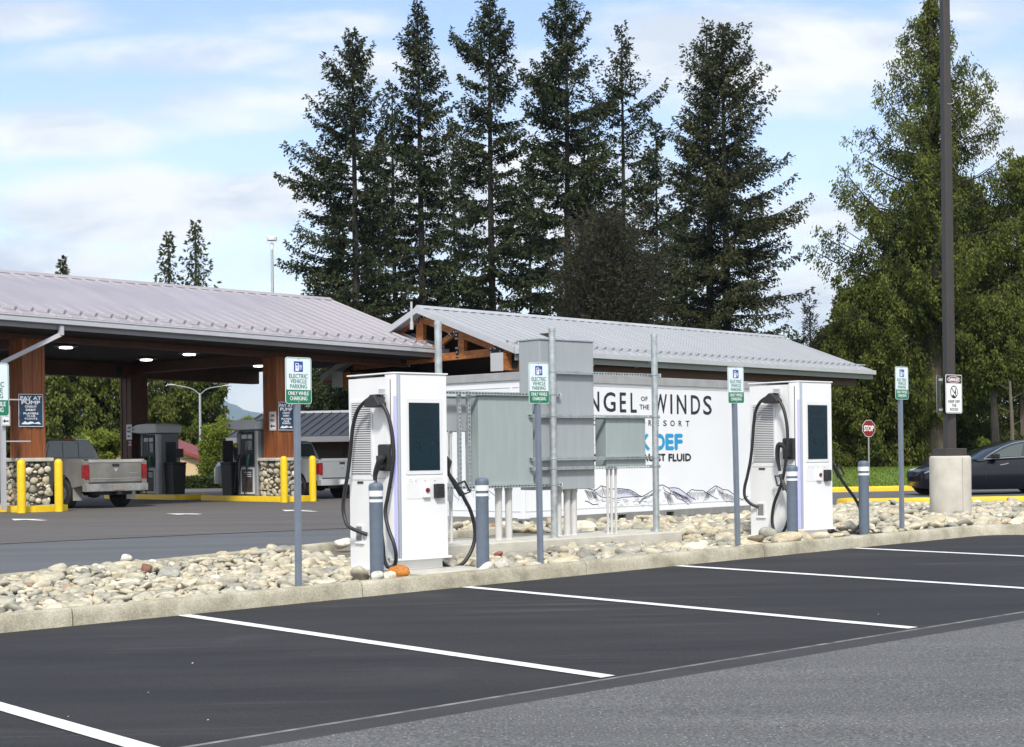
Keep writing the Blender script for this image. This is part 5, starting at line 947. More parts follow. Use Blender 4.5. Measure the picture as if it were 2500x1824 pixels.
    vs = [p for s_ in sec for p in s_]; n = 10; m.add(vs, [(i*n+k, i*n+k+1, (i+1)*n+k+1, (i+1)*n+k) for i in range(5) for k in range(9)]+[tuple(range(10))[::-1], tuple(range(50, 60))]+[(i*n+9, i*n, (i+1)*n, (i+1)*n+9) for i in range(5)])
    cb = m.build('cab', paint, t, bevel=.02, seg=3)
    m = MB(); m.prism([(-.78, 1.40), (-.67, 1.79), (-.6, 1.835), (.6, 1.835), (.67, 1.79), (.78, 1.40)], lambda a_, b_, d: (a_, 2.29+(b_-1.36)/.52*.06+d, b_), -.016, .0); m.build('rear_window', GLASSL, cb, bevel=.004)
    m = MB(); 
    for a_, b_ in ((-.26, -.245), (.245, .26)): m.prism([(a_, 1.40), (a_, 1.83), (b_, 1.83), (b_, 1.40)], lambda A, B, d: (A, 2.29+(B-1.36)/.52*.06+d, B), -.022, -.0165)
    m.build('window_divider', BLACKP, cb)
    m = MB(); m.box(-.17, .17, 2.325, 2.40, 1.895, 1.935); m.build('brake_light', TAIL, cb, bevel=.008)
    for s in (-1, 1):
        f = lambda a_, b_, d: (s*(W-.035-(b_-1.34)/.55*.235+d), a_, b_)
        m = MB(); m.prism([(2.45, 1.40), (2.50, 1.80), (3.25, 1.84), (3.25, 1.40)], f, .0, .012); m.prism([(3.33, 1.40), (3.33, 1.84), (3.85, 1.80), (4.30, 1.42)], f, .0, .012); m.build('side_window', GLASSD, cb)
        m = MB(); m.box(min(s*W, s*(W+.006)), max(s*W, s*(W+.006)), 3.28, 3.30, .55, 1.36); m.box(min(s*W, s*(W+.006)), max(s*W, s*(W+.006)), 2.42, 2.44, .55, 1.36); m.build('door_gap', BLACK, cb)
        m = MB(); m.box(min(s*W, s*(W+.03)), max(s*W, s*(W+.03)), 2.55, 2.75, 1.20, 1.25); m.build('door_handle', paint2, cb, bevel=.008)
        m = MB(); m.box(min(s*(W+.05), s*(W+.28)), max(s*(W+.05), s*(W+.28)), 4.0, 4.1, 1.30, 1.62); m.build('wing_mirror', BLACKP, t, bevel=.03)
    m = MB(); sec = []
    for y, zt, bw in ((4.4, 1.38, W), (4.9, 1.34, W), (5.5, 1.24, W-.02), (5.68, 1.12, W-.08)): sec.append([(-bw, y, .5), (-bw, y, zt-.14), (-bw+.12, y, zt), (bw-.12, y, zt), (bw, y, zt-.14), (bw, y, .5)])
    vs = [p for s_ in sec for p in s_]; m.add(vs, [(i*6+k, i*6+k+1, (i+1)*6+k+1, (i+1)*6+k) for i in range(3) for k in range(5)]+[tuple(range(6))[::-1], tuple(range(18, 24))]); m.build('hood', paint, t, bevel=.03)
    for s in (-1, 1):
        for y in (1.15, 4.75):
            wheel(t, s*(W-.14), y, .40, .27, mat('steel_rim', (.22, .22, .22), .45, metal=.6, var=.2, vs=10), 8, side=s, rimr=.55)
            m = MB(); m.prism([(y+.49*math.cos(R(a_)), .43+.49*math.sin(R(a_))) for a_ in range(-10, 191, 15)], lambda a_, b_, d: (d, a_, b_), s*(W-.30), s*(W-.29)); m.build('wheel_well', BLACK, t)
    for s in (-1, 1): m = MB(); m.box(min(s*(W-.3), s*(W-.01)), max(s*(W-.3), s*(W-.01)), .60, .615, .22, .62); m.build('mud_flap', paint2 if dirty else BLACKP, t)
    return t
DUSTY = mat('dusty_silver_paint', (.25, .24, .215), .5, metal=.25, col2=(.15, .14, .125), vs=1.8, det=9, rv=.1, coat=.3); DUSTY2 = mat('pale_dusty_silver', (.40, .39, .36), .45, metal=.2, var=.2, vs=2)
SILVP = mat('silver_paint', (.42, .43, .44), .32, metal=.5, var=.05, vs=1.5, coat=.6); SILVP2 = mat('silver_paint_light', (.50, .51, .52), .3, metal=.5, coat=.5)
q = st(1.44+1.0, -.32); pickup('dusty silver pickup truck seen from behind at the far pump', (*q, float(gz(*q))+.0), AS, DUSTY, DUSTY2, mat('dull_bumper_chrome', (.36, .355, .34), .4, metal=.6, var=.3, vs=6), True, .98)
qa = PU(779, 1150, 9.75, AS, P1); q = st(9.75+.97, qa[1]); pickup('clean silver pickup truck between the right column and the near charger', (*q, float(gz(*q))-.02), AS, SILVP, SILVP2, SILVP2, False, .95)
# black sedan parked beyond the rocks
def sedan(label, loc, rz):
    t = thing('parked_car', label, 'car', loc, rz); PAINT = mat('black_car_paint', (.004, .005, .010), .22, spec=.35, coat=.25); HW = .92
    xs = np.concatenate([np.linspace(-.56, 4.16, 96)]); wc = (0., 2.875); r_ = .37
    def top(x): return float(np.interp(x, [-.56, -.52, -.40, -.15, .25, .75, 1.0, 3.3, 3.8, 4.08, 4.16], [.42, .60, .70, .78, .86, .93, .955, 1.04, 1.06, 1.02, .80]))
    def bot(x):
        z = .19+.05*max(0, -x/.5) 
        for c in wc:
            d = abs(x-c)
            if d < r_+.012: z = max(z, .33+math.sqrt(max(0, (r_+.012)**2-d*d)))
        return z
    def hw(x): return HW*float(np.interp(x, [-.56, -.45, -.2, .3, 3.2, 3.9, 4.16], [.62, .80, .93, 1, 1, .95, .78]))
    m = MB(); n = 12; rows = []
    for x in xs:
        zb, zt, w_ = bot(x), top(x), hw(x); zm = max(zb+.03, .62); zs = max(zm+.02, zt-.05)
        rows.append([(x, -w_*.93, zb), (x, -w_*.985, min(zm, zb+.12)), (x, -w_, zm), (x, -w_*.965, (zm+zs)/2+.03), (x, -w_*.90, zs), (x, -w_*.6, zt)]+[(x, w_*.6, zt), (x, w_*.90, zs), (x, w_*.965, (zm+zs)/2+.03), (x, w_, zm), (x, w_*.985, min(zm, zb+.12)), (x, w_*.93, zb)])
    vs = [p for r in rows for p in r]; m.add(vs, [(i*n+k, (i+1)*n+k, (i+1)*n+k+1, i*n+k+1) for i in range(len(rows)-1) for k in range(n-1)]+[tuple(range(n)), tuple(range((len(rows)-1)*n, len(rows)*n))[::-1]])
    m.build('body', PAINT, t, smooth=True)
    gx_ = [.85, 1.25, 1.65, 2.05, 2.5, 2.95, 3.35, 3.75, 3.95]; gt = [.95, 1.19, 1.345, 1.43, 1.465, 1.455, 1.39, 1.22, 1.08]
    def gh(z, x): return HW*.90-(z-.98)/.48*.26
    rows = []
    for x, z in zip(gx_, gt): b_ = top(x)-.03; zz = max(z, b_+.02); rows.append([(x, -HW*.90, b_), (x, -gh(zz-.05, x), zz-.05), (x, -gh(zz, x)+.10, zz), (x, gh(zz, x)-.10, zz), (x, gh(zz-.05, x), zz-.05), (x, HW*.90, b_)])
    m = MB(); vs = [p for r in rows for p in r]; m.add(vs, [(i*6+k, (i+1)*6+k, (i+1)*6+k+1, i*6+k+1) for i in range(len(rows)-1) for k in range(5)]+[tuple(range(6)), tuple(range(len(vs)-6, len(vs)))[::-1]]); m.build('roof_glass', GLASSD, t, smooth=True)
    def sidep(pts, off, name, mm, s=-1, w_=None, parent=t):
        m = MB(); f = lambda a_, b_, d: (a_, s*(gh(b_, a_)+off+d), b_)
        if w_: 
            pp = smoothpts([(p[0], p[1], 0) for p in pts], 6); m.tube([(p[0], s*(gh(p[1], 0)+off), p[1]) for p in pp], w_, 6); return m.build(name, mm, parent, smooth=True)
        m.prism(pts, f, 0, .006); return m.build(name, mm, parent)
    for s in (-1, 1):
        sidep([(1.22, 1.0), (1.45, 1.14), (1.75, 1.27), (2.05, 1.345), (2.18, 1.36), (2.02, 1.015)], .012, 'front_window', GLASSL, s); sidep([(2.14, 1.02), (2.28, 1.365), (2.6, 1.385), (3.0, 1.36), (3.3, 1.27), (3.52, 1.10), (3.2, 1.05)], .012, 'rear_window', GLASSL, s)
        sidep([(1.02, .955), (1.30, 1.12), (1.65, 1.285), (2.05, 1.385), (2.5, 1.42), (2.95, 1.40), (3.3, 1.32), (3.62, 1.13)], .014, 'window_trim', TRIMCH, s, .011); sidep([(1.02, .955), (1.8, .99), (2.6, 1.02), (3.62, 1.10)], .018, 'window_trim', TRIMCH, s, .010)
        for x in (1.55, 2.75): m = MB(); m.tube([(x-.11, s*(HW*.965), .80), (x, s*(HW*.985), .815), (x+.11, s*(HW*.97), .84)], .012, 6); m.build('door_handle', TRIMCH, t)
        for x in (1.05, 2.12, 3.2): m = MB(); m.tube([(x, s*HW*.985, .36), (x, s*HW*1.0, .62), (x+.02, s*HW*.975, .85), (x+.05, s*HW*.90, .96+x*.02)], .004, 4); m.build('door_seam', BLACK, t)
        m = MB(); m.tube([(-.50, s*HW*.72, .60), (-.38, s*HW*.86, .66), (-.18, s*HW*.90, .72)], [.02, .045, .02], 8, sq=.7); m.build('headlight', mat('headlight_glass', (.35, .37, .4), .1, spec=.8), t, smooth=True)
        m = MB(); m.box(1.18, 1.38, min(s*.88, s*1.06), max(s*.88, s*1.06), .97, 1.09); m.build('wing_mirror', PAINT, t, bevel=.03)
        for c in wc:
            o = wheel(t, 0, 0, .335, .23, mat('dark_alloy', (.10, .10, .105), .3, metal=.7), 10, side=-1 if s < 0 else 1, rimr=.78); o.rotation_euler = (R(-90), 0, 0) if True else None; o.location = (c, s*(HW-.13), .335)
            if s < 0: o.rotation_euler = (R(90), 0, 0); 
            for k_ in kids(o):
                if k_.name.startswith('rim'): k_.location.z = abs(k_.location.z)*(1)
    m = MB(); m.box(.45, 2.4, -.8, .8, .16, .5); m.box(-.42, .42, -.62, .62, .2, .6); m.box(2.45, 3.3, -.62, .62, .2, .6); m.build('underbody', BLACK, t)
    return t
cx_, cy_ = D(2256, 1215, 40.6)[:2]
sedan('shiny black sedan half hidden behind the concrete lamp base', (cx_+.50, cy_+.8, float(gz(cx_, cy_))), 4)
# ================================================================== timber pavilion behind the container
NP = D(1255, 848, 46)[:2]; NZ = D(1255, 848, 46)[2]
pv = thing('timber_pavilion', 'timber framed pavilion with pale blue grey metal roof and open truss gable', 'pavilion', (*NP, 0), AS)
rg_ = PU(1018, 751, 0, AS, NP); fe = PU(783, 920, 0, AS, NP); re_ = PV(2130, 903, 0, AS, NP); VRp, ZRp = rg_[1], rg_[2]; VFp, ZFp = fe[1], fe[2]; UL = re_[0]; ZE2 = re_[2]
rr_ = PV(1822, 817, VRp, AS, NP); URR, ZRR = UL, ZRp
ze = lambda u: NZ+(ZE2-NZ)*u/UL
zr = lambda u: ZRp+(rr_[2]-ZRp)*u/max(rr_[0], 1)
def slope(m, dz0, dz1, v0_, z0f, v1_, z1f, u0_=0, u1_=None, mi=0):
    u1_ = UL if u1_ is None else u1_
    m.hexa([(u0_, v0_, z0f(u0_)+dz0), (u1_, v0_, z0f(u1_)+dz0), (u1_, v1_, z1f(u1_)+dz0), (u0_, v1_, z1f(u0_)+dz0)], [(u0_, v0_, z0f(u0_)+dz1), (u1_, v0_, z0f(u1_)+dz1), (u1_, v1_, z1f(u1_)+dz1), (u0_, v1_, z1f(u0_)+dz1)], mi)
m = MB(); slope(m, -.10, 0, 0, ze, VRp, zr); slope(m, -.10, 0, VRp, zr, VFp, lambda u: ZFp)
u = .02
while u < UL:
    m.hexa([(u, 0, ze(u)), (u+.03, 0, ze(u)), (u+.03, VRp, zr(u)), (u, VRp, zr(u))], [(u+.006, 0, ze(u)+.05), (u+.024, 0, ze(u)+.05), (u+.024, VRp, zr(u)+.05), (u+.006, VRp, zr(u)+.05)]); u += .42
m.m = [0]*12+[1]*(len(m.m)-12); rf = m.build('roof', [ROOF2, SEAM2], pv)
m = MB(); m.hexa([(0, VRp-.14, zr(0)-.02), (UL, VRp-.14, zr(UL)-.02), (UL, VRp+.14, zr(UL)-.02), (0, VRp+.14, zr(0)-.02)], [(0, VRp-.03, zr(0)+.08), (UL, VRp-.03, zr(UL)+.08), (UL, VRp+.03, zr(UL)+.08), (0, VRp+.03, zr(0)+.08)]); m.build('ridge_cap', ROOF2, rf)
kz = (ZRp-NZ)/VRp*.3; m = MB(); sbar(m, .1, UL, .30, .33, lambda u: ze(u)+kz+.085, lambda u: ze(u)+kz+.115); sg_ = m.build('snow_guard', GUTL, rf)
m = MB(); u = .035
while u < UL: m.box(u-.01, u+.03, .28, .34, ze(u)+kz+.04, ze(u)+kz+.12); u += .42
m.build('guard_clamp', GUT, sg_)
m = MB(); sbar(m, -.02, UL+.04, -.15, -.02, lambda u: ze(u)-.20, lambda u: ze(u)-.03); m.build('gutter', GUTL, pv, bevel=.015)
m = MB(); sbar(m, .05, UL, -.02, .03, lambda u: ze(u)-.38, lambda u: ze(u)-.11); m.build('fascia', GUT, pv)
# white barge trim along both rakes
m = MB()
for (v0_, z0, v1_, z1) in ((0, ze(0), VRp, ZRp), (VRp, ZRp, VFp, ZFp)): m.hexa([(-.03, v0_, z0-.17), (.03, v0_, z0-.17), (.03, v1_, z1-.17), (-.03, v1_, z1-.17)], [(-.03, v0_, z0+.03), (.03, v0_, z0+.03), (.03, v1_, z1+.03), (-.03, v1_, z1+.03)])
m.build('barge_trim', GUTL, pv)
UG = .45
def gp(px, py, u=UG): q = PU(px, py, u, AS, NP); return (q[1], q[2])
def member(px0, px1, th, name='truss_member', u=UG, d=.18, mm=WOODL):
    a_, b_ = Vector(gp(*px0, u)), Vector(gp(*px1, u)); dd_ = (b_-a_).normalized(); e = Vector((-dd_.y, dd_.x))*th/2
    m = MB(); m.prism([tuple(a_+e), tuple(a_-e), tuple(b_-e), tuple(b_+e)], lambda A, B, k: (k, A, B), u, u+d); return m.build(name, mm, pv, bevel=.008)
a0 = gp(1268, 873); 
member((1024, 775), (1290, 880), .26); member((1022, 775), (790, 929), .26)        # top chords
member((1232, 857), (835, 897), .24)                                                # bottom chord
member((1024, 780), (1024, 880), .32, d=.16, u=UG+.01); member((1125, 812), (1125, 872), .26, d=.16, u=UG+.01); member((918, 850), (918, 890), .22, d=.16, u=UG+.01)
member((1040, 862), (1120, 805), .17, u=UG+.02, d=.14); member((1005, 866), (925, 842), .17, u=UG+.02, d=.14)
def plate(pts, name='steel_plate'):
    q = [gp(px, py, UG-.012) for px, py in pts]; m = MB(); m.prism(q, lambda A, B, k: (k, A, B), UG-.014, UG-.002); o = m.build(name, BLACK, pv)
    vs = np.array(q); c = vs.mean(0); m = MB()
    for p in vs:
        p2 = c+(p-c)*.72; m.box(UG-.032, UG-.014, p2[0]-.022, p2[0]+.022, p2[1]-.022, p2[1]+.022)
    p3 = c; m.box(UG-.032, UG-.014, p3[0]-.022, p3[0]+.022, p3[1]-.022, p3[1]+.022); m.build('bolt', GALV, o)
for pts in (((1003, 776), (1021, 766), (1040, 772), (1030, 778), (1020, 782), (1004, 783)), ((1014, 780), (1021, 780), (1021, 792), (1014, 792)), ((1093, 818), (1120, 799), (1124, 803), (1098, 823)), ((1112, 806), (1118, 806), (1118, 830), (1112, 830)), ((1113, 846), (1119, 846), (1119, 874), (1113, 874)), ((1194, 852), (1206, 850), (1208, 838), (1226, 845), (1226, 860), (1194, 863)), ((838, 893), (860, 886), (862, 903), (838, 906))): plate(pts)
for pxa, pxb, y0, y1, nm in ((1203, 1222, 862, 905, 0), (815, 831, 908, 945, 1)):
    c_ = gp((pxa+pxb)/2, (y0+y1)/2, -.1); vw = .24; z0, z1 = gp(pxa, y1, -.1)[1], gp(pxa, y0, -.1)[1]
    m = MB(); m.box(-.08, .9, c_[0]-vw, c_[0]+vw, z0, z1-.02); m.build('beam_end', WOODL, pv, bevel=.01); m = MB(); m.box(.9, UL-.6, c_[0]-vw+.005, c_[0]+vw-.005, z0+.005, z1-.025); m.build('beam', WOODD, pv)  # length behind the end darkened in colour to stand for eave shade
    m = MB(); m.box(-.10, -.081, c_[0]-vw-.012, c_[0]+vw+.012, z0-.02, z1); m.build('beam_end_cap', GUTL, pv)
    m = MB(); m.box(.30, .55, c_[0]-vw-.014, c_[0]-vw, z0+.06, z1-.05); m.build('steel_plate', BLACK, pv)
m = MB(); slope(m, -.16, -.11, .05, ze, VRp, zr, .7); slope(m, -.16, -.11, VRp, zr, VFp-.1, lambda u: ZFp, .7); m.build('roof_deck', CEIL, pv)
m = MB(); m.box(3.2, 17.3, 1.0, VFp-1.0, .1, ze(0)-.3); m.box(3.2, 3.3, 1.3, VFp-1.3, 4, ZRp-.8); m.build('wall', mat('interior_shade_wall', (.030, .017, .011), .8, var=.2), pv)  # dark deck and wall block added where the pavilion interior lies in shade
m = MB(); c_ = gp(1212, 883, -.1)
for u_ in (3.0, 10., 17.): m.box(u_-.2, u_+.2, c_[0]-.2, c_[0]+.2, 1.3, 4.2)
m.build('column', WOOD, pv)
m = MB()
q0, q1 = PV(1590, 880, -.1, AS, NP), PV(1530, 905, .6, AS, NP)
m.tube([(q0[0], -.08, q0[2]+.1), (q0[0], -.08, q0[2]-.05), (q1[0], .75, q1[2]), (q1[0], .8, 2.)], .06, 4); m.build('downspout', GUTL, pv)
p = D(1005, 795, 47); t = thing('vent_pipe', 'thin white pipe standing at the peak of the pavilion gable', 'pipe', p); m = MB(); m.tube([(0, 0, -.05), (0, 0, .72)], .035, 8); m.tube([(0, 0, -.12), (0, 0, .12)], .055, 8); m.build('pipe', GUTL, t, smooth=True)
# ================================================================== other buildings
gb = thing('low_building', 'low dark brown building with slate metal roof behind the silver pickup', 'building', (*D(800, 1200, 64)[:2], .17), -14)
m = MB(); m.box(-3.2, 6, 0, 5, -.2, 1.9); m.build('wall', mat('brown_wall_boards', (.052, .026, .017), .8, var=.25, vs=2), gb)
m = MB(); m.box(-.9, .7, -.03, .02, 0, 1.6); m.build('door', mat('dark_door', (.03, .018, .014), .6), gb)
m = MB(); hr = 3.05; m.hexa([(-3.9, -1.1, 2.05), (7, -1.1, 2.05), (7, 2.5, hr), (-3.9, 2.5, hr)], [(-3.9, -1.1, 2.15), (7, -1.1, 2.15), (7, 2.5, hr+.1), (-3.9, 2.5, hr+.1)]); m.hexa([(-3.9, 2.5, hr), (7, 2.5, hr), (7, 6, 2.05), (-3.9, 6, 2.05)], [(-3.9, 2.5, hr+.1), (7, 2.5, hr+.1), (7, 6, 2.15), (-3.9, 6, 2.15)])
x = -3.9
while x < 7: m.hexa([(x, -1.1, 2.15), (x+.03, -1.1, 2.15), (x+.03, 2.5, hr+.1), (x, 2.5, hr+.1)], [(x, -1.1, 2.21), (x+.03, -1.1, 2.21), (x+.03, 2.5, hr+.16), (x, 2.5, hr+.16)]); x += .4
m.build('roof', ROOF3, gb); m = MB(); m.box(-3.95, 7, -1.22, -1.1, 1.88, 2.10); m.build('gutter', GUT, gb, bevel=.01); m = MB(); m.box(-3.9, 7, 2.4, 2.6, hr+.1, hr+.2); m.build('ridge_cap', GUTL, gb)
CREAM = mat('cream_board_wall', (.56, .43, .24), .75, var=.08, vs=2); REDR = mat('red_metal_roof', (.24, .042, .028), .5, var=.15, vs=2)
bx0 = D(493, 1188, 72); tb = thing('small_building', 'small cream building with red metal roof seen below the canopy', 'building', (bx0[0], bx0[1], .1), 0)
m = MB(); m.prism([(0, 0), (0, 1.28), (-2.2, 2.10), (-4.0, 1.75), (-4.0, 0)], lambda a_, b_, d: (a_, d, b_), 0, 5); m.build('wall', CREAM, tb)
m = MB(); 
for x in (-.02, -.95, -1.9, -2.9): m.box(x-.04, x+.02, -.025, .0, 0, 1.3)
m.box(-4.3, .02, -.03, -.0, 1.30, 1.36); m.build('batten', mat('tan_trim', (.30, .25, .15), .7), tb)
m = MB(); m.prism([(.25, 1.17), (.25, 1.32), (-2.2, 2.30), (-2.2, 2.13)], lambda a_, b_, d: (a_, d, b_), -.35, 5.3); m.prism([(-3.0, 1.72), (-3.0, 1.86), (-6.8, 1.98), (-6.8, 1.80)], lambda a_, b_, d: (a_, d, b_), -.35, 5.3); m.build('roof', REDR, tb)
m = MB(); m.box(-1.75, -1.5, -.12, -.0, 1.0, 1.12); m.build('wall_lamp', BLACKP, tb, bevel=.02); m = MB(); m.box(-1.9, -.75, -.06, -.0, .1, .42); m.build('bench_panel', mat('tan_panel', (.33, .24, .14), .7), tb)
# ================================================================== street lights, poles
lx, ly, lz = D(490, 1110, 78)
t = thing('street_light', 'twin armed grey street light seen under the fuel canopy', 'street light', (lx, ly, .17)); h_ = D(490, 950, 78)[2]-.17
m = MB(); m.tube([(0, 0, 0), (0, 0, h_-.2)], [.09, .06], 10); m.build('pole', GALV, t, smooth=True)
for s, e in ((-1, 1.25), (1, 1.2)):
    m = MB(); m.tube(smoothpts([(0, 0, h_-.3), (s*.4, 0, h_+.02), (s*e, 0, h_+.22 if s < 0 else h_+.14)], 5), .022, 6); a_ = m.build('arm', GALV, t, smooth=True)
    m = MB(); m.tube([(s*(e-.05), 0, h_+.22 if s < 0 else h_+.15), (s*(e+.2), 0, h_+.24 if s < 0 else h_+.16), (s*(e+.42), 0, h_+.22 if s < 0 else h_+.14)], [.05, .10, .04], 8, sq=.5); m.build('lamp_head', GUTL, t, smooth=True)
lx, ly, lz = D(670, 1110, 72); ht = D(667, 578, 72)[2]-.17
t = thing('pole_light', 'tall pole light with white drum head rising above the canopy roof', 'pole light', (lx, ly, .17))
m = MB(); m.tube([(0, 0, 0), (0, 0, ht-.6)], [.11, .06], 10); m.build('pole', GALV, t, smooth=True)
m = MB(); m.lathe([(.23, ht-.18), (.24, ht-.15), (.24, ht-.02), (.20, ht)], 24); m.build('drum_head', WHITE2, t, smooth=True)
m = MB(); m.lathe([(.07, ht-.6), (.07, ht-.28)], 10); [m.tube([(s*.19, 0, ht-.38), (s*.19, 0, ht-.24)], .015, 4) for s in (-1, 1)]; m.box(-.19, .19, -.01, .01, ht-.39, ht-.36); m.build('bracket', WHITE2, t)
# big square pole with concrete base
LX, LY, LZ = D(2321, 1245, 28.0); LZ = float(gz(LX, LY))
t = thing('light_pole', 'tall square bronze light pole on a round concrete base in the rock bed', 'light pole', (LX, LY, LZ), 16)
zt = D(2321, 1113, 28)[2]-LZ
m = MB(); m.lathe([(.365, -.1), (.365, zt-.04), (.352, zt-.012), (.33, zt)], 40); cb = m.build('concrete_base', mat('lamp_base_concrete', (.50, .48, .42), .85, col2=(.38, .36, .31), vs=3, det=10, bump=.35, bs=40), t, smooth=True)
m = MB(); m.box(.02, .026, -.3665, -.3655, 0, zt-.03); m.build('form_seam', mat('seam_grey', (.2, .19, .17), .9), cb)
m = MB(); m.box(-.215, .215, -.215, .215, zt, zt+.135); m.build('base_cover', DARKBR, t, bevel=.012)
m = MB(); hz_ = D(2335, -12, 28)[2]-LZ+.12; w0, w1, hp = .088, .070, hz_+.2; m.hexa([(-w0, -w0, zt), (w0, -w0, zt), (w0, w0, zt), (-w0, w0, zt)], [(-w1, -w1, hp), (w1, -w1, hp), (w1, w1, hp), (-w1, w1, hp)]); m.build('pole', DARKBR, t, bevel=.02)
hz_ = D(2335, -12, 28)[2]-LZ+.12
m = MB(); m.box(.05, .35, -.05, .05, hz_+.08, hz_+.14); m.build('arm', DARKBR, t); m = MB(); m.box(.06, .55, -.15, .15, hz_, hz_+.12); m.build('lamp_head', DARKBR, t, bevel=.03)
m = MB(); pts = [(.02+.09*math.cos(a_), -.10-.02*math.sin(a_), D(2320, 250, 28)[2]-LZ+.09*math.sin(a_)*.5) for a_ in np.linspace(-2, 1.2, 10)]; m.tube(pts, .006, 5); m.build('loose_wire', GUTL, t)
# danger sign and its twin seen from behind
def danger(label, loc, rz, back=False):
    w_, h_ = .50, .69; y = -.002
    mk = MB(); mk.flat(rrect(-w_/2+.02, w_/2-.02, h_/2-.155, h_/2-.018, .015), -.001); roundring(mk, -w_/2+.010, w_/2-.010, -h_/2+.010, h_/2-.010, .03, .007, -.0012, 0)
    for s_, zz_, ww in (('KEEP OFF', -.135, .34), ('THE', -.205, .13), ('ROCKS', -.275, .24)): mk.text(s_, 0, zz_, .048, y, w=ww, bold=.002)
    ring = circ(0, .035, .115, 28); rin = circ(0, .035, .098, 28); n = 28
    mk.add([(p[0], y, p[1]) for p in ring+rin], [(i, (i+1) % n, (i+1) % n+n, i+n) for i in range(n)])
    mk.add([(p[0], y-.0006, p[1]) for p in ((-.085, .105), (-.073, .117), (.083, -.035), (.071, -.047))], [(0, 1, 2, 3)])
    mk.flat([(-.07, -.04), (-.03, -.005), (.01, -.03), (.05, -.045), (.03, -.07), (-.03, -.07)], y-.0002); mk.flat(circ(.045, .09, .013, 10), y-.0002); mk.flat([(.03, .07), (.055, .075), (.06, .02), (.045, -.02), (.03, .0), (.02, .03)], y-.0003)
    rd = MB(); rd.flat(circ(0, h_/2-.087, .055, 28, rx=.185), -.0022); wh = MB(); wh.flat(circ(0, h_/2-.087, .062, 28, rx=.197), -.0017); wt = MB(); wt.text('DANGER', 0, h_/2-.087, .062, -.0032, w=.30, bold=.004)
    t = board('danger_sign', label, loc, rz, w_, h_, [('black_lettering', mk, BLACK), ('white_oval', wh, SIGNP), ('red_oval', rd, RED), ('danger_lettering', wt, SIGNP)], group='signs on the light pole', mbase=SIGNP if not back else ALU, edge=.035)
    m = MB(); [m.box(-.03, .03, .004, .07, z-.02, z+.02) for z in (-.27, .27)]; m.build('bracket', ALU, t)
    if back: m = MB(); m.prism(rrect(-w_/2+.003, w_/2-.003, -h_/2+.003, h_/2-.003, .033), lambda a_, b_, d: (a_, d, b_), .0042, .0052); m.build('sign_back', mat('dark_sign_back', (.06, .058, .055), .6), t)
    return t
q = D(2329, 962, 27.83); danger('white DANGER KEEP OFF THE ROCKS sign on the square light pole', q, 40)
q = D(2292, 964, 28.02); danger('dark back of the second sign on the square light pole, left of the DANGER sign', q, 196+50, True)
# stop sign
q = D(2121, 1046, 57); zg = 0.40
t = thing('stop_sign', 'red octagonal STOP sign on a thin post on the lawn', 'stop sign', (q[0], q[1], zg), 30); zc_ = q[2]-zg
o8 = lambda r: [(r*math.cos(R(22.5+45*k)), zc_+r*math.sin(R(22.5+45*k))) for k in range(8)]
m = MB(); m.prism(o8(.33), lambda a_, b_, d: (a_, d, b_), 0, .004); p = m.build('sign_plate', SIGNP, t)
m = MB(); m.flat(o8(.317), -.001); m.build('red_face', RED, p); m = MB(); m.text('STOP', 0, zc_, .20, -.003, w=.46, bold=.008); m.build('white_lettering', SIGNP, p)
m = MB(); m.box(-.025, .025, .005, .04, -.4, zc_+.3); m.build('post', GALV, t)
# ================================================================== right-hand kerbs, lawn
ka, kb = G(2042, 1236), G(2500, 1229); kd = (Vector(kb[:2])-Vector(ka[:2])).normalized(); k0 = Vector(ka[:2])
kerb('yellow_kerb', [tuple(k0+Vector((-kd.y, kd.x))*.9+kd*.3), tuple(k0+Vector((-kd.y, kd.x))*.35+kd*.02), tuple(k0+kd*.25), tuple(k0+kd*16)], .24, .16, YELW, seed=9, seglen=3.)
kc, kd2 = G(2033, 1203), G(2215, 1199); e2 = (Vector(kd2[:2])-Vector(kc[:2])).normalized(); K0 = Vector(kc[:2])
kerb('yellow_kerb', [tuple(K0-e2*4), tuple(K0+e2*18)], .2, .16, YELW, seed=10)
lawn_h = lambda u, v: .10+.30*sst(0, .55, v)+.06*np.sin(u*9)*v
Lc = [tuple(K0-e2*5+Vector((0, .25))), tuple(K0+e2*18+Vector((0, .25))), (36, 84), (2, 80)]
LAWN = mat('lawn_green', (.115, .19, .018), .9, col2=(.075, .13, .012), vs=1.3, det=10)
sheet('lawn', Lc, 0, LAWN, 50, 50, hgt=lawn_h)
rg3 = np.random.default_rng(3); n = 26000; uu, vv = rg3.uniform(0, 1, n), rg3.uniform(0, .75, n)**1.3; Lc_ = np.array([tuple(p) for p in Lc])
xy = ((1-uu)*(1-vv))[:, None]*Lc_[0]+(uu*(1-vv))[:, None]*Lc_[1]+(uu*vv)[:, None]*Lc_[2]+((1-uu)*vv)[:, None]*Lc_[3]; zz_ = gz(xy[:, 0], xy[:, 1])+lawn_h(uu, vv)
an = rg3.uniform(0, 6.28, n); wv = np.stack([np.cos(an), np.sin(an)], 1)*.03; hh = rg3.uniform(.03, .075, n)
V = np.concatenate([np.column_stack([xy-wv, zz_-.01]), np.column_stack([xy+wv, zz_-.01]), np.column_stack([xy+wv*rg3.uniform(-1.5, 1.5, (n, 1)), zz_+hh])]); ii = np.arange(n)
tag(npmesh('grass', V, np.stack([ii, ii+n, ii+2*n], 1), GRASSM, attr=rg3.uniform(0, 1, n)), 'short green grass of the lawn by the stop sign', 'grass', kind='stuff')
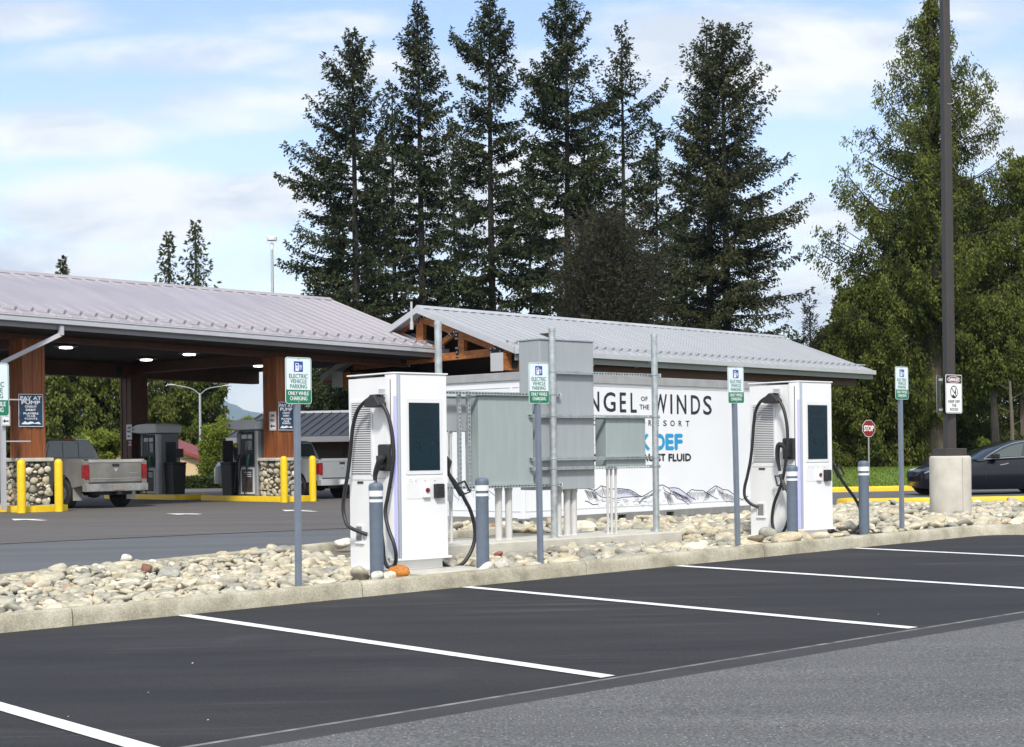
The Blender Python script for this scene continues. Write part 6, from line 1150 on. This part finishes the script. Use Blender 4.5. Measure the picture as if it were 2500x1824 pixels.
# ================================================================== trees
def rnorm(rg, n): d = rg.normal(size=(n, 3)); return d/np.linalg.norm(d, axis=1)[:, None]
def blades(P, Dv, ln, wd, rg, tw=.6):
    """leaf-sized quads at P along Dv"""
    n = len(P); Dv = Dv/np.linalg.norm(Dv, axis=1)[:, None]; s = np.cross(Dv, rnorm(rg, n)); s /= np.linalg.norm(s, axis=1)[:, None]+1e-9
    l_ = ln*rg.uniform(.6, 1.3, (n, 1)); w_ = wd*rg.uniform(.6, 1.3, (n, 1)); mid = P+Dv*l_*.45; end = P+Dv*l_+rg.normal(size=(n, 3))*l_*.08
    V = np.stack([P, mid+s*w_*.5, end, mid-s*w_*.5], 1).reshape(-1, 3); return V
def finish(root, Vs, At, mm, name='crown'):
    V = np.concatenate(Vs); n = len(V)//4; return npmesh(name, V, np.arange(n*4).reshape(-1, 4), mm, root, np.clip(np.concatenate(At), 0, 1))
def conifer(label, px, ytip, Y, profL, profR, mm, seed, ybase=1100, nb=150, base_t=.0, twl=.27, bl=.19, bw=.095, hang=.42, droop=.28, up=.25, dens=1., e_top=.9, e_bot=-.1, trunk_r=.26, lean=0, group='tall dark firs behind the buildings', name='fir_tree', twigd=.155, bark=None, lenv=.45, cut=None, gap=.0, clump=0):
    rg = np.random.default_rng(seed); k = Y/F; x0, _, _ = D(px, ybase, Y); ztip = D(px, ytip, Y)[2]; zb = .17
    t = thing(name, label, 'tree', (x0, Y, zb), 0, group); Ht = ztip-zb
    m = MB(); lm = MB(); zs = np.linspace(0, 1, 14); wob = lambda s: (.25*math.sin(s*5+seed)*.4*(1-s), .2*math.sin(s*4+seed*2)*(1-s)*.5)
    m.tube([(wob(s)[0]+lean*s, wob(s)[1], Ht*s) for s in zs], [trunk_r*(1-s)**.8+.02 for s in zs], 8); 
    pyr = np.array([p[0] for p in profL]); wf = .98 if (name == 'fir_tree' and nb > 130) else 1.1 if name == 'fir_tree' else 1.0; pl = np.array([p[1] for p in profL])*k*wf; pyr2 = np.array([p[0] for p in profR]); pr = np.array([p[1] for p in profR])*k*wf
    Vs, At = [], []; zbase = max(.5, (D(px, cut or 1060, Y)[2]-zb))
    hs = zbase+(Ht-zbase)*(1-(np.linspace(0, 1, nb)+rg.uniform(0, 1/nb, nb))**1.25*.995)
    for i, h in enumerate(hs):
        s = h/Ht; cx, cy = wob(s); cx += lean*s; yp = 1105-(h+zb-H)/k
        az = rg.uniform(0, 2*math.pi); c = math.cos(az); Rl, Rr = np.interp(yp, pyr, pl), np.interp(yp, pyr2, pr)
        Rr_ = Rr*(c+1)/2+Rl*(1-c)/2; Lb = max(.25, Rr_*(1-lenv+lenv*rg.beta(2.2, 1.3)*1.35))
        if rg.uniform() < gap: continue
        el = e_bot+(e_top-e_bot)*s**2.2+rg.normal()*.10; n = max(4, int(Lb/.22)); q = np.linspace(0, 1, n+1)
        r_ = Lb*q*math.cos(el)**.5; z = Lb*(math.sin(el)*q-droop*q**2+up*q**3.2); pts = np.column_stack([cx+c*r_, cy+math.sin(az)*r_, h+z])
        if Lb > .8: lm.tube(pts[:-1][::max(1, n//4)], [max(.010, .012+.010*Lb)*(1-j/6) for j in range(len(pts[:-1][::max(1, n//4)]))], 4, cap=False)
        d = np.array([c, math.sin(az), math.sin(el)*.6]); side = np.array([-d[1], d[0], 0]); tone = rg.uniform(-.18, .18)
        for j in np.arange(.10 if Lb > 1.2 else 0, 1.0, twigd/Lb/dens):
            P0 = np.array([np.interp(j, q, pts[:, a_]) for a_ in range(3)])
            if clump and rg.uniform() < .22: continue
            cd_ = clump*rg.uniform(.4, 1.3)
            for sg in (-1, 1):
                tl = min(1.35, twl*Lb*(1.12-j)**.8+.16)*rg.uniform(.6, 1.25); td = d*rg.uniform(.45, .95)+side*sg*rg.uniform(.5, 1)+np.array([0, 0, rg.normal()*.14-hang*.4]); td /= np.linalg.norm(td)
                nn = max(3, int(tl/.050*dens*(3.6 if clump and bl < .16 else 2.6 if clump else 1))); w_ = rg.uniform(0, 1, nn); Pp = P0+td*tl*w_[:, None]+np.array([0, 0, -hang*tl])*(w_**2)[:, None]+rg.normal(size=(nn, 3))*np.array([.05, .05, .04])
                if clump: Pp = Pp+rg.normal(size=(nn, 3))*np.array([.07, .07, .03]); Pp[:, 2] -= cd_*rg.beta(1.1, 2.0, nn)
                Dv = td*.8+rnorm(rg, nn)*.8+np.array([0, 0, -hang*1.2]); Vs.append(blades(Pp, Dv, bl, bw, rg)); At.append(.30+tone+.35*w_*(.4+.6*j)+rg.normal(size=nn)*.13)
        nn = 60 if clump else 6; tp = pts[-1]+rg.normal(size=(nn, 3))*(.10 if clump else .04)
        if clump: tp = tp-np.outer(rg.beta(1, 1.6, nn), d)*.45; tp[:, 2] -= rg.beta(1, 2, nn)*clump*.8
        Vs.append(blades(tp, d*(.2 if clump else 1)+rnorm(rg, nn)*.5+np.array([0, 0, -.9 if clump else 0]), bl, bw, rg)); At.append(.6+rg.normal(size=nn)*.1)
    nn = 16; zt_ = rg.uniform(0, 1, nn); Vs.append(blades(np.column_stack([np.full(nn, lean)+rg.normal(size=nn)*.02, rg.normal(size=nn)*.02, Ht-zt_*1.0]), rnorm(rg, nn)*.6+np.array([0, 0, .9]), bl*.7, bw*.7, rg)); At.append(np.full(nn, .4))
    m.build('trunk', bark or BARK, t); lm.build('limbs', BARK, t); finish(t, Vs, At, mm); return t
YT = 80
conifer('leftmost tall dark fir with long ragged left branches', 872, 78, YT, [(78, 6), (130, 38), (170, 45), (215, 95), (250, 60), (300, 115), (330, 150), (380, 110), (430, 175), (500, 180), (560, 120), (620, 190), (680, 160), (760, 150), (1100, 130)], [(78, 5), (130, 45), (150, 58), (200, 45), (300, 75), (400, 80), (500, 75), (600, 85), (760, 90), (1100, 90)], FIR, 11, nb=165, lenv=.48, gap=.03, dens=1.15, droop=.18, up=.28)
conifer('second fir from the left, narrow dark spire behind the pavilion ridge', 1033, 14, YT+2, [(14, 5), (80, 34), (140, 70), (200, 55), (300, 85), (400, 105), (550, 105), (760, 115), (1100, 110)], [(14, 5), (80, 35), (150, 45), (230, 85), (300, 80), (400, 85), (550, 95), (760, 105), (1100, 105)], FIR, 12, nb=180, lenv=.38, gap=.0, dens=1.15)
conifer('slim lower fir between the leftmost fir and the second one', 968, 205, YT+4, [(205, 5), (260, 35), (400, 55), (600, 75), (1100, 80)], [(205, 5), (260, 30), (400, 60), (600, 75), (1100, 80)], FIR, 13, nb=100, gap=.02, trunk_r=.18)
conifer('third fir, top cut by the photo edge, bare trunk showing at mid height', 1207, -14, YT, [(-14, 5), (50, 45), (100, 55), (145, 115), (200, 70), (300, 95), (400, 110), (520, 125), (620, 120), (760, 130), (1100, 120)], [(-14, 5), (50, 40), (100, 60), (140, 85), (200, 70), (300, 85), (400, 95), (520, 100), (760, 115), (1100, 110)], FIR, 14, nb=175, lenv=.44, gap=.02, dens=1.15, droop=.22)
conifer('fourth fir with broad flat upper branches, right of the third', 1394, -2, YT-1, [(-2, 5), (60, 45), (90, 78), (130, 50), (180, 60), (230, 125), (300, 140), (400, 135), (520, 140), (620, 140), (760, 145), (1100, 130)], [(-2, 5), (60, 45), (90, 70), (150, 55), (200, 120), (260, 150), (340, 130), (420, 130), (600, 120), (760, 125), (1100, 120)], FIR, 15, nb=175, lenv=.46, gap=.03, dens=1.15, droop=.2)
conifer('thin sparse fir with a nearly bare pointed top', 1529, 66, YT+2, [(66, 3), (110, 14), (140, 32), (200, 40), (250, 95), (300, 80), (400, 85), (500, 95), (760, 100), (1100, 100)], [(66, 3), (110, 14), (140, 34), (200, 45), (230, 90), (270, 105), (320, 80), (400, 75), (500, 105), (760, 110), (1100, 105)], FIR, 16, nb=120, lenv=.58, gap=.08, trunk_r=.19, droop=.2, up=.35)
SP = dict(nb=185, lenv=.38, gap=0, droop=.16, up=.20, twl=.27, bl=.18, bw=.085, hang=.36, dens=1.05, e_bot=.0)
conifer('big dense spruce with a twin top, left leader', 1737, 62, YT-4, [(62, 5), (110, 30), (170, 62), (220, 80), (280, 95), (400, 118), (520, 135), (620, 135), (760, 130), (1100, 120)], [(62, 4), (110, 15), (200, 60), (400, 90), (760, 90), (1100, 90)], SPRUCE, 17, **{**SP, 'nb': 140})
conifer('big dense spruce with a twin top, right leader and long right branches', 1776, 66, YT-5, [(66, 4), (110, 20), (200, 70), (400, 110), (760, 150), (1100, 140)], [(66, 5), (100, 32), (130, 90), (150, 105), (180, 90), (250, 130), (330, 140), (400, 150), (470, 205), (520, 170), (600, 215), (650, 170), (760, 195), (1100, 180)], SPRUCE, 18, **SP)
for i, (px, yt, Y, w_) in enumerate(((930, 330, 98, 90), (1115, 300, 100, 95), (1300, 380, 98, 105), (1462, 330, 96, 100), (1610, 300, 97, 100), (1680, 420, 95, 95), (830, 520, 92, 85))):
    conifer('background fir showing between the trunks, ' + ('between the first two tall firs', 'between the second and third tall firs', 'between the third and fourth tall firs', 'between the fourth fir and the sparse one', 'between the sparse fir and the spruce', 'low behind the left side of the spruce', 'low behind the left part of the first fir')[i], px, yt, Y, [(yt, 4), (yt+150, w_*.55), (760, w_), (1100, w_)], [(yt, 4), (yt+150, w_*.55), (760, w_), (1100, w_)], FIR, 30+i, nb=120, gap=.02, dens=.8, bl=.28, bw=.13, trunk_r=.16)
# brownish bushy conifer in front of the firs
conifer('bushy brownish conifer with upswept twigs in front of the firs', 1492, 566, 70, [(566, 10), (600, 45), (650, 85), (700, 125), (760, 150), (820, 160), (1100, 150)], [(566, 12), (600, 50), (640, 90), (700, 130), (760, 160), (820, 170), (1100, 160)], BROWNF, 41, nb=210, lenv=.3, droop=-.05, up=.5, hang=-.25, e_top=1.2, e_bot=.45, twl=.34, bl=.20, bw=.05, dens=.8, group=None, name='bushy_conifer', cut=900)
conifer('small pale spruce sapling just above the right end of the pavilion roof', 1981, 752, 72, [(752, 3), (800, 16), (860, 34), (1100, 40)], [(752, 3), (800, 16), (860, 36), (1100, 40)], BROWNF, 42, nb=60, lenv=.4, droop=-.1, up=.3, hang=-.1, e_top=1.1, e_bot=.3, bl=.22, bw=.05, group=None, name='spruce_sapling', trunk_r=.1, dens=.9)
for i, (px, yt, w_) in enumerate(((418, 574, 42), (484, 546, 52), (158, 634, 32))):
    conifer(('left one of the two far cedars above the canopy roof', 'right, taller one of the two far cedars above the canopy roof', 'small lone cedar top above the left part of the canopy roof')[i], px, yt, 130, [(yt, 4), (yt+60, w_*.55), (yt+150, w_), (1100, w_*1.3)], [(yt, 4), (yt+60, w_*.55), (yt+150, w_), (1100, w_*1.3)], CEDARD, 50+i, nb=130, lenv=.4, hang=.8, bl=.36, bw=.15, twigd=.38, group='far cedars beyond the fuel station', name='cedar_tree', dens=.6, gap=.04)
def cedar(label, px, yt, Y, pl, pr, seed, nb=230, mm=CEDAR, cut=1120, dens=1., tr=.75, group=None, bl=.145, bw=.07, bark=BARKL, **kw):
    return conifer(label, px, yt, Y, pl, pr, mm, seed, nb=nb, lenv=kw.pop('lenv', .45), droop=.34, up=.42, hang=.9, e_top=.85, e_bot=.25, bl=bl, bw=bw, twl=.15, twigd=.26, clump=kw.pop('clump', .42), dens=dens, trunk_r=tr, group=group, name='cedar_tree', bark=bark, cut=cut, gap=kw.pop('gap', .03), **kw)
cedar('big western cedar with drooping yellow green fronds behind the light pole', 2284, 0, 71, [(0, 4), (50, 16), (110, 62), (160, 76), (250, 118), (300, 125), (380, 195), (430, 180), (480, 235), (540, 225), (620, 275), (720, 275), (830, 240), (930, 200), (1130, 150)], [(0, 4), (40, 34), (80, 48), (150, 56), (220, 100), (300, 130), (350, 170), (450, 175), (600, 225), (800, 240), (1130, 160)], 61, nb=230, cut=1010, lenv=.5, gap=.04, tr=.66)
cedar('dense lower cedar standing just behind the big cedar, filling its lower half', 2310, 420, 75, [(420, 6), (520, 90), (650, 190), (800, 250), (950, 250), (1130, 230)], [(420, 6), (520, 80), (650, 170), (800, 220), (950, 230), (1130, 200)], 67, nb=240, cut=1060, tr=.3, bark=BARK, bl=.20, bw=.10, group='cedars behind the lawn')
cedar('low spreading cedar at the lawn edge, left of the big cedar trunk', 2150, 700, 71, [(700, 10), (780, 95), (850, 120), (960, 130), (1150, 130)], [(700, 10), (780, 90), (850, 110), (960, 120), (1150, 110)], 62, nb=210, cut=1140, tr=.2, bark=BARK, group='cedars behind the lawn')
cedar('low cedar behind the far charger at the lawn edge', 2050, 800, 73, [(800, 10), (860, 60), (960, 90), (1150, 95)], [(800, 10), (860, 80), (960, 100), (1150, 100)], 63, nb=150, cut=1135, tr=.2, bark=BARK, group='cedars behind the lawn', mm=CEDARD)
cedar('cedar at the right edge of the photo, lower than the big one', 2500, 395, 70, [(395, 8), (480, 60), (600, 95), (800, 115), (900, 90), (1000, 60)], [(395, 8), (480, 60), (600, 95), (800, 115), (1000, 80)], 64, nb=170, cut=920, tr=.3, group='cedars behind the lawn')
cedar('yellow green cedar below the right edge cedar, above the black sedan', 2430, 740, 68, [(740, 8), (800, 80), (900, 100), (980, 60)], [(740, 8), (800, 80), (900, 100), (980, 70)], 65, nb=120, cut=930, tr=.2, group='cedars behind the lawn', bark=BARK)
cedar('dark cedar directly behind the big cedar trunk', 2255, 760, 77, [(760, 8), (860, 100), (1000, 110), (1150, 110)], [(760, 8), (860, 90), (1000, 90), (1150, 90)], 66, nb=150, cut=1130, tr=.2, mm=CEDARD, bark=BARK, group='cedars behind the lawn')
# root flare of the big cedar
for i, (px, yt, Y) in enumerate(((2375, 620, 92), (2440, 560, 96), (2500, 640, 94), (2330, 700, 98), (2200, 640, 95), (2110, 690, 96), (2060, 720, 98), (2560, 600, 95))):
    conifer('dark background conifer behind the lawn, ' + ('right of the light pole', 'above the sedan roof', 'at the right edge behind the cedar', 'directly behind the light pole', 'behind the big cedar trunk', 'behind the stop sign', 'behind the far charger', 'beyond the right edge of the photo')[i], px, yt, Y, [(yt, 4), (yt+150, 55), (1120, 85)], [(yt, 4), (yt+150, 55), (1120, 85)], CEDARD, 70+i, nb=110, cut=1115, dens=.7, bl=.32, bw=.13, hang=.6, group='dark conifers behind the lawn', name='conifer_tree', trunk_r=.2)
for px, Yk, r_, ytop in ((2470, 66, .10, 930), (2436, 70, .08, 980)):
    p = D(px, 1095, Yk); t = thing('bare_tree', 'thin pale bare trunk standing above the sedan, ' + ('right one' if px > 2450 else 'left one'), 'tree', (p[0], Yk, .5), 0, 'bare trunks in the dark wood'); zt_ = D(px, ytop, Yk)[2]-.5
    m = MB(); m.tube([(0, 0, -.3), (.03, 0, zt_*.5), (-.05, 0, zt_)], [r_, r_*.8, r_*.5], 8); m.build('trunk', BARKL, t, smooth=True)
    m = MB(); [m.tube([(0, 0, zt_*q_), (s*.5, .1, zt_*q_+.25)], [.02, .008], 4) for q_, s in ((.5, 1), (.65, -1), (.8, 1), (.9, -1))]; m.build('branch', BARKL, t)
# leafy trees and shrubs (leaf clusters through an ellipsoid volume)
def leafy(label, px, py, Y, rx, ry, rz, mm, seed, n=14000, ls=.16, name='leafy_tree', group=None, cl=70, zb=.17, flat=0, twigs=True):
    rg = np.random.default_rng(seed); k = Y/F; x, _, z = D(px, py, Y); t = thing(name, label, 'tree' if 'tree' in name else ('hedge' if 'hedge' in name else 'shrub'), (x, Y, zb), 0, group); z -= zb; r_ = np.array([rx*k, ry, rz*k])
    if flat: cc = rg.uniform(-1, 1, (cl, 3))*r_; cr = rg.uniform(.25, .4, cl)
    else:
        cc = rnorm(rg, cl)*(rg.uniform(.15, 1, (cl, 1))**.5)*r_*.82; cr = rg.uniform(.16, .34, cl)*float(min(r_))
    Vs, At = [], []; per = n//cl
    for c, q in zip(cc, cr):
        P = c+rnorm(rg, per)*(rg.uniform(.3, 1, (per, 1))**.5)*q*np.array([1.2, 1.2, .9]); P[:, 2] += z; P = P[P[:, 2] > .05]; Vs.append(blades(P, rnorm(rg, len(P))+np.array([0, 0, -.2]), ls, ls*.55, rg)); At.append(.42+rg.normal()*.16+rg.normal(size=len(P))*.16)
    finish(t, Vs, At, mm)
    m = MB(); m.tube([(0, 0, -.1), (.05, 0, z*.5), (0, 0, z)], [.13, .10, .05], 6)
    for c in cc[::5]: m.tube([(0, 0, z*.55), tuple(c*.5+np.array([0, 0, z])), tuple(c+np.array([0, 0, z]))], [.05, .03, .012], 4)
    m.build('trunk', BARK, t); return t
for i, (px, yt, w_, Y) in enumerate(((150, 860, 100, 88), (245, 850, 110, 92), (330, 880, 100, 90), (425, 870, 100, 95), (505, 905, 75, 98), (60, 870, 90, 90), (-20, 860, 90, 92))):
    cedar(('dense cedar behind the fuel canopy, between left column and pickup', 'dense cedar behind the fuel canopy, above the dusty pickup roof', 'dense cedar behind the dark back column', 'dense cedar behind the farther dispenser', 'cedar with open crown beside the twin street light', 'cedar partly hidden by the left wooden column', 'cedar at the left edge of the photo')[i], px, yt-60, Y, [(yt-60, 10), (yt+40, w_*.8), (1200, w_)], [(yt-60, 10), (yt+40, w_*.8), (1200, w_)], 80+i, nb=150, cut=1170, mm=CEDARB if i != 2 else CEDAR, dens=.8, bl=.24, bw=.12, tr=.25, bark=BARK, group='cedars behind the fuel canopy')
for i, (px, yt, w_, Y) in enumerate(((770, 905, 60, 84), (715, 930, 50, 90), (830, 850, 60, 88))):
    cedar(('dark cedar left of the pavilion eave above the slate roof', 'small cedar behind the near EV sign', 'cedar behind the near charger')[i], px, yt, Y, [(yt, 8), (yt+50, w_*.7), (1200, w_)], [(yt, 8), (yt+50, w_*.7), (1200, w_)], 95+i, nb=120, cut=1150, mm=CEDARD, dens=.8, tr=.2, bark=BARK, group='cedars beyond the slate roof')
leafy('bright green rounded shrub behind the dusty pickup', 248, 1092, 66, 72, 1.2, 48, LEAF, 101, 16000, .13, 'leafy_shrub', None, 80)
leafy('bright yellow green young tree between the two dispensers', 543, 1100, 70, 64, 1.2, 88, LEAF, 102, 20000, .13, 'leafy_tree', None, 90)
leafy('pale green poplar clump in the distance left of the right column', 610, 1055, 130, 34, 1.5, 50, LEAFP, 103, 9000, .22, 'poplar_tree', 'distant poplars', 50)
leafy('second pale green poplar clump, lower and further left', 570, 1075, 132, 30, 1.5, 45, LEAFP, 104, 8000, .22, 'poplar_tree', 'distant poplars', 50)
leafy('third pale green poplar clump, next to the right column', 645, 1060, 128, 30, 1.5, 50, LEAFP, 105, 8000, .22, 'poplar_tree', 'distant poplars', 50)
leafy('dark green understory shrub right of the cream building', 560, 1165, 68, 50, 1.0, 36, HEDGEM, 106, 9000, .13, 'leafy_shrub', None, 60)
leafy('yellow flowered shrub above the sedan windscreen', 2400, 1080, 64, 22, .6, 12, LEAF, 107, 1600, .10, 'leafy_shrub', None, 20, zb=.5)
leafy('dark undergrowth shrub behind the sedan roof', 2440, 1085, 70, 80, 1.5, 40, CEDARD, 108, 9000, .16, 'leafy_shrub', None, 60, zb=.3)
leafy('dark undergrowth shrub behind the big cedar trunk', 2310, 1100, 74, 70, 1.5, 40, CEDARD, 109, 8000, .16, 'leafy_shrub', None, 60, zb=.3)
rgh = np.random.default_rng(5)
p0 = D(475, 1205, 66); t = thing('clipped_hedge', 'clipped dark green hedge in front of the cream building', 'hedge', (p0[0], p0[1], .1)); n = 9000
P = np.column_stack([rgh.uniform(-1.4, 1.3, n), rgh.uniform(-.5, .6, n), rgh.uniform(0, .58, n)]); finish(t, [blades(P, rnorm(rgh, n), .10, .06, rgh)], [rgh.normal(.35, .2, n)], HEDGEM)
m = MB(); [m.tube([(x, 0, 0), (x, 0, .45)], .03, 5) for x in np.linspace(-1.2, 1.1, 8)]; m.build('stem', BARK, t)
# ================================================================== far hill and haze
HM = mat('forested_hill', (.030, .050, .028), .95, col2=(.05, .07, .035), vs=.002, det=9)
Yh = 8600; rgm = np.random.default_rng(8); xs = np.linspace(-4000, -550, 90); ridge = []
for x in xs:
    px = 1250+F*x/Yh; py = np.interp(px, [-400, 100, 400, 500, 545, 590, 640, 700, 900], [1040, 1000, 975, 968, 975, 997, 1010, 1020, 1060]); ridge.append(D(px, py, Yh)[2]+rgm.normal()*4)
nv = 14; vv = np.linspace(0, 1, nv+1); XH, VH = np.meshgrid(xs, vv); ZH = np.array(ridge)[None, :]*np.sin(VH*math.pi/2)**.8-2; YH = Yh-2000*(1-VH); k_ = len(xs)
ZH += 16*np.sin(XH*.008)*np.sin(VH*9)*VH*(1-VH)*4; ii = np.arange(nv)[:, None]*k_+np.arange(k_-1)[None, :]
tag(npmesh('hills', np.dstack([XH, YH, ZH]).reshape(-1, 3), np.stack([ii, ii+1, ii+k_+1, ii+k_], -1).reshape(-1, 4), HM, smooth=True), kind='structure')

# pale air between the camera and the far hill
HZ = bpy.data.materials.new('haze_air'); HZ.use_nodes = True; n_ = HZ.node_tree.nodes; n_.clear(); vo = n_.new('ShaderNodeVolumePrincipled'); vo.inputs['Color'].default_value = (.62, .80, 1, 1); vo.inputs['Density'].default_value = .00010; vo.inputs['Anisotropy'].default_value = .2
oo = n_.new('ShaderNodeOutputMaterial'); HZ.node_tree.links.new(vo.outputs[0], oo.inputs['Volume'])
m = MB(); m.box(-6100, 6100, -500, 9100, -4, 420); tag(m.build('haze', HZ), 'thin pale air over the whole place, blueing the far hill', 'haze', kind='stuff')

for i, (px, py, sz) in enumerate(((470, 1620, .006), (508, 1758, .005), (167, 1750, .004), (362, 1691, .004), (1975, 1325, .02), (2145, 1500, .005))):
    x, y, z = G(px, py); o = bpy.data.objects.new('pebble', shapes[i]); COL.objects.link(o); o.location = (x, y, z+sz*.4); o.scale = (sz, sz*.8, sz*.6); o.color = (.9, .9, .9, 1)
    tag(o, ('white pebble lying on the asphalt in the nearest full stall', 'white pebble on the asphalt close to the seal edge', 'tiny pale pebble near the left parking line', 'tiny pale pebble in the middle of the left stall', 'small pale stone chip at the kerb foot, right of the far charger', 'tiny pebble near the seam at the right')[i], 'pebble', 'pebbles on the asphalt')
